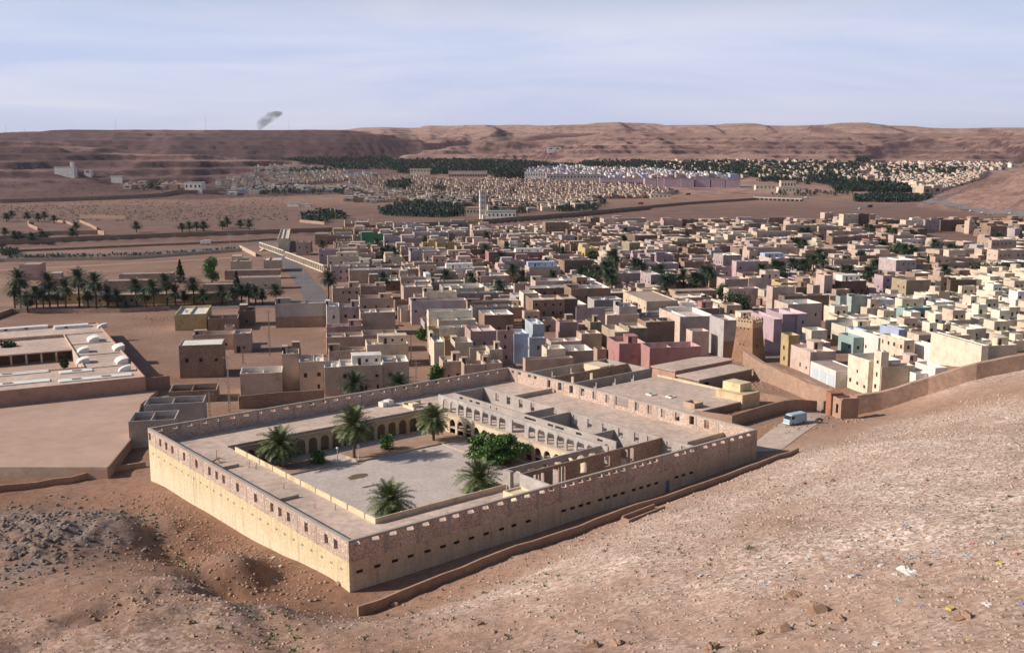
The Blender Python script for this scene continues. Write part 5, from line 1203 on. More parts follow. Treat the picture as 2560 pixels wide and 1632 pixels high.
fill(KSAR, [], 7, 6.4, (4.5, 7), (3.8, 4.4, 5.0, 5.6), 'CCCcCw', 260, fe=('', 'n', 'i', 'R', 'a'), street=False)
fill(TOWN, HOLES, 8, 8.0, (6, 9), (3.2, 3.6, 4.0, 4.4), 'bBkBPmKcB', 260, fe=('', 'n', 'i', 'O', 'R', 'x'), street=True)
def area(q):
    x, y = XY(q[0], q[1]); return (q[2] * q[4] + .5 * q[2] * q[3] * .25) / (y * y)
SPECS.sort(key=area, reverse=True)
for q in SPECS[:292]: build_house(*q)
REST = SPECS[292:]
print('HOUSES', N1, N2, len(SPECS), len(REST))

# ------------------------------------------------------------------ school with roof vaults at the left
def school():
    base = G(360, 960); z1 = 4.4
    # plan points on the roof plane from the photograph
    A0 = atz(0, 640 + 860 * .3909, z1 + .5); A1 = atz(920 * .3909, 640 + 770 * .3909, z1 + .5); A2 = atz(815 * .3909, 640 + 408 * .3909, z1 + .5)
    ex = (A1 - A0).normalized(); ang = math.atan2(ex.y, ex.x); Lx = 95.0; dy = (A2 - A1).length
    org = A1; r = empty('school_building', (org.x, org.y, 0)); tag(r, 'low pinkish school with white scoop shaped roof vents round a planted court', 'school')
    f = frame(0, 0, ang)
    vy = f(0, 1, 0); D = (A2 - A1).dot(Vector((vy[0], vy[1], 0)))
    X0 = -Lx
    def box(name, mat, x0, x1, y0, y1, z0, z, col=None):
        mb = MB(); mb.box(f, x0, x1, y0, y1, z0, z); return mb.build(name, mat, r, col)
    wall_c = (.46, .30, .23)
    # ring of roof around a court
    def L(x, y, z=z1):
        p = atz(x * .3909, 640 + y * .3909, z) - Vector((org.x, org.y, 0)); c, s_ = math.cos(ang), math.sin(ang)
        return p.x * c + p.y * s_, -p.x * s_ + p.y * c
    ci = L(470, 600)[0]; cy0 = L(470, 722)[1]; cy1 = L(470, 500)[1]; cm = L(300, 612, 3.7)[1]; print('school court', ci, cy0, cm, cy1, D)
    box('roof', M['roof'], X0, 0, 0, cy0, -1, z1); box('roof', M['roof'], X0, 0, cy1, D, -1, z1); box('roof', M['roof'], ci, 0, cy0, cy1, -1, z1)
    box('parapet', M['plaster'], X0, 0, -.3, 0, -1, z1 + .5, wall_c); box('parapet', M['plaster'], 0, .3, -.3, D, -1, z1 + .5, wall_c); box('parapet', M['plaster'], X0, .3, D, D + .3, -1, z1 + .4, wall_c)
    box('court_floor', M['playground'], X0, ci, cy0, cy1, -1, .5)
    for k in range(9): box('pillar', M['plaster'], ci - 4.0 * k - 4.6, ci - 4.0 * k - 4.1, cm + .1, cm + .5, .5, 3.4, (.60, .48, .34))
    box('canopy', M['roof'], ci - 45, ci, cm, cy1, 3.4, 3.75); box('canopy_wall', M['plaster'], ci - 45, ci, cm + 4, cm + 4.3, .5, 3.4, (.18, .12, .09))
    for y in (cy0 + .1, cy1 - .3): box('parapet', M['plaster'], X0, ci, y, y + .25, z1, z1 + .35, (.60, .47, .34))
    box('parapet', M['plaster'], ci - .25, ci, cy0, cy1, z1, z1 + .4, (.60, .47, .34))
    for k in range(1, 5): box('roof_joint', M['curb'], ci + .2, -.4, D * k / 5, D * k / 5 + .25, z1, z1 + .22)
    # white quarter-vault vents
    def vault(x, y, n, lab='roof_vent'):
        for i in range(n):
            mb = MB(); w = 1.7; s = 6; pts = [(3.0 * (1 - math.cos(math.pi / 2 * j / s)) - 1.5, 1.5 * math.sin(math.pi / 2 * j / s)) for j in range(s + 1)]
            x0, y0 = x, y + i * (w + .12)
            for j in range(s):
                (a, za), (b, zb) = pts[j], pts[j + 1]
                mb.hexa([f(x0 + a, y0, z1), f(x0 + b, y0, z1), f(x0 + b, y0 + w, z1), f(x0 + a, y0 + w, z1)], [f(x0 + a, y0, z1 + za), f(x0 + b, y0, z1 + zb), f(x0 + b, y0 + w, z1 + zb), f(x0 + a, y0 + w, z1 + za)])
            mb.build(lab, M['white'], r)
    def L(x, y, z=z1):
        p = atz(x * .3909, 640 + y * .3909, z) - Vector((org.x, org.y, 0)); c, s_ = math.cos(ang), math.sin(ang)
        return p.x * c + p.y * s_, -p.x * s_ + p.y * c
    for x, y, n in ((600, 550, 3), (655, 462, 1), (535, 620, 2), (535, 688, 2), (765, 606, 3), (785, 690, 3), (800, 738, 1)):
        a, b = L(x, y); vault(a, b, n)
    for (x0, x1, y0, y1) in ((-70, 320, 780, 735), (385, 600, 757, 712), (-70, 330, 842, 785), (380, 865, 812, 740)):
        a, b = L(x0, y0); c, d = L(x1, y0 - (x1 - x0) * .05); o = box('white_slab', M['white'], a, c, b + .2, b + 3.4, z1, z1 + .28)
        n = int((c - a) / 7)
        for i in range(n):
            mb = MB(); mb.box(f, a + 3 + i * 7, a + 5.2 + i * 7, b + 1.2, b + 2.0, z1 + .28, z1 + .5); mb.build('hatch', M['adobe'], o)
    for x0, x1, y0 in ((-40, 310, 488), (350, 565, 470)):
        a, b = L(x0, y0); c, d = L(x1, y0 - 22); o = box('white_slab', M['white'], a, c, b, b + 3.0, z1, z1 + .9)
        for i in range(int((c - a) / 6)):
            mb = MB(); mb.box(f, a + 3 + i * 6, a + 4 + i * 6, b - .04, b - .003, z1 + .25, z1 + .7); mb.build('opening', M['pane'], o)
school()
for u, v, h, lab in ((20, 868, 3.5, 'leafy shrubs in the court of the pinkish school'), (160, 905, 2.5, 'narrow green shrub by the school court pillars')):
    tree_at(u, v, h, 2.6 if u < 100 else 1.2, 1.8, 'leafdark', lab, n=1100, name='leafy_bush', cat='bush')
# terraces, walls and yards at the left
def sheet(name, pts, z, mat, kind='structure', lab=None, cat=None):
    mb = MB(); P3 = [Vector(p) for p in pts]
    n = Vector((0, 0, 0)); k = len(P3)
    ar = sum(P3[i].x * P3[(i + 1) % k].y - P3[(i + 1) % k].x * P3[i].y for i in range(k))
    if ar < 0: P3.reverse()
    mb.poly([(p.x, p.y, z) for p in P3]); 
    for i in range(k):
        a, b = P3[i], P3[(i + 1) % k]; mb.poly([(a.x, a.y, z - 3), (b.x, b.y, z - 3), (b.x, b.y, z), (a.x, a.y, z)])
    o = mb.build(name, mat); tag(o, lab, cat, kind=kind); return o
PZ = 1.1
pl = [atz(-500, 1168, PZ), atz(268, 1172, PZ), atz(330, 1100, PZ), atz(352, 1010, PZ), atz(395, 975, PZ), atz(200, 992, PZ), atz(-500, 1032, PZ)]
sheet('playground', pl, PZ, M['playground'])
drape('terrace_wall', [(p.x, p.y) for p in (atz(-400, 1169, PZ), atz(120, 1171, PZ), atz(270, 1171, PZ))], 2, .3, M['curb'], 'pale retaining wall holding up the pink playground', tops=[PZ + .35] * 3)
drape('terrace_wall', [(p.x, p.y) for p in (atz(270, 1171, PZ), atz(326, 1105, PZ), atz(326, 1060, PZ))], 2, .3, M['adobe'], 'dark brown retaining wall at the right end of the playground', tops=[PZ + .4, PZ + .6, PZ + .8])
drape('pink_wall', [(p.x, p.y) for p in (atz(-400, 1030, PZ), atz(0, 1002, PZ), atz(425, 960, PZ))], 2, .3, M['pinkwall'], 'long pink wall between the playground and the school', tops=[PZ + 2.3, PZ + 2.3, PZ + 2.3])
drape('field_wall', [gxy(-300, 1262), gxy(0, 1228), gxy(180, 1205), gxy(280, 1180), gxy(365, 1166)], 1.1, .4, M['adobe'], 'low rough brown wall at the foot of the playground terrace', jag=.12)
drape('yard_wall', [gxy(597, 1022), gxy(700, 1012), gxy(811, 1005)], 3.2, .4, M['rubble'], 'brown brick wall in front of the beige houses behind the north wall')
drape('field_wall', [gxy(-200, 775), gxy(35, 782), gxy(300, 782), gxy(425, 775)], 1.6, .3, M['adobe_pink'], 'brown wall between the asphalt road and the school grounds', jag=.03)
drape('field_wall', [gxy(-60, 815), gxy(30, 782)], 1.8, .5, M['adobe'], 'short oblique wall in the corner beside the road wall')
# patch of white rubble behind the school, drain heap, tractor heap
# asphalt roads
def road(name, uv, w, mat='asphalt', dz=.05, kind='structure'):
    pts = [G(u, v) for u, v in uv]; S = []
    for i in range(len(pts) - 1):
        n = max(1, int((pts[i + 1] - pts[i]).length / 4))
        for j in range(n): S.append(pts[i].lerp(pts[i + 1], j / n))
    S.append(pts[-1]); mb = MB(); k = len(S); E_ = []
    for i in range(k):
        d = S[min(k - 1, i + 1)] - S[max(0, i - 1)]; d = Vector((d.x, d.y)).normalized(); nn = Vector((-d.y, d.x)) * w / 2
        E_.append([(S[i].x + nn.x * t, S[i].y + nn.y * t) for t in (-1, 0, 1)])
    ar = np.array(E_).reshape(-1, 2); zz = gv(ar[:, 0], ar[:, 1]) + dz
    mb.v = [(x, y, z) for (x, y), z in zip(ar, zz)]
    for i in range(k - 1):
        for t in (0, 1): a = i * 3 + t; mb.f.append((a, a + 1, a + 4, a + 3)); mb.m.append(0)
    o = mb.build(name, M[mat]); o['kind'] = kind; return o
road('road', [(-200, 765), (0, 771), (300, 772), (560, 768), (760, 762), (800, 760)], 8)
road('road', [(805, 775), (775, 720), (735, 670), (700, 635), (670, 612), (640, 602)], 10, dz=.07)
road('road', [(-300, 655), (0, 641), (250, 636), (450, 626), (600, 616), (700, 602)], 12, dz=.05)
road('road', [(2640, 540), (2560, 538), (2470, 534), (2420, 524), (2375, 514), (2330, 508), (2300, 505)], 9, dz=.7)
road('road', [(2300, 506), (2250, 512), (2180, 520), (2100, 524)], 7, dz=.08)
road('road', [(2300, 504), (2360, 490), (2400, 480)], 7, dz=.6)
road('road', [(2175, 519), (2130, 509), (2060, 500), (1990, 495), (1890, 488)], 9, dz=.10)
road('street', [(1905, 1130), (1960, 1085), (2005, 1055), (2045, 1025), (2080, 1005)], 7, 'streetdust', .08)
road('lane', [(1938, 925), (1975, 950), (2040, 985), (2110, 1000)], 5, 'streetdust', .08)
road('street', [(1560, 745), (1575, 700), (1545, 670), (1530, 660)], 6, 'curb', .06)
road('track', [(640, 640), (560, 646), (300, 660), (0, 676)], 5, 'dirt', .05)
# river walls
def gd(u, v): g = atz(u, v, 0); return (g.x, g.y)
drape('river_wall', [gd(-200, 628), gd(0, 611), gd(357, 595), gd(607, 586), gd(857, 577), gd(1207, 557), gd(1421, 540), gd(1710, 512), gd(1890, 500)], 3.2, 1.2, M['rubble'], 'very long dark river embankment wall crossing the valley', step=12)
drape('river_wall', [gd(-200, 652), gd(0, 632), gd(357, 616), gd(607, 606), gd(690, 600)], 1.4, .8, M['rubble'], 'low dark wall along the near bank left of the arcaded wall', step=12)
drape('boundary_wall', [gd(-200, 672), gd(0, 655), gd(300, 650), gd(450, 640), gd(605, 628)], 2.0, .4, M['curb'], 'pale fence wall along the big bare school field', step=10)
drape('boundary_wall', [gd(600, 622), gd(640, 642)], 2.4, .5, M['curb'], 'short pale wall at the corner of the bare school field', step=10)
drape('garden_wall', [gd(-50, 606), gd(120, 588), gd(245, 586), gd(262, 588)], 3.2, .8, M['adobe_pink'], 'earth garden wall with palms standing in front', step=8)
drape('garden_wall', [gd(70, 556), gd(72, 566), gd(95, 576)], 2.6, .8, M['adobe_pink'], 'broken earth wall at the left of the walled gardens', step=8)
drape('garden_wall', [gd(130, 553), gd(170, 560), gd(185, 566)], 2.2, .8, M['adobe_pink'], 'middle earth wall of the walled gardens', step=8)
drape('garden_wall', [gd(200, 556), gd(225, 566), gd(243, 576)], 2.2, .8, M['adobe_pink'], 'slanting earth wall at the right of the walled gardens', step=8)
drape('garden_wall', [gd(200, 546), gd(313, 548)], 3.5, .8, M['adobe'], 'straight dark wall above the walled gardens', step=8)
drape('field_edge', [gd(750, 556), gd(812, 562)], 2.5, .8, M['adobe_pink'], 'pale curved wall in front of the small palm clump', step=8)
drape('hill_wall', [G(0, 508).xy[:], G(250, 500).xy[:], G(400, 492).xy[:], G(440, 484).xy[:], G(545, 484).xy[:]], 5, 2, M['rubble'], 'long dark wall along the foot of the left hill', step=20)
drape('field_edge', [gd(1570, 568), gd(1340, 575), gd(1240, 590)], 1.2, .6, M['rubble'], 'low dark field wall before the unfinished three storey house', step=10)

# arcaded avenue wall (white pillared screen running away from the camera)
def screen(u0, v0, u1, v1, h, n, lab):
    a = atz(u0, v0, h); b = atz(u1, v1, h); L = math.hypot(b.x - a.x, b.y - a.y); ang = math.atan2(b.y - a.y, b.x - a.x)
    g = min(gz(a.x, a.y), gz(b.x, b.y)); r = empty('pillared_wall', (a.x, a.y, g), ang); tag(r, lab, 'wall')
    H = h - g; s = L / n; mb = MB(); mb.box(plain, 0, L, -.3, .3, H - .5, H); mb.build('beam', M['plaster'], r, COL['C'])
    mb = MB(); mb.box(plain, 0, L, -.3, .3, -1, .5); mb.build('base', M['plaster'], r, COL['C'])
    mb = MB(); mb.box(plain, 0, L, 1.7, 1.9, -.5, H - .8); mb.build('wall', M['plaster'], r, (.22, .165, .14))  # back wall coloured dark to stand for the shade between the pillars
    for i in range(n + 1):
        mb = MB(); mb.box(plain, i * s - .32, i * s + .32, -.3, .3, .5, H - .5); mb.build('pillar', M['plaster'], r, COL['C'])
K5 = lambda x, y: (560 + x * .2736, 540 + y * .2736)
screen(*K5(325, 238), *K5(545, 312), 3.6, 14, 'far pillared cream wall beside the avenue')
screen(*K5(560, 322), *K5(910, 448), 4.0, 24, 'near pillared cream wall beside the avenue')

# ------------------------------------------------------------------ minaret, mosque, landmark buildings
def minaret():
    g = G(1207, 548); r = empty('minaret', g, TH); tag(r, 'tall slender pale minaret standing by the river wall', 'minaret')
    mb = MB(); mb.box(plain, -3.1, 3.1, -2.5, 2.5, -1, 27); mb.build('shaft', M['plaster'], r, (.76, .72, .64))
    mb = MB(); mb.box(plain, -3.4, 3.4, -2.8, 2.8, 27, 27.6)
    for x in (-2.4, -.8, .8, 2.4):
        for y in (-2.6, 2.6): mb.box(plain, x - .35, x + .35, y - .2, y + .2, 27.6, 28.6)
    mb.build('gallery', M['plaster'], r, COL['C'])
    mb = MB(); mb.box(plain, -1.2, 1.2, -1.2, 1.2, 27.6, 31.5)
    for i in range(4): mb.tube((0, 0, 31.5 + i * .5), (0, 0, 32 + i * .5), 1.2 * math.cos(i * .4), 1.2 * math.cos((i + 1) * .4), 8)
    mb.build('lantern', M['plaster'], r, COL['c'])
    for z in (5, 10, 15, 20, 24):
        for x, y, s in ((-.9, -2.53, 0), (.9, -2.53, 0), (-3.13, 0, 1)):
            mb = MB(); mb.box(plain, x - (.35 if not s else .05), x + (.35 if not s else .05), y - (.05 if not s else .4), y + (.05 if not s else .4), z, z + 2.2); mb.build('window', M['pane'], r)
    mb = MB(); mb.box(plain, -1, 3.5, -6, -2.6, -1, 4.5); mb.build('porch', M['plaster'], r, COL['w'])
minaret()
def big(u0, u1, v, h, D, ck, name, cat, lab, n=0, arch=0, z=None, band=None, wn=True):
    g = G((u0 + u1) / 2, v); p0 = atd(u0, v, g.y); p1 = atd(u1, v, g.y); w = (p1 - p0).length
    r = empty(name, (p0.x, p0.y, (g.z + 3.0 if v < 460 else max(gz(p0.x, p0.y), gz(p1.x, p1.y)))), 0); tag(r, lab, cat); mb = MB(); mb.box(plain, 0, w, 0, D, -6, h); mb.build('wall', M['plaster'], r, COL[ck])
    mb = MB(); mb.box(plain, -.3, w + .3, -.3, 0, h, h + .6); mb.box(plain, -.3, w + .3, 0, D + .3, h, h + .25); mb.build('roof', M['plaster'], r, COL[band] if band else tuple(min(.8, c * 1.1) for c in COL[ck]))
    for i in range(n):
        o = inst('window', 'window', r, ((i + .5) * w / n, -.02, h * .45), 0, (w / n * .4, 1, h * .28), COL[ck])
    for i in range(arch): inst('arch', 'arched_opening', r, ((i + .5) * w / arch, -.02, 0), 0, (w / arch * .66, 1, h * .5))
    return r
big(1218, 1290, 549, 7.5, 22, 'w', 'mosque', 'mosque', 'white prayer hall with green roof edge beside the minaret', 7, 0, band='t')
big(1165, 1199, 541, 8.5, 14, 'B', 'town_house', 'house', 'beige building touching the left side of the minaret', 4)
big(1250, 1296, 543, 9.5, 12, 'k', 'town_house', 'house', 'brown unfinished block behind the prayer hall', 6)
big(1121, 1218, 446, 10, 18, 'P', 'arcaded_building', 'building', 'long salmon building with arcade left of the dark tree clump', 0, 24)
big(1312, 1364, 451, 12, 18, 'w', 'long_building', 'building', 'bright white long building right of the dark tree clump', 8)
big(1366, 1500, 455, 10, 14, 'G', 'long_building', 'building', 'long grey building joining the white one to the lilac arcade', 16)
big(1500, 1612, 465, 13, 18, 'M', 'arcaded_building', 'building', 'long lilac building with row of dark arches', 0, 22)
for i, (a, b) in enumerate(((1612, 1640), (1643, 1657), (1660, 1700), (1702, 1735), (1738, 1775), (1778, 1812), (1815, 1851))):
    big(a, b, 467 + i * .3, 13.5, 20, 'M', 'housing_block', 'building', 'lilac housing block, %s from the left in the row of blocks' % ORD[i], 0)['group'] = 'lilac housing blocks in a row'
big(1889, 1938, 476, 8, 12, 'C', 'large_house', 'house', 'low cream villa left of the big cream house by the road', 5)
big(1946, 2005, 484, 9.5, 14, 'C', 'large_house', 'house', 'big cream house with dark window row near the bridge', 7)
big(1952, 1990, 474, 14, 12, 'c', 'large_house', 'house', 'cream block rising behind the big cream house', 5)
big(1025, 1075, 438, 9, 16, 'c', 'long_building', 'building', 'beige flat building left of the salmon arcade', 6)
big(718, 747, 517, 4.5, 8, 'w', 'small_house', 'house', 'small white flat building alone in the bare field', 0)
big(748, 776, 517, 3, 8, 'w', 'small_house', 'house', 'low white shed joined to the small white building', 0)
big(462, 505, 481, 13, 18, 'w', 'town_house', 'house', 'pale house with two blocks at the foot of the left hill', 4)
big(1368, 1403, 380, 9, 12, 'w', 'hillside_building', 'building', 'bright white building alone on the bare hillside', 2, 0)
big(137, 186, 441, 11, 12, 'w', 'hillside_building', 'building', 'pale building with raised end on the left hill', 0)
big(176, 183, 430, 12, 8, 'w', 'hillside_tower', 'building', 'small raised block on the pale hill building', 0)
big(211, 228, 442, 8, 10, 'w', 'hillside_building', 'building', 'small white building right of the pale hill building', 1)
big(278, 306, 458, 8, 10, 'w', 'hillside_building', 'building', 'low pale house below the small white hill building', 0)
big(1626, 1678, 497, 6, 10, 'C', 'small_house', 'house', 'low cream row house on the open ground by the bridge', 5)
def bridge():
    a = G(1889, 500); b = G(1998, 504); L = math.hypot(b.x - a.x, b.y - a.y); r = empty('bridge', a, math.atan2(b.y - a.y, b.x - a.x)); tag(r, 'low concrete road bridge over the dry river bed', 'bridge')
    mb = MB(); mb.box(plain, -4, L + 4, 0, 9, 2.6, 3.6); mb.build('deck', M['concrete'], r)
    mb = MB(); mb.box(plain, -4, L + 4, -.1, .15, 3.6, 4.4); mb.build('railing', M['metal'], r)
    for i in range(11): mb = MB(); mb.box(plain, i * L / 10 - .4, i * L / 10 + .4, .3, 8.6, -3, 2.6); mb.build('pier', M['concrete'], r)
bridge()

# ------------------------------------------------------------------ far districts: everything past the individually built houses
def districts():
    rg = random.Random(5); V = []; F = []; COLS = []
    def zone(poly, n, cols, ws, hs, ang, step):
        us = [atz(u, v, 0) if v > 470 else None for u, v in poly]
        pts = [G(u, v) for u, v in poly]; pts = [p for p in pts if p]
        xs = [p.x for p in pts]; ys = [p.y for p in pts]; c, s_ = math.cos(ang), math.sin(ang); k = 0; tries = 0
        occ = set()
        while k < n and tries < n * 30:
            tries += 1; x = rg.uniform(min(xs), max(xs)); y = rg.uniform(min(ys), max(ys))
            a = round((x * c + y * s_) / step); b = round((-x * s_ + y * c) / step)
            if (a, b) in occ: continue
            ja = a + rg.uniform(-.22, .22); jb = b + rg.uniform(-.22, .22); x = (ja * c - jb * s_) * step; y = (ja * s_ + jb * c) * step; z = gz(x, y); u, v = proj((x, y, z))
            if not pip(u, v, poly) or math.hypot(x - 930, y - 1150) < 450: continue
            occ.add((a, b)); w = rg.uniform(*ws) / 2; d = rg.uniform(*ws) / 2; h = rg.uniform(*hs); cc = COL[rg.choice(cols)]; q = rg.uniform(.85, 1.1)
            def bx(x0, x1, y0, y1, z0, z1):
                i = len(V)
                for zz in (z0, z1):
                    for px, py in ((x0, y0), (x1, y0), (x1, y1), (x0, y1)): V.append((x + px * c - py * s_, y + px * s_ + py * c, zz))
                for fc in ((i, i + 1, i + 5, i + 4), (i + 1, i + 2, i + 6, i + 5), (i + 2, i + 3, i + 7, i + 6), (i + 3, i, i + 4, i + 7), (i + 4, i + 5, i + 6, i + 7)): F.append(fc); COLS.append((cc[0] * q, cc[1] * q, cc[2] * q, 1))
            bx(-w, w, -d, d, z - 3, z + h)
            if rg.random() < .6: e = rg.uniform(.2, .5); bx(-w + .1, -w + 2 * w * e, 0, d - .1, z + h, z + h + rg.uniform(1.5, 3))
            if rg.random() < .5:    # dark door or window band
                i = len(V)
                for px, zz in ((-w * .5, z + h * .3), (w * .4, z + h * .3), (w * .4, z + h * .6), (-w * .5, z + h * .6)): V.append((x + px * c + (d + .05) * s_, y + px * s_ - (d + .05) * c, zz))
                F.append((i, i + 1, i + 2, i + 3)); COLS.append((.08, .06, .05, 1))
            k += 1
    zone([(535, 478), (548, 455), (600, 448), (640, 438), (870, 428), (880, 452), (700, 466), (560, 478)], 420, 'cBbPmmwb', (7, 10), (3.5, 5.5), .25, 12)
    zone([(560, 482), (700, 472), (900, 470), (905, 480), (700, 482), (560, 488)], 60, 'cCBwL', (9, 18), (4, 6), .1, 16)
    zone([(300, 468), (330, 456), (455, 458), (455, 474), (320, 474)], 26, 'bBk', (9, 16), (4, 7), .0, 17)
    zone([(628, 424), (700, 418), (800, 420), (800, 428), (640, 430)], 26, 'cCw', (8, 14), (4, 6), .1, 18)
    zone([(880, 448), (1050, 444), (1120, 455), (1300, 452), (1500, 462), (1600, 468), (1690, 482), (1640, 496), (1480, 498), (1300, 510), (1150, 495), (1000, 490), (870, 480)], 1400, 'bbbBBbckkPssm', (7, 10.5), (3.5, 6), .2, 11.5)
    zone([(870, 478), (1000, 488), (1180, 500), (1170, 520), (1000, 505), (930, 508), (870, 505)], 190, 'bBkcwG', (8, 14), (3.5, 6), .15, 15)
    zone([(1290, 505), (1490, 498), (1500, 515), (1400, 528), (1215, 530), (1220, 508)], 110, 'bBkPc', (8, 14), (3.5, 7), .15, 16)
    zone([(1300, 432), (1420, 424), (1620, 430), (1760, 440), (1850, 448), (1600, 452), (1370, 446)], 620, 'MMPwwml', (9, 13), (6, 10), .2, 14)
    zone([(1700, 405), (1900, 402), (2100, 405), (2300, 412), (2480, 420), (2430, 440), (2330, 450), (2200, 450), (2000, 458), (1860, 448), (1740, 432), (1600, 425)], 420, 'BcbBPmcb', (8, 14), (4, 7), .3, 19)
    zone([(2200, 450), (2300, 444), (2420, 440), (2470, 432), (2440, 455), (2390, 470), (2350, 484), (2290, 482), (2280, 462)], 700, 'BcbbBPmCG', (7, 11), (4, 7.5), .35, 11.5)
    zone([(2230, 408), (2420, 412), (2540, 418), (2500, 428), (2400, 425)], 160, 'wcbbGB', (8, 13), (5, 9), .3, 15)
    zone([(2270, 468), (2340, 462), (2345, 486), (2290, 488)], 10, 'CcYB', (12, 18), (9, 14), .35, 24)
    zone([(850, 442), (940, 436), (940, 446), (870, 452)], 40, 'BLlcP', (9, 14), (4, 7), .2, 17)
    for a, b, w, D, h, ck, ft in REST:
        x, y = XY(a, b); g = gz(x, y); cc = COL[ck]; q = rg.uniform(.88, 1.08); cc = tuple(c * q for c in cc); rc = rg.choice(RC); t = .25; hp = h - (.3 if 'q' in ft else .85)
        def P_(px, py, z): X_, Y_ = XY(a + px, b + py); return (X_, Y_, z)
        def poly(pts, c): i = len(V); V.extend(pts); F.append((i, i + 1, i + 2, i + 3)); COLS.append((*c, 1))
        o4 = [(0, 0), (w, 0), (w, D), (0, D)]; i4 = [(t, t), (w - t, t), (w - t, D - t), (t, D - t)]
        for i in range(4):
            k = (i + 1) % 4; poly([P_(*o4[i], g - 1), P_(*o4[k], g - 1), P_(*o4[k], h), P_(*o4[i], h)], cc); poly([P_(*o4[i], h), P_(*o4[k], h), P_(*i4[k], h), P_(*i4[i], h)], cc); poly([P_(*i4[k], hp), P_(*i4[i], hp), P_(*i4[i], h), P_(*i4[k], h)], cc)
        poly([P_(t, t, hp), P_(w - t, t, hp), P_(w - t, D - t, hp), P_(t, D - t, hp)], rc)
        if w > 5:
            xm = w * rg.uniform(.3, .6); wt = tuple(min(.72, c + .1) for c in cc)
            poly([P_(xm, t, hp), P_(xm, D - t, hp), P_(xm, D - t, hp + .7), P_(xm, t, hp + .7)][::-1], wt); poly([P_(xm, t, hp + .7), P_(xm + .2, t, hp + .7), P_(xm + .2, D - t, hp + .7), P_(xm, D - t, hp + .7)], wt); poly([P_(xm + .2, t, hp), P_(xm + .2, D - t, hp), P_(xm + .2, D - t, hp + .7), P_(xm + .2, t, hp + .7)], wt)
        if rg.random() < .5 and w > 4 and D > 3:
            x0 = rg.choice((.3, w * .45)); x1 = x0 + w * .5; y0, y1 = D * .45, D - .3; r4 = [(x0, y0), (x1, y0), (x1, y1), (x0, y1)]
            for i in range(4): k = (i + 1) % 4; poly([P_(*r4[i], hp), P_(*r4[k], hp), P_(*r4[k], hp + 2.4), P_(*r4[i], hp + 2.4)], cc)
            poly([P_(*p, hp + 2.4) for p in r4], rc)
        for f in range(max(1, int((h - g - .8) / 3))):
            for i in range(int(w / 3.2)):
                if rg.random() < .55: s = (i + .5) * w / max(1, int(w / 3.2)); z = g + f * 3.1 + 1.3; poly([P_(s - .4, -.04, z), P_(s + .4, -.04, z), P_(s + .4, -.04, z + 1), P_(s - .4, -.04, z + 1)], (.05, .04, .035))
            for i in range(int(D / 4)):
                if rg.random() < .4: s = (i + .5) * D / max(1, int(D / 4)); z = g + f * 3.1 + 1.3; poly([P_(-.04, s + .4, z), P_(-.04, s - .4, z), P_(-.04, s - .4, z + 1), P_(-.04, s + .4, z + 1)], (.05, .04, .035))
    me = bpy.data.meshes.new('distant_houses'); me.from_pydata(V, [], F)
    ca = me.color_attributes.new('hue', 'FLOAT_COLOR', 'CORNER'); arr = np.repeat(np.array(COLS, np.float32), 4, axis=0); ca.data.foreach_set('color', arr.ravel())
    m, n, l, b = newmat('distant_house_plaster'); at = n.new('ShaderNodeAttribute'); at.attribute_name = 'hue'; P = pos(n)
    r1 = ramp(n, l, noise(n, l, P, .2, 4), [(.3, (.8, .78, .76)), (.7, (1.05, 1.05, 1.05))]); l.new(mixc(n, l, 1.0, at.outputs['Color'], r1.outputs[0], 'MULTIPLY'), b.inputs['Base Color'])
    me.materials.append(m); o = bpy.data.objects.new('distant_houses', me); C.objects.link(o); tag(o, 'countless small far houses of the valley towns before the hills', 'houses', kind='stuff')
districts()

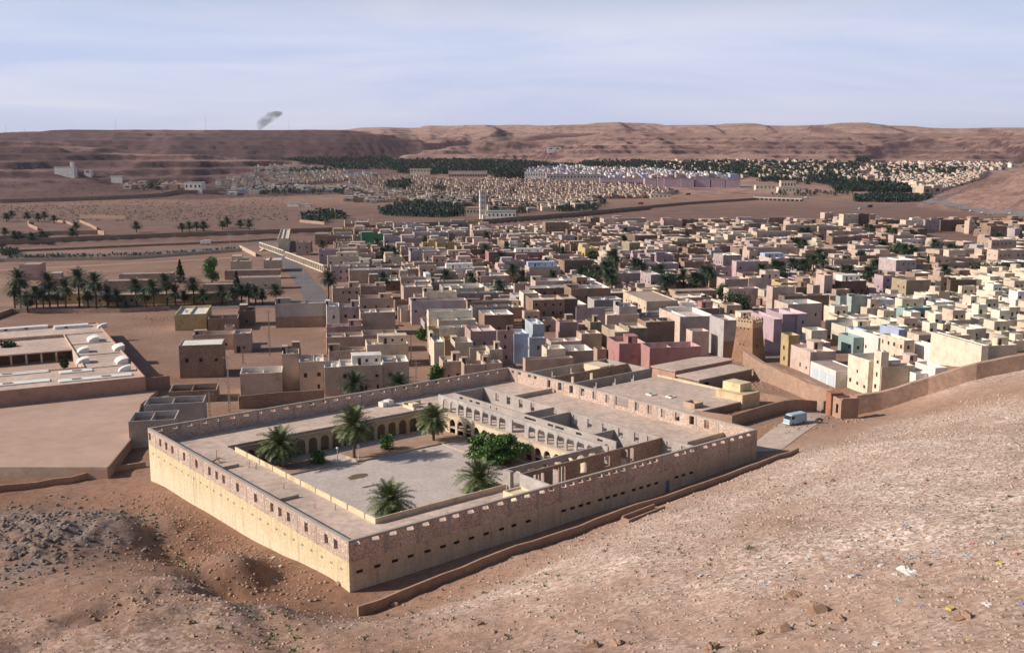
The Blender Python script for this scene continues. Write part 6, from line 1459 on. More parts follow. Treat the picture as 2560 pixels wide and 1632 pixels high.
# ------------------------------------------------------------------ palm groves (masses)
def grove(name, lab, zones, seed):
    rg = np.random.default_rng(seed); r = random.Random(seed)
    # low crown: drooping leaf blades around a centre
    tv = []; tf = []
    for i in range(13):
        az = i * 2.4; el = 1.2 - 1.7 * i / 13; c, s_ = math.cos(az), math.sin(az); d1 = np.array([c * math.cos(el), s_ * math.cos(el), math.sin(el)]); sd = np.array([-s_, c, 0]) * .2
        p1 = d1 * .62; p2 = d1 * 1.0 + np.array([0, 0, -.28]); k = len(tv)
        tv += [np.zeros(3) - sd * .3, np.zeros(3) + sd * .3, p1 + sd, p1 - sd, p2 + sd * .2, p2 - sd * .2]; tf += [(k, k + 1, k + 2, k + 3), (k + 3, k + 2, k + 4, k + 5)]
    k = len(tv)
    for z, w in ((-1.8, .07), (.05, .09)): tv += [np.array([-w, -w, z]), np.array([w, -w, z]), np.array([w, w, z]), np.array([-w, w, z])]
    for j in range(4): tf.append((k + j, k + (j + 1) % 4, k + 4 + (j + 1) % 4, k + 4 + j))
    tv = np.array(tv); tf = np.array(tf); VV = []; FF = []; base = 0
    for poly, n, rad, hh in zones:
        pts = [G(u, v) for u, v in poly]; pts = [p for p in pts if p]; xs = [p.x for p in pts]; ys = [p.y for p in pts]; k = 0; t = 0
        X = rg.uniform(min(xs), max(xs), n * 40); Y = rg.uniform(min(ys), max(ys), n * 40); Z = gv(X, Y)
        for x, y, z in zip(X, Y, Z):
            if k >= n: break
            u, v = proj((x, y, z))
            if not pip(u, v, poly): continue
            s = rad * r.uniform(.75, 1.25); h = hh * r.uniform(.6, 1.2); a = r.uniform(0, 6.28); c, s_ = math.cos(a), math.sin(a)
            q = tv * np.array([s, s, s * r.uniform(.8, 1.1)]); q = np.stack([q[:, 0] * c - q[:, 1] * s_ + x, q[:, 0] * s_ + q[:, 1] * c + y, q[:, 2] + z + h], 1)
            VV.append(q); FF.append(tf + base); base += len(tv); k += 1
    o = bpy.data.objects.new(name, npmesh(name, np.concatenate(VV), np.concatenate(FF), [M['grove']])); C.objects.link(o); tag(o, lab, 'palm grove', kind='stuff')
M['grove'] = mat_leaf('grove_fronds', (.020, .042, .030), (.042, .068, .045))
grove('oasis_palm_grove', 'dark band of oasis palms filling the valley foot below the hills', [
    ([(700, 400), (960, 392), (985, 404), (1100, 402), (1290, 405), (1400, 414), (1500, 420), (1390, 428), (1290, 428), (1100, 428), (980, 424), (860, 424), (800, 412)], 2300, 7.5, 3.6),
    ([(980, 424), (1290, 424), (1400, 424), (1380, 434), (1200, 438), (1000, 434)], 700, 7, 3),
    ([(1470, 405), (1580, 404), (1720, 412), (1850, 420), (1900, 440), (1830, 446), (1700, 436), (1560, 428), (1400, 428)], 1000, 7, 3.6),
    ([(1700, 408), (1950, 405), (2150, 410), (2150, 455), (2000, 462), (1900, 455), (1860, 430)], 1150, 7, 3.6),
    ([(2180, 415), (2440, 420), (2380, 450), (2200, 455)], 260, 6.5, 4), ([(2140, 406), (2175, 406), (2175, 414), (2140, 414)], 25, 8, 9),
    ], 3)
grove('roadside_palm_grove', 'dense dark palms around the road junction at the right', [
    ([(2070, 462), (2150, 458), (2280, 466), (2280, 480), (2220, 482), (2090, 478)], 480, 6.5, 3.5), ([(2138, 494), (2180, 488), (2330, 492), (2320, 505), (2250, 506), (2140, 505)], 620, 5.5, 3), ([(2020, 448), (2080, 445), (2080, 462), (2020, 458)], 50, 6, 6)], 4)
grove('riverside_palm_grove', 'big dark clump of palms and gardens left of the minaret', [
    ([(945, 525), (1010, 515), (1060, 500), (1110, 492), (1150, 510), (1160, 540), (1100, 544), (960, 540)], 760, 4.6, 3), ([(750, 545), (800, 532), (850, 535), (870, 555), (800, 560), (755, 556)], 90, 4.6, 3.2)], 6)
grove('town_edge_tree_grove', 'dark tree clumps between the minaret and the lilac buildings', [
    ([(1215, 520), (1300, 505), (1340, 515), (1330, 535), (1230, 535)], 130, 4.5, 3.2), ([(1380, 515), (1490, 505), (1490, 528), (1390, 530)], 140, 4.5, 3.2), ([(1180, 492), (1290, 488), (1285, 508), (1185, 512)], 110, 4.6, 3.4), ([(1000, 470), (1300, 478), (1290, 492), (1010, 488)], 70, 4.2, 4), ([(1400, 500), (1500, 496), (1520, 512), (1410, 520)], 60, 4.2, 3.4), ([(1880, 488), (2010, 478), (2140, 484), (2130, 492), (1960, 490)], 45, 4.2, 3), ([(1225, 440), (1310, 436), (1310, 450), (1230, 452)], 90, 8, 12),
    ([(960, 468), (1030, 460), (1030, 478), (965, 480)], 60, 6, 8), ([(1080, 478), (1110, 470), (1115, 482), (1085, 484)], 18, 5, 7), ([(355, 468), (400, 466), (400, 478), (360, 476)], 30, 6, 4), ([(590, 478), (800, 472), (900, 476), (900, 486), (640, 488)], 120, 4.5, 4), ([(720, 428), (850, 420), (860, 430), (730, 436)], 60, 6, 5)], 8)
grove('hedge', 'dark hedge of shrubs along the fenced school field', [([(0, 648), (60, 640), (250, 638), (420, 634), (600, 622), (600, 628), (430, 640), (250, 645), (0, 655)], 260, 1.3, 1.0), ([(0, 628), (45, 626), (45, 640), (0, 640)], 60, 1.8, 1.6)], 9)


# ------------------------------------------------------------------ labels of houses and town palms
def zone_of(u, v):
    if u > 1900 and v > 830: return 'just inside the long rampart'
    if u > 2060 and v > 715: return 'in the pale old quarter'
    if u < 620 and v < 780: return 'beyond the palm row'
    if u < 620: return 'left of the courtyard building'
    if v > 820 and u < 1060: return 'close behind the courtyard building'
    if v > 780 and u < 1400: return 'above the courtyard building far corner'
    if v > 780: return 'near the watchtower'
    if v < 585: return 'near the river wall'
    if u < 1000: return 'near the pillared avenue'
    if u < 1350: return 'in the left middle of town'
    if u < 1750: return 'in the middle of town'
    if u < 2100: return 'above the big round tree'
    return 'toward the big beige school'
for q in HOUSES:
    x, y = XY(q['a'] + q['w'] / 2, q['b']); q['uv'] = proj((x, y, q['h'] - 1)); q['vw'] = q['w'] / y * FPX / 2
def neigh(q, sgn):
    best = None
    for p in HOUSES:
        if p is q: continue
        du = (p['uv'][0] - q['uv'][0]) * sgn; dvv = abs(p['uv'][1] - q['uv'][1])
        if du > q['vw'] * .6 and dvv < 22:
            d = du + dvv * 1.5
            if best is None or d < best[0]: best = (d, p)
    return best[1] if best and best[0] < 120 else None
lab = {}
for q in HOUSES:
    f = q['f']; H = q['H']; sz = 'low' if H < 4.9 else 'single storey' if H < 6.3 else 'two storey' if H < 9.4 else 'tall'
    ft = ''
    if 'O' in f: ft = ' without roof'
    elif 'X' in f or 'z' in f: ft = ' with bare masonry'
    elif 'x' in f: ft = ' of bare blocks'
    elif 'u' in f: ft = ' with blue lined terrace'
    elif 'T' in f: ft = ' with rooftop room'
    elif 'a' in f: ft = ' with arches'
    elif 'q' in f: ft = ' with plain slab roof'
    elif 'R' in f: ft = ' with white roof'
    elif 'i' in f: ft = ' with white parapet'
    elif 'w' in f: ft = ' with several windows'
    L = neigh(q, -1); Rn = neigh(q, 1)
    rel = ''
    if L and Rn: rel = ' between %s and %s houses' % (CN[L['ck']].split()[-1], CN[Rn['ck']].split()[-1])
    elif L: rel = ' right of a %s house' % CN[L['ck']].split()[-1]
    elif Rn: rel = ' left of a %s house' % CN[Rn['ck']].split()[-1]
    s = '%s %s house%s%s, %s' % (sz, CN[q['ck']], ft, rel, zone_of(*q['uv']))
    if len(s.split()) > 14: s = '%s %s house%s%s' % (sz, CN[q['ck']], ft, rel)
    if len(s.split()) > 14: s = '%s %s house%s' % (sz, CN[q['ck']], rel)
    lab.setdefault(s, []).append(q)
seen = set()
for s, qs in lab.items():
    qs.sort(key=lambda q: q['uv'][0])
    for i, q in enumerate(qs):
        t = s
        if len(qs) > 1: t = (s if len(s.split()) <= 13 else s.split(',')[0]) + ', ' + (['leftmost', 'rightmost'][i] if len(qs) == 2 else onum(i) + ' from left')
        n = 0
        while t in seen: n += 1; t = '%s %s house %s, row %s counted from the front' % (('low' if q['H'] < 5 else 'taller'), CN[q['ck']], zone_of(*q['uv']), ORD[min(19, n)])
        seen.add(t); tag(q['o'], t, 'house', 'flat roofed houses of the town')
for i, (u, v, o) in enumerate(sorted(TOWNPALMS, key=lambda t: t[0])):
    near = min(HOUSES, key=lambda q: abs(q['uv'][0] - u) + abs(q['uv'][1] - v))
    tag(o, 'date palm by the %s house %s, %s town palm from the left' % (CN[near['ck']].split()[-1], zone_of(u, v).replace('close ', ''), onum(i)), 'palm', 'date palms between the town houses')
    if len(o['label'].split()) > 16: o['label'] = 'date palm by the %s house, %s town palm from the left' % (CN[near['ck']].split()[-1], onum(i))

# ------------------------------------------------------------------ poles, masts, cars
def pole(u, vb, vt, lab, i, lattice=True):
    g = G(u, vb); top = atd(u, vt, g.y).z; H = min(16, max(6, top - g.z)); r = empty('utility_pole', g, R.uniform(-.3, .3)); tag(r, lab, 'pole', 'ladder shaped concrete utility poles')
    mb = MB(); w = .28
    mb.hexa([(-w, -.09, -.5), (-w + .12, -.09, -.5), (-w + .12, .09, -.5), (-w, .09, -.5)], [(-w * .5, -.07, H), (-w * .5 + .1, -.07, H), (-w * .5 + .1, .07, H), (-w * .5, .07, H)])
    mb.hexa([(w - .12, -.09, -.5), (w, -.09, -.5), (w, .09, -.5), (w - .12, .09, -.5)], [(w * .5 - .1, -.07, H), (w * .5, -.07, H), (w * .5, .07, H), (w * .5 - .1, .07, H)])
    n = int(H / .9)
    for k in range(n):
        z = .5 + k * .9; ww = w * (1 - .5 * z / H) - .1; mb.box(plain, -ww, ww, -.06, .06, z, z + .22)
    mb.build('shaft', M['curb'], r); mb = MB(); mb.box(plain, -1.1, 1.1, -.06, .06, H - .5, H - .36)
    for x in (-1, 0, 1): mb.tube((x, 0, H - .36), (x, 0, H - .1), .05, .04, 6)
    mb.build('crossarm', M['metal'], r)
for i, (u, vb, vt, lb) in enumerate(((608, 910, 855, 'ladder pole beside the tall brown block house'), (574, 1031, 890, 'tallest ladder pole in the lane left of the beige houses'), (525, 1043, 1000, 'short ladder pole behind the grey roofless rooms'), (675, 890, 775, 'ladder pole in front of the long grey block wall'),
        (1028, 904, 838, 'ladder pole in the lane right of the arched terrace house'), (1041, 958, 925, 'ladder pole in the lane near the courtyard building'), (998, 816, 778, 'ladder pole at the far end of the shady lane'), (1909, 842, 778, 'ladder pole against the lilac pink tower house'), (2204, 779, 719, 'ladder pole before the long dark brown wall'), (2282, 742, 708, 'ladder pole against the olive house with tiny windows'))):
    pole(u, vb, vt, lb, i)
def street_lamp(u, vb, lab, H=9):
    g = atz(u, vb, 0); g.z = gz(g.x, g.y); r = empty('street_lamp', g, R.uniform(0, 3)); tag(r, lab, 'street lamp', 'slender street lamps along the roads')
    mb = MB(); mb.tube((0, 0, -.3), (0, 0, H), .14, .08, 6); mb.tube((0, 0, H), (1.6, 0, H + .5), .07, .05, 5); mb.tube((0, 0, H), (-1.6, 0, H + .5), .07, .05, 5); mb.build('post', M['metal'], r)
    for s in (-1, 1): mb = MB(); mb.box(plain, s * 1.9 - .4, s * 1.9 + .4, -.15, .15, H + .42, H + .58); mb.build('lamp_head', M['metal'], r)
LAMPS = [(148, 640), (297, 627), (438, 618), (576, 614), (618, 612), (708, 590), (840, 560), (930, 560), (1270, 546), (1318, 538), (1360, 534), (1400, 528), (1492, 520), (1540, 512), (1385, 552), (2240, 512), (2305, 525), (2398, 532), (2458, 536), (2520, 538), (1900, 494), (1960, 497), (765, 745), (760, 700), (1295, 575), (1650, 725), (1565, 720), (2170, 695), (1760, 690)]
for i, (u, v) in enumerate(sorted(LAMPS)): street_lamp(u, v, 'slender double armed street lamp, %s from the left of the lamps' % onum(i), 9 if v < 600 else 8)
for i, (u, v, h) in enumerate(((15, 331, 26), (62, 330, 18), (290, 327, 40), (368, 326, 12), (515, 326, 50), (723, 327, 34))):
    p = atd(u, v, 3290); mb = MB(); mb.tube((p.x, p.y, gz(p.x, p.y) - 3), (p.x, p.y, gz(p.x, p.y) + h), .5, .25, 5); tag(mb.build('radio_mast', M['metal']), 'thin mast on the left skyline, %s from the left' % ORD[i], 'mast', 'thin masts on the plateau')
CARP = {}
def car(u, v, rz, ck, lab, name='parked_car', truck=False):
    g = G(u, v); r = empty(name, (g.x, g.y, g.z + .05), rz); tag(r, lab, 'truck' if truck else 'car', 'small vehicles on the far roads')
    if ck not in CARP: CARP[ck] = mat_simple('car_paint_' + ck, {'w': (.75, .75, .73), 'd': (.06, .06, .07), 'r': (.35, .08, .06), 'b': (.12, .2, .4)}[ck], 2, .05, .35, bmp=0)
    mb = MB(); s = 1.5 if truck else 1
    if truck: mb.box(plain, -1.6, 3.6, -1.15, 1.15, .8, 3.2); mb.box(plain, -3.4, -1.7, -1.1, 1.1, .6, 2.5)
    else:
        mb.box(plain, -2.1, 2.1, -.82, .82, .3, .85)
        mb.hexa([(-1.2, -.78, .85), (1.5, -.78, .85), (1.5, .78, .85), (-1.2, .78, .85)], [(-.7, -.65, 1.42), (1.1, -.65, 1.42), (1.1, .65, 1.42), (-.7, .65, 1.42)])
    mb.build('body', CARP[ck], r)
    if not truck:
        mb = MB(); mb.hexa([(-1.1, -.80, .92), (1.4, -.80, .92), (1.4, .80, .92), (-1.1, .80, .92)], [(-.72, -.68, 1.34), (1.08, -.68, 1.34), (1.08, .68, 1.34), (-.72, .68, 1.34)]); mb.build('glass', M['pane'], r)
    for x in (-1.3, 1.3):
        for y in (-.85, .85):
            mb = MB(); rr = .33 * s; mb.tube((x * s, y * (1.3 if truck else 1) - .1, rr), (x * s, y * (1.3 if truck else 1) + .1, rr), rr, rr, 10); mb.build('wheel', M['dark'], r)
for u, v, rz, ck, lb, tk in ((1946, 492, .1, 'w', 'white car crossing the bridge', False), (2018, 497, .1, 'w', 'long white truck right of the bridge', True), (2174, 519, .4, 'd', 'dark vehicle at the road junction', True), (2150, 523, .3, 'w', 'white car left of the dark vehicle at the junction', False),
        (2428, 529, .2, 'w', 'white car near the bend of the hill road', False), (2457, 533, .1, 'w', 'white car in the middle of the hill road', False), (2527, 535, .0, 'w', 'pale car at the right end of the hill road', False), (514, 612, .1, 'w', 'white box truck on the avenue by the river wall', True),
        (1386, 524, .2, 'w', 'white car, left one of the pair on the river road', False), (1432, 525, .2, 'w', 'white car, right one of the pair on the river road', False), (2393, 686, .1, 'w', 'white parked car left below the big beige school', False), (2421, 687, .1, 'w', 'white parked car right below the big beige school', False),
        (658, 628, .8, 'w', 'white car at the top of the avenue', False), (1601, 512, .1, 'r', 'rusty red truck standing on the open ground', True), (1720, 488, .1, 'd', 'dark truck on the open ground left of the bridge', True)):
    car(u, v, rz, ck, lb, 'truck' if tk else 'parked_car', tk)

# rubble heap and wrecked vehicle by the empty lots
def rocks_mesh(pts, seed, squash=.7, sub=1):
    """angular stones: jittered icosahedra"""
    rg = np.random.default_rng(seed); t = (1 + 5 ** .5) / 2
    bv = np.array([(-1, t, 0), (1, t, 0), (-1, -t, 0), (1, -t, 0), (0, -1, t), (0, 1, t), (0, -1, -t), (0, 1, -t), (t, 0, -1), (t, 0, 1), (-t, 0, -1), (-t, 0, 1)]) / 1.9
    bf = np.array([(0, 11, 5), (0, 5, 1), (0, 1, 7), (0, 7, 10), (0, 10, 11), (1, 5, 9), (5, 11, 4), (11, 10, 2), (10, 7, 6), (7, 1, 8), (3, 9, 4), (3, 4, 2), (3, 2, 6), (3, 6, 8), (3, 8, 9), (4, 9, 5), (2, 4, 11), (6, 2, 10), (8, 6, 7), (9, 8, 1)])
    n = len(pts); P = np.array([p[:3] for p in pts]); S = np.array([p[3] for p in pts])
    v = bv[None] * (1 + .38 * rg.uniform(-1, 1, (n, 12, 1))) * (S[:, None, None]) * rg.uniform(.65, 1.3, (n, 1, 3)); v[:, :, 2] *= squash
    a = rg.uniform(0, 6.28, n); c, s = np.cos(a)[:, None], np.sin(a)[:, None]
    v = np.stack([v[:, :, 0] * c - v[:, :, 1] * s, v[:, :, 0] * s + v[:, :, 1] * c, v[:, :, 2]], 2) + P[:, None, :]
    f = bf[None] + (np.arange(n) * 12)[:, None, None]
    return v.reshape(-1, 3), f.reshape(-1, 3)
def stones(name, pts, seed, mat, lab, cat, kind='stuff', squash=.7):
    v, f = rocks_mesh(pts, seed, squash); o = bpy.data.objects.new(name, npmesh(name, v, f, [mat])); C.objects.link(o); tag(o, lab, cat, kind=kind); return o
rg = np.random.default_rng(11)
def scatter(n, fn):
    out = []
    while len(out) < n:
        x, y, s = fn(); out.append((x, y, s))
    a = np.array(out); z = gv(a[:, 0], a[:, 1]); return [(x, y, zz, s) for (x, y, s), zz in zip(out, z)]
def hillpt():
    while True:
        y = 55 + 150 * rg.random() ** 1.3; x = rg.uniform(-55, 100); p, q = loc(x, y)
        if q > -7.6 and p > -3: continue
        if abs(x) > y * .56 + 6: continue
        dens = .35 + .65 * float(sst(-10, 30, x)); 
        if rg.random() > dens: continue
        return x, y, .03 + .095 * rg.random() ** 3.5 * (1 + y / 110)
stones('gravel', scatter(34000, hillpt), 1, M['gravel'], 'loose stones scattered over the foreground hillside', 'stones')
def cragpt():
    while True:
        a = rg.normal(-76, 12), rg.normal(143, 15)
        if abs(a[0] + 76) > 24 or loc(*a)[0] > -6 or a[0] > -.15 * 0 - 40: continue
        return a[0], a[1], .10 + .42 * rg.random() ** 3
M['crag'] = mat_simple('grey_crag_stone', (.25, .20, .17), 1.5, .5, bmp=.8)
stones('crag_rocks', scatter(2800, cragpt), 2, M['crag'], 'rough grey broken rocks of the outcrop at the left', 'rocks')
def gulpt():
    segs = ((_g1, _g2), (_g2, _g3), (_g3, _g4), (_k2, _k3)); a, b = segs[rg.integers(4)]; t = rg.random()
    return a[0] + (b[0] - a[0]) * t + rg.normal(0, 3), a[1] + (b[1] - a[1]) * t + rg.normal(0, 3), .05 + .30 * rg.random() ** 3
stones('gully_stones', scatter(900, gulpt), 3, M['rock'], 'reddish stones lying in the eroded gully', 'stones')
def spoil():
    q = rg.uniform(1, 66); p = -1.2 - abs(rg.normal(0, 4.5)); w = W(p, q); return w.x, w.y, .05 + .28 * rg.random() ** 3
stones('spoil_stones', scatter(1300, spoil), 4, M['rock'], 'rubble and stones heaped along the foot of the yellow wall', 'stones')
def vanpt():
    c = atd(*((2000, 1085, 203) if rg.random() < .6 else (2105, 1060, 212))); return c.x + rg.normal(0, 3.2), c.y + rg.normal(0, 2.2), .08 + .3 * rg.random() ** 2
stones('rubble_heap', scatter(260, vanpt), 5, M['rock'], 'heap of grey rubble in front of the van and gate house', 'rubble')
def lotpt():
    c = G(*((880, 832), (400, 795), (1310, 992), (1860, 960))[rg.integers(4)]); return c.x + rg.normal(0, 4), c.y + rg.normal(0, 3), .1 + .35 * rg.random() ** 2
stones('building_rubble', scatter(420, lotpt), 6, M['rock'], 'broken stone and earth dumped in the empty lots', 'rubble')
# single boulders
BL = [(1485, 1615, .9, 'dark reddish boulder at the bottom edge, left of centre of the slope'), (1545, 1610, .8, 'dark boulder at the very bottom beside a scrub tuft'), (1340, 1500, .55, 'pale rounded boulder in the middle of the slope'), (1182, 1496, .6, 'pale boulder casting a shadow below the long low wall'), (988, 1512, .9, 'pale double boulder under the near end of the long wall'),
      (1200, 1560, .6, 'rusty brown boulder on the lower slope'), (1235, 1582, .5, 'small brown boulder right of the rusty one'), (480, 1558, .7, 'isolated tan boulder at the bottom left'), (540, 1568, .5, 'flat tan stone right of the isolated boulder'), (578, 1578, .5, 'tan stone, third of the small row at bottom left'), (482, 1590, .5, 'tan stone close to the bottom edge at left'),
      (1985, 1490, .9, 'rounded tan boulder below the litter field'), (2045, 1528, 1.2, 'large reddish boulder with deep shadow below the litter'), (2098, 1548, .7, 'tan boulder right of the large reddish one'), (1960, 1575, .9, 'reddish boulder near the bottom right of centre'), (1890, 1585, .7, 'tan boulder left of the bottom reddish one'), (1780, 1620, .9, 'boulder cut by the bottom edge right of centre'),
      (2410, 1545, .9, 'pointed tan rock among the pale scree'), (2010, 1210, .6, 'brown rock ledge on the upper slope'), (2080, 1203, .7, 'brown rock right of the rock ledge'), (870, 1512, .6, 'tan rock in the rubble before the near corner'), (845, 1460, .7, 'reddish boulder below the near corner of the yellow wall'), (790, 1500, .5, 'tan stone in the rubble below the yellow wall'), (330, 1260, .5, 'tan stone by the crag top at left'), (215, 1250, .5, 'pale rock on the crest of the outcrop')]
import bmesh
for i, (u, v, s, lb) in enumerate(BL):
    g = G(u, v); s *= .64; bm = bmesh.new(); bmesh.ops.create_icosphere(bm, subdivisions=4, radius=1)
    rr = random.Random(i); off = Vector((rr.uniform(0, 50), rr.uniform(0, 50), 0)); sx, sy = rr.uniform(.9, 1.4), rr.uniform(.7, 1.1)
    for vt in bm.verts:
        c = vt.co.copy(); nn = float(fbm(np.array([c.x * 2.4 + off.x + c.z]), np.array([c.y * 1.6 + off.y - c.z]), 4, i)[0]); c *= 1 + .55 * nn
        for _k in range(3):     # a few flat faces
            d = Vector((math.cos(i + _k * 2.1), math.sin(i * 1.7 + _k * 2.1), .5 - .3 * _k)).normalized(); e = c.dot(d) - .68
            if e > 0: c -= d * e
        vt.co = Vector((c.x * sx * s, c.y * sy * s, c.z * .72 * s))
    me = bpy.data.meshes.new('boulder'); bm.to_mesh(me); bm.free(); me.materials.append(M['rock']); o = bpy.data.objects.new('boulder', me); C.objects.link(o); o.location = (g.x, g.y, g.z + .18 * s); tag(o, lb, 'boulder', 'boulders on the foreground slope')

# scrub tufts
def tufts(name, pts, lab, seed, mat, blades=14):
    rg2 = np.random.default_rng(seed); n = len(pts); P = np.repeat(np.array([p[:3] for p in pts]), blades, 0); S = np.repeat(np.array([p[3] for p in pts]), blades)[:, None]
    m = len(P); a = rg2.uniform(0, 6.28, m); tilt = rg2.uniform(.2, 1.15, m); d = np.stack([np.cos(a) * np.sin(tilt), np.sin(a) * np.sin(tilt), np.cos(tilt) * .75], 1); sd = np.stack([-np.sin(a), np.cos(a), np.zeros(m)], 1)
    o_ = np.stack([np.cos(a), np.sin(a), np.zeros(m)], 1) * S * rg2.uniform(0, .7, (m, 1)); L = S * rg2.uniform(.5, 1.0, (m, 1)); w = sd * S * .16
    b = P + o_; V = np.stack([b - w, b + w, b + d * L + w * .4, b + d * L - w * .4], 1).reshape(-1, 3)
    o = bpy.data.objects.new(name, npmesh(name, V, np.arange(m * 4).reshape(-1, 4), [mat])); C.objects.link(o); tag(o, lab, 'scrub', kind='stuff')
def tuftpt():
    while True:
        if rg.random() < .5:
            y = 75 + 85 * rg.random(); x = rg.uniform(-75, 5)
        else: y = 62 + 85 * rg.random(); x = rg.uniform(-20, 60)
        p, q = loc(x, y)
        if (q > -7.6 and p > -2) or abs(x) > y * .55: continue
        if x > 25 and rg.random() < .5: continue
        return x, y, .12 + .28 * rg.random() ** 2
tufts('scrub', scatter(820, tuftpt), 'low green tufts scattered over the foreground slopes', 5, M['scrub'])
def gtuft():
    a, b = ((_g1, _g2), (_g2, _g3), (_g3, _g4))[rg.integers(3)]; t = rg.random(); return a[0] + (b[0] - a[0]) * t + rg.normal(0, 1.2), a[1] + (b[1] - a[1]) * t + rg.normal(0, 1.2), .25 + .35 * rg.random()
tufts('gully_scrub', scatter(60, gtuft), 'greener tufts growing along the bottom of the gully', 6, M['leaf'])
def fieldpt():
    while True:
        u = rg.uniform(-50, 720); v = 478 + 75 * rg.random(); p = atz(u, v, 0)
        if 498 > v and u < 560: continue
        return p.x, p.y, 1.0 + 1.0 * rg.random()
tufts('field_scrub', scatter(1500, fieldpt), 'dark low bushes dotted over the bare plain at the left', 7, M['leafdark'], 8)

# ------------------------------------------------------------------ litter on the slope
LC = {'white': (.72, .72, .72), 'blue': (.10, .18, .50), 'sky blue': (.25, .52, .70), 'red': (.50, .05, .04), 'yellow': (.65, .52, .06), 'green': (.08, .42, .16), 'black': (.03, .03, .03), 'pink': (.6, .25, .3), 'turquoise': (.2, .55, .5), 'brown': (.2, .1, .06)}
LM = {k: mat_simple('litter_' + k.replace(' ', '_'), tuple(.66 * c + .34 * d for c, d in zip(v, (.50, .42, .36))), 4, .3, .8) for k, v in LC.items()}
def scrap(kind, u, v, ck, lab, s=.3):
    s *= .78; g = G(u, v); rr = random.Random(int(u * 7 + v)); a = rr.uniform(0, 3.1); f = frame(g.x, g.y, a, g.z + .02); mb = MB()
    if kind == 'can': mb.tube(f(-s * .6, 0, s * .32), f(s * .6, 0, s * .32), s * .36, s * .36, 10); mb.poly([f(-s * .6, s * .36 * math.cos(t * .7), s * .32 + s * .36 * math.sin(t * .7)) for t in range(9)])
    elif kind == 'box':
        mb.hexa([f(-s, -s * .6, 0), f(s, -s * .6, 0), f(s * .95, s * .6, 0), f(-s, s * .55, 0)], [f(-s * .9, -s * .6, s * .7), f(s, -s * .5, s * .8), f(s * .9, s * .55, s * .75), f(-s, s * .5, s * .65)])
        mb.poly([f(-s * .9, -s * .6, s * .7), f(-s * 1.1, -s * 1.1, s * .9), f(s * .8, -s * 1.1, s * .95), f(s, -s * .5, s * .8)])
    else:   # crumpled sheet / bag
        n = 7; h = [[rr.uniform(.02, .5) * s * (0.3 if i in (0, n - 1) or j in (0, n - 1) else 1) for i in range(n)] for j in range(n)]; k = 0
        for j in range(n):
            for i in range(n): mb.v.append(f((i / (n - 1) - .5) * 2 * s + rr.uniform(-.1, .1) * s, (j / (n - 1) - .5) * 1.5 * s + rr.uniform(-.1, .1) * s, h[j][i]))
        for j in range(n - 1):
            for i in range(n - 1): q = j * n + i; mb.f.append((q, q + 1, q + n + 1, q + n)); mb.m.append(0)
    o = mb.build({'can': 'tin_can', 'box': 'cardboard_box', 'bag': 'plastic_bag', 'sheet': 'plastic_sheet'}[kind], LM[ck]); tag(o, lab, {'can': 'can', 'box': 'box', 'bag': 'bag', 'sheet': 'plastic sheet'}[kind], 'litter on the slope')
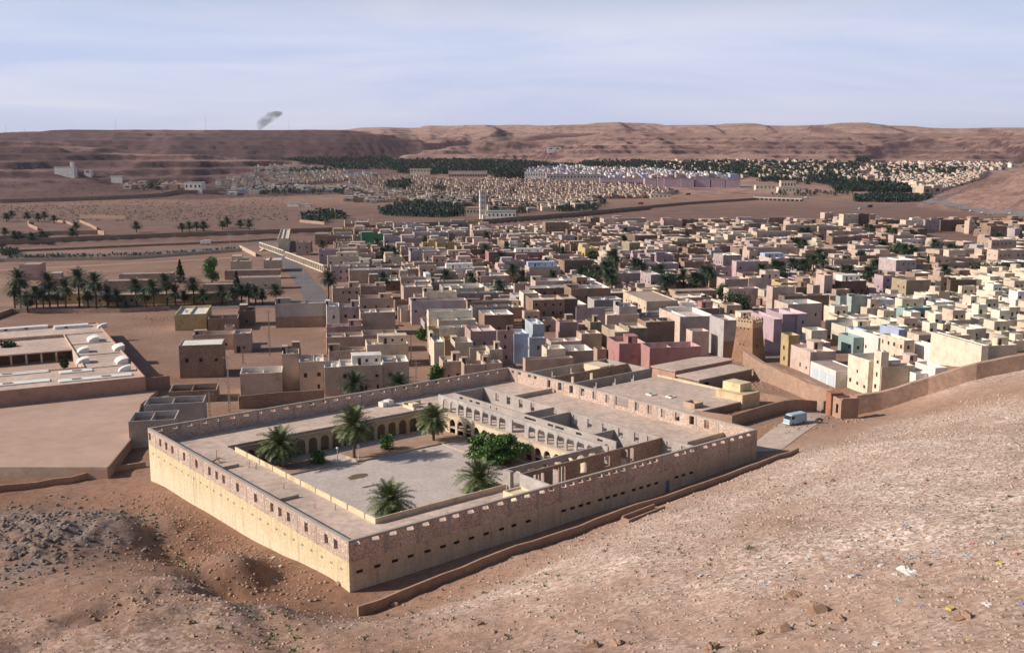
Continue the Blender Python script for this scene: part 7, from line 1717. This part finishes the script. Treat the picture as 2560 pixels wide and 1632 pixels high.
for q in ((('sheet', 2270, 1430, 'white', 'largest crumpled white plastic sheet in the litter field', 1.15)), ('sheet', 2240, 1436, 'white', 'small white sheet touching the left side of the largest one', .45), ('bag', 2279, 1395, 'sky blue', 'bright sky blue bag above the large white sheet', .42), ('can', 2278, 1411, 'brown', 'rusty can under the sky blue bag', .32),
          ('box', 2316, 1413, 'brown', 'brown box right of the rusty can', .38), ('can', 2144, 1439, 'blue', 'royal blue can left of the white sheet', .38), ('box', 2126, 1443, 'white', 'white carton left of the royal blue can', .28), ('box', 2200, 1415, 'white', 'upright white bottle above the white sheet', .3),
          ('bag', 1943, 1462, 'red', 'round red bag at the lower left of the litter', .33), ('bag', 1910, 1458, 'blue', 'dull blue bag left of the round red bag', .3), ('bag', 1957, 1457, 'sky blue', 'pale scrap right of the round red bag', .25), ('bag', 2264, 1316, 'blue', 'dark blue bag alone on the upper slope', .38), ('bag', 2370, 1236, 'black', 'dark bag high on the right slope', .35),
          ('sheet', 2285, 1235, 'white', 'white scrap left of the high dark bag', .3), ('box', 2373, 1524, 'yellow', 'yellow box in the pale scree', .32), ('bag', 2247, 1500, 'turquoise', 'turquoise scrap under the litter field', .33), ('can', 2137, 1557, 'green', 'bright green can near the boulders', .18), ('bag', 2305, 1515, 'blue', 'blue scrap in the pale scree', .25),
          ('sheet', 2470, 1512, 'white', 'pale sheet at the right in the scree', .55), ('bag', 2552, 1510, 'blue', 'blue and white bag at the right edge', .33), ('sheet', 2480, 1358, 'white', 'white sheet cluster at the upper right litter', .5), ('bag', 2430, 1360, 'red', 'dark red rag left of the upper white sheets', .38), ('bag', 2415, 1388, 'sky blue', 'blue rag below the dark red rag', .35), ('bag', 2245, 1397, 'red', 'small red rag left of the sky blue bag', .3),
          ('box', 2500, 1410, 'yellow', 'yellow carton right of the litter field', .28), ('bag', 2545, 1385, 'red', 'red rag at the right edge', .35), ('bag', 2338, 1378, 'sky blue', 'light blue bag in the upper litter', .3), ('box', 1895, 1395, 'white', 'white carton at the left of the litter field', .25), ('can', 1988, 1380, 'black', 'black tin left of the litter field', .22), ('box', 1918, 1377, 'white', 'small white box highest of the left litter', .2),
          ('bag', 2020, 1417, 'blue', 'blue strip in the left litter', .33), ('box', 1968, 1407, 'white', 'white box with open flap in the left litter', .28), ('sheet', 1958, 1420, 'white', 'white paper below the open box', .35), ('box', 2016, 1398, 'white', 'white crate above the blue strip', .26), ('can', 2120, 1393, 'black', 'dark can in the centre of the litter', .26), ('bag', 2112, 1392, 'pink', 'pink scrap by the dark can', .2),
          ('bag', 2060, 1418, 'yellow', 'yellow scrap right of the blue strip', .25), ('box', 1749, 1440, 'white', 'lone white box far left of the litter', .25), ('box', 1858, 1440, 'white', 'white box left of the round red bag', .25), ('sheet', 2070, 1465, 'white', 'long white scrap below the blue can', .4), ('bag', 2175, 1327, 'pink', 'small pink scrap on the middle slope', .2), ('box', 2140, 1351, 'white', 'white carton on the middle slope', .22),
          ('box', 2187, 1612, 'white', 'white carton at the bottom edge', .25), ('bag', 2420, 1601, 'yellow', 'yellow scrap at the bottom right', .2), ('box', 1452, 1352, 'red', 'red scrap beside the long low wall', .3), ('bag', 1456, 1347, 'white', 'white scrap beside the long low wall', .35), ('bag', 1604, 1291, 'blue', 'blue rag beside the stone trough', .4), ('bag', 1650, 1273, 'white', 'white rag at the top of the stone trough', .3),
          ('box', 1342, 1477, 'white', 'small white box in the middle of the slope', .18), ('box', 1188, 1467, 'green', 'green bottle under the long low wall', .2), ('box', 1770, 1438, 'white', 'white tin right of the lone white box', .22), ('sheet', 680, 1395, 'white', 'flat white stone slab below the yellow wall', .6), ('sheet', 700, 1415, 'white', 'second white slab below the yellow wall', .45), ('sheet', 688, 1450, 'white', 'white paper in the gully rubble', .3), ('box', 1585, 1120, 'white', 'white box', .2)):
    if q[4] != 'white box': scrap(*q)
def litpt():
    while True:
        u = rg.normal(2230, 200); v = 1400 + rg.normal(0, 50) - (u - 2200) * .04
        if not (1700 < u < 2600): continue
        p = G(u, v); return p.x, p.y, 0
pts = [litpt() for _ in range(1500)]
for nm, k0 in (('white', 0), ('sky blue', 1), ('red', 2), ('black', 3)):
    V = []; F = []
    for i, (x, y, _) in enumerate(pts):
        if (i % 8 in ((0, 1, 2, 3, 4), (5,), (6,), (7,))[k0]):
            z = gz(x, y) + .05; s = .03 + .10 * rg.random() ** 3; a = rg.uniform(0, 3); c, s_ = math.cos(a) * s, math.sin(a) * s; b = len(V)
            V += [(x - c, y - s_, z), (x + s_ * .6, y - c * .6, z + s * .5), (x + c, y + s_, z + .02), (x - s_ * .6, y + c * .6, z + s)]; F.append((b, b + 1, b + 2, b + 3))
    o = bpy.data.objects.new('litter_scraps', npmesh('litter_scraps', V, F, [LM[nm]])); C.objects.link(o); tag(o, 'tiny %s scraps of rubbish strewn over the slope' % nm, 'litter', kind='stuff')

# ------------------------------------------------------------------ two people in the empty lot
def person(u, v, lab, ck, ph):
    g = G(u, v); r = empty('person', g, ph); tag(r, lab, 'person', 'people walking in the empty lot')
    vs = [(0, 0, .95), (0, 0, 1.2), (0, 0, 1.42), (0, 0, 1.52), (0, 0, 1.66), (0, 0, 1.76), (.09, 0, .90), (.13, .12, .50), (.14, .02, .06), (.14, .18, .03), (-.09, 0, .90), (-.12, -.10, .50), (-.13, -.22, .08), (-.13, -.06, .03), (.19, 0, 1.40), (.24, -.05, 1.13), (.22, .10, .88), (.22, .14, .80), (-.19, 0, 1.40), (-.24, .05, 1.13), (-.22, .12, .90), (-.22, .16, .82)]
    es = [(0, 1), (1, 2), (2, 3), (3, 4), (4, 5), (0, 6), (6, 7), (7, 8), (8, 9), (0, 10), (10, 11), (11, 12), (12, 13), (2, 14), (14, 15), (15, 16), (16, 17), (2, 18), (18, 19), (19, 20), (20, 21)]
    rad = [.14, .13, .15, .055, .105, .07, .09, .06, .045, .04, .09, .06, .045, .04, .06, .045, .035, .03, .06, .045, .035, .03]
    me = bpy.data.meshes.new('person'); me.from_pydata(vs, es, []); me.materials.append(mat_simple('clothes_' + ck, LC[ck] if ck in LC else (.3, .3, .3), 2, .1, .8)); o = bpy.data.objects.new('body', me); C.objects.link(o); o.parent = r
    m = o.modifiers.new('skin', 'SKIN')
    if not me.skin_vertices: 
        bpy.context.view_layer.update()
    for i, sv in enumerate(me.skin_vertices[0].data): sv.radius = (rad[i], rad[i] * .8); sv.use_root = (i == 0)
    o.modifiers.new('sub', 'SUBSURF').levels = 1; o.modifiers[-1].render_levels = 1
try:
    person(648, 884, 'person in dark clothes walking in the empty lot, the left one', 'black', .3); person(656, 883, 'person in dark clothes walking in the empty lot, the right one', 'black', -.4)
except Exception as ex: print('person', ex)

def donkey(u, v):
    g = G(u, v); r = empty('donkey', g, math.radians(12)); tag(r, 'brown donkey with pale belly grazing head down beside the van', 'donkey')
    vs = [(.62, 0, 1.0), (.30, 0, .98), (-.05, 0, .95), (-.42, 0, 1.0), (-.66, 0, .98), (-.88, 0, .70), (-1.02, 0, .42), (-1.14, 0, .22), (.78, 0, .80), (.80, 0, .45),
          (-.45, .15, .62), (-.43, .15, .33), (-.46, .15, .03), (-.45, -.15, .62), (-.50, -.15, .33), (-.54, -.15, .03), (.58, .15, .68), (.66, .15, .38), (.60, .15, .03), (.58, -.15, .68), (.70, -.15, .38), (.66, -.15, .03), (-.93, .09, .80), (-.93, -.09, .80)]
    es = [(0, 1), (1, 2), (2, 3), (3, 4), (4, 5), (5, 6), (6, 7), (0, 8), (8, 9), (3, 10), (10, 11), (11, 12), (3, 13), (13, 14), (14, 15), (0, 16), (16, 17), (17, 18), (0, 19), (19, 20), (20, 21), (5, 22), (5, 23)]
    rad = [.24, .25, .27, .26, .17, .12, .11, .065, .05, .03, .09, .05, .045, .09, .05, .045, .11, .06, .045, .11, .06, .045, .025, .025]
    me = bpy.data.meshes.new('body'); me.from_pydata([(x, y, z) for x, y, z in vs], es, []); me.materials.append(mat_simple('donkey_coat', (.15, .085, .055), 2, .3, .8)); o = bpy.data.objects.new('body', me); C.objects.link(o); o.parent = r
    o.modifiers.new('skin', 'SKIN')
    if not me.skin_vertices: bpy.context.view_layer.update()
    for i, sv in enumerate(me.skin_vertices[0].data): sv.radius = (rad[i], rad[i]); sv.use_root = (i == 2)
    m = o.modifiers.new('sub', 'SUBSURF'); m.levels = 1; m.render_levels = 2
try: donkey(2048, 1058)
except Exception as ex: print('donkey', ex)

# ------------------------------------------------------------------ smoke beyond the left plateau
def smoke():
    p = atd(655, 315, 3900); q = atd(690, 290, 3900); mb = MB()
    bm = bmesh.new(); bmesh.ops.create_icosphere(bm, subdivisions=3, radius=1); me = bpy.data.meshes.new('smoke_plume'); 
    base = atd(648, 330, 3900); tip = atd(695, 283, 3900); d = tip - base
    for vt in bm.verts:
        c = vt.co; t = (c.z + 1) / 2; w = 9 + 46 * t; x = base.x + d.x * t ** 1.5 + c.x * w; vt.co = Vector((x, base.y + c.y * w, base.z + d.z * (t ** .8) * 1.05 + c.z * 4))
    bm.to_mesh(me); bm.free(); o = bpy.data.objects.new('smoke_plume', me); C.objects.link(o)
    m = bpy.data.materials.new('smoke'); m.use_nodes = True; n = m.node_tree.nodes; l = m.node_tree.links; n.clear(); out = n.new('ShaderNodeOutputMaterial'); pv = n.new('ShaderNodeVolumePrincipled')
    pv.inputs['Color'].default_value = (.30, .27, .28, 1); pv.inputs['Anisotropy'].default_value = .2
    nf = noise(n, l, pos(n), .022, 5, .65); mr = n.new('ShaderNodeMapRange'); mr.inputs[1].default_value = .42; mr.inputs[2].default_value = .72; mr.inputs[3].default_value = 0; mr.inputs[4].default_value = .055; l.new(nf, mr.inputs[0]); l.new(mr.outputs[0], pv.inputs['Density'])
    l.new(pv.outputs[0], out.inputs['Volume']); me.materials.append(m); tag(o, 'small grey smoke plume rising beyond the left plateau', 'smoke', kind='stuff')
smoke()

# ------------------------------------------------------------------ thin desert air
def haze():
    mb = MB(); mb.box(plain, -21000, 21000, -150, 14600, -170, 420); o = mb.build('haze', [])
    m = bpy.data.materials.new('haze_air'); m.use_nodes = True; n = m.node_tree.nodes; l = m.node_tree.links; n.clear(); out = n.new('ShaderNodeOutputMaterial'); pv = n.new('ShaderNodeVolumePrincipled')
    pv.inputs['Color'].default_value = (.88, .86, .95, 1); pv.inputs['Density'].default_value = HAZE_D; pv.inputs['Anisotropy'].default_value = .3
    l.new(pv.outputs[0], out.inputs['Volume']); o.data.materials.append(m); o['kind'] = 'stuff'; o['label'] = 'thin dusty desert air over the whole valley'; o['category'] = 'haze'
HAZE_D = 2.6e-5
haze()
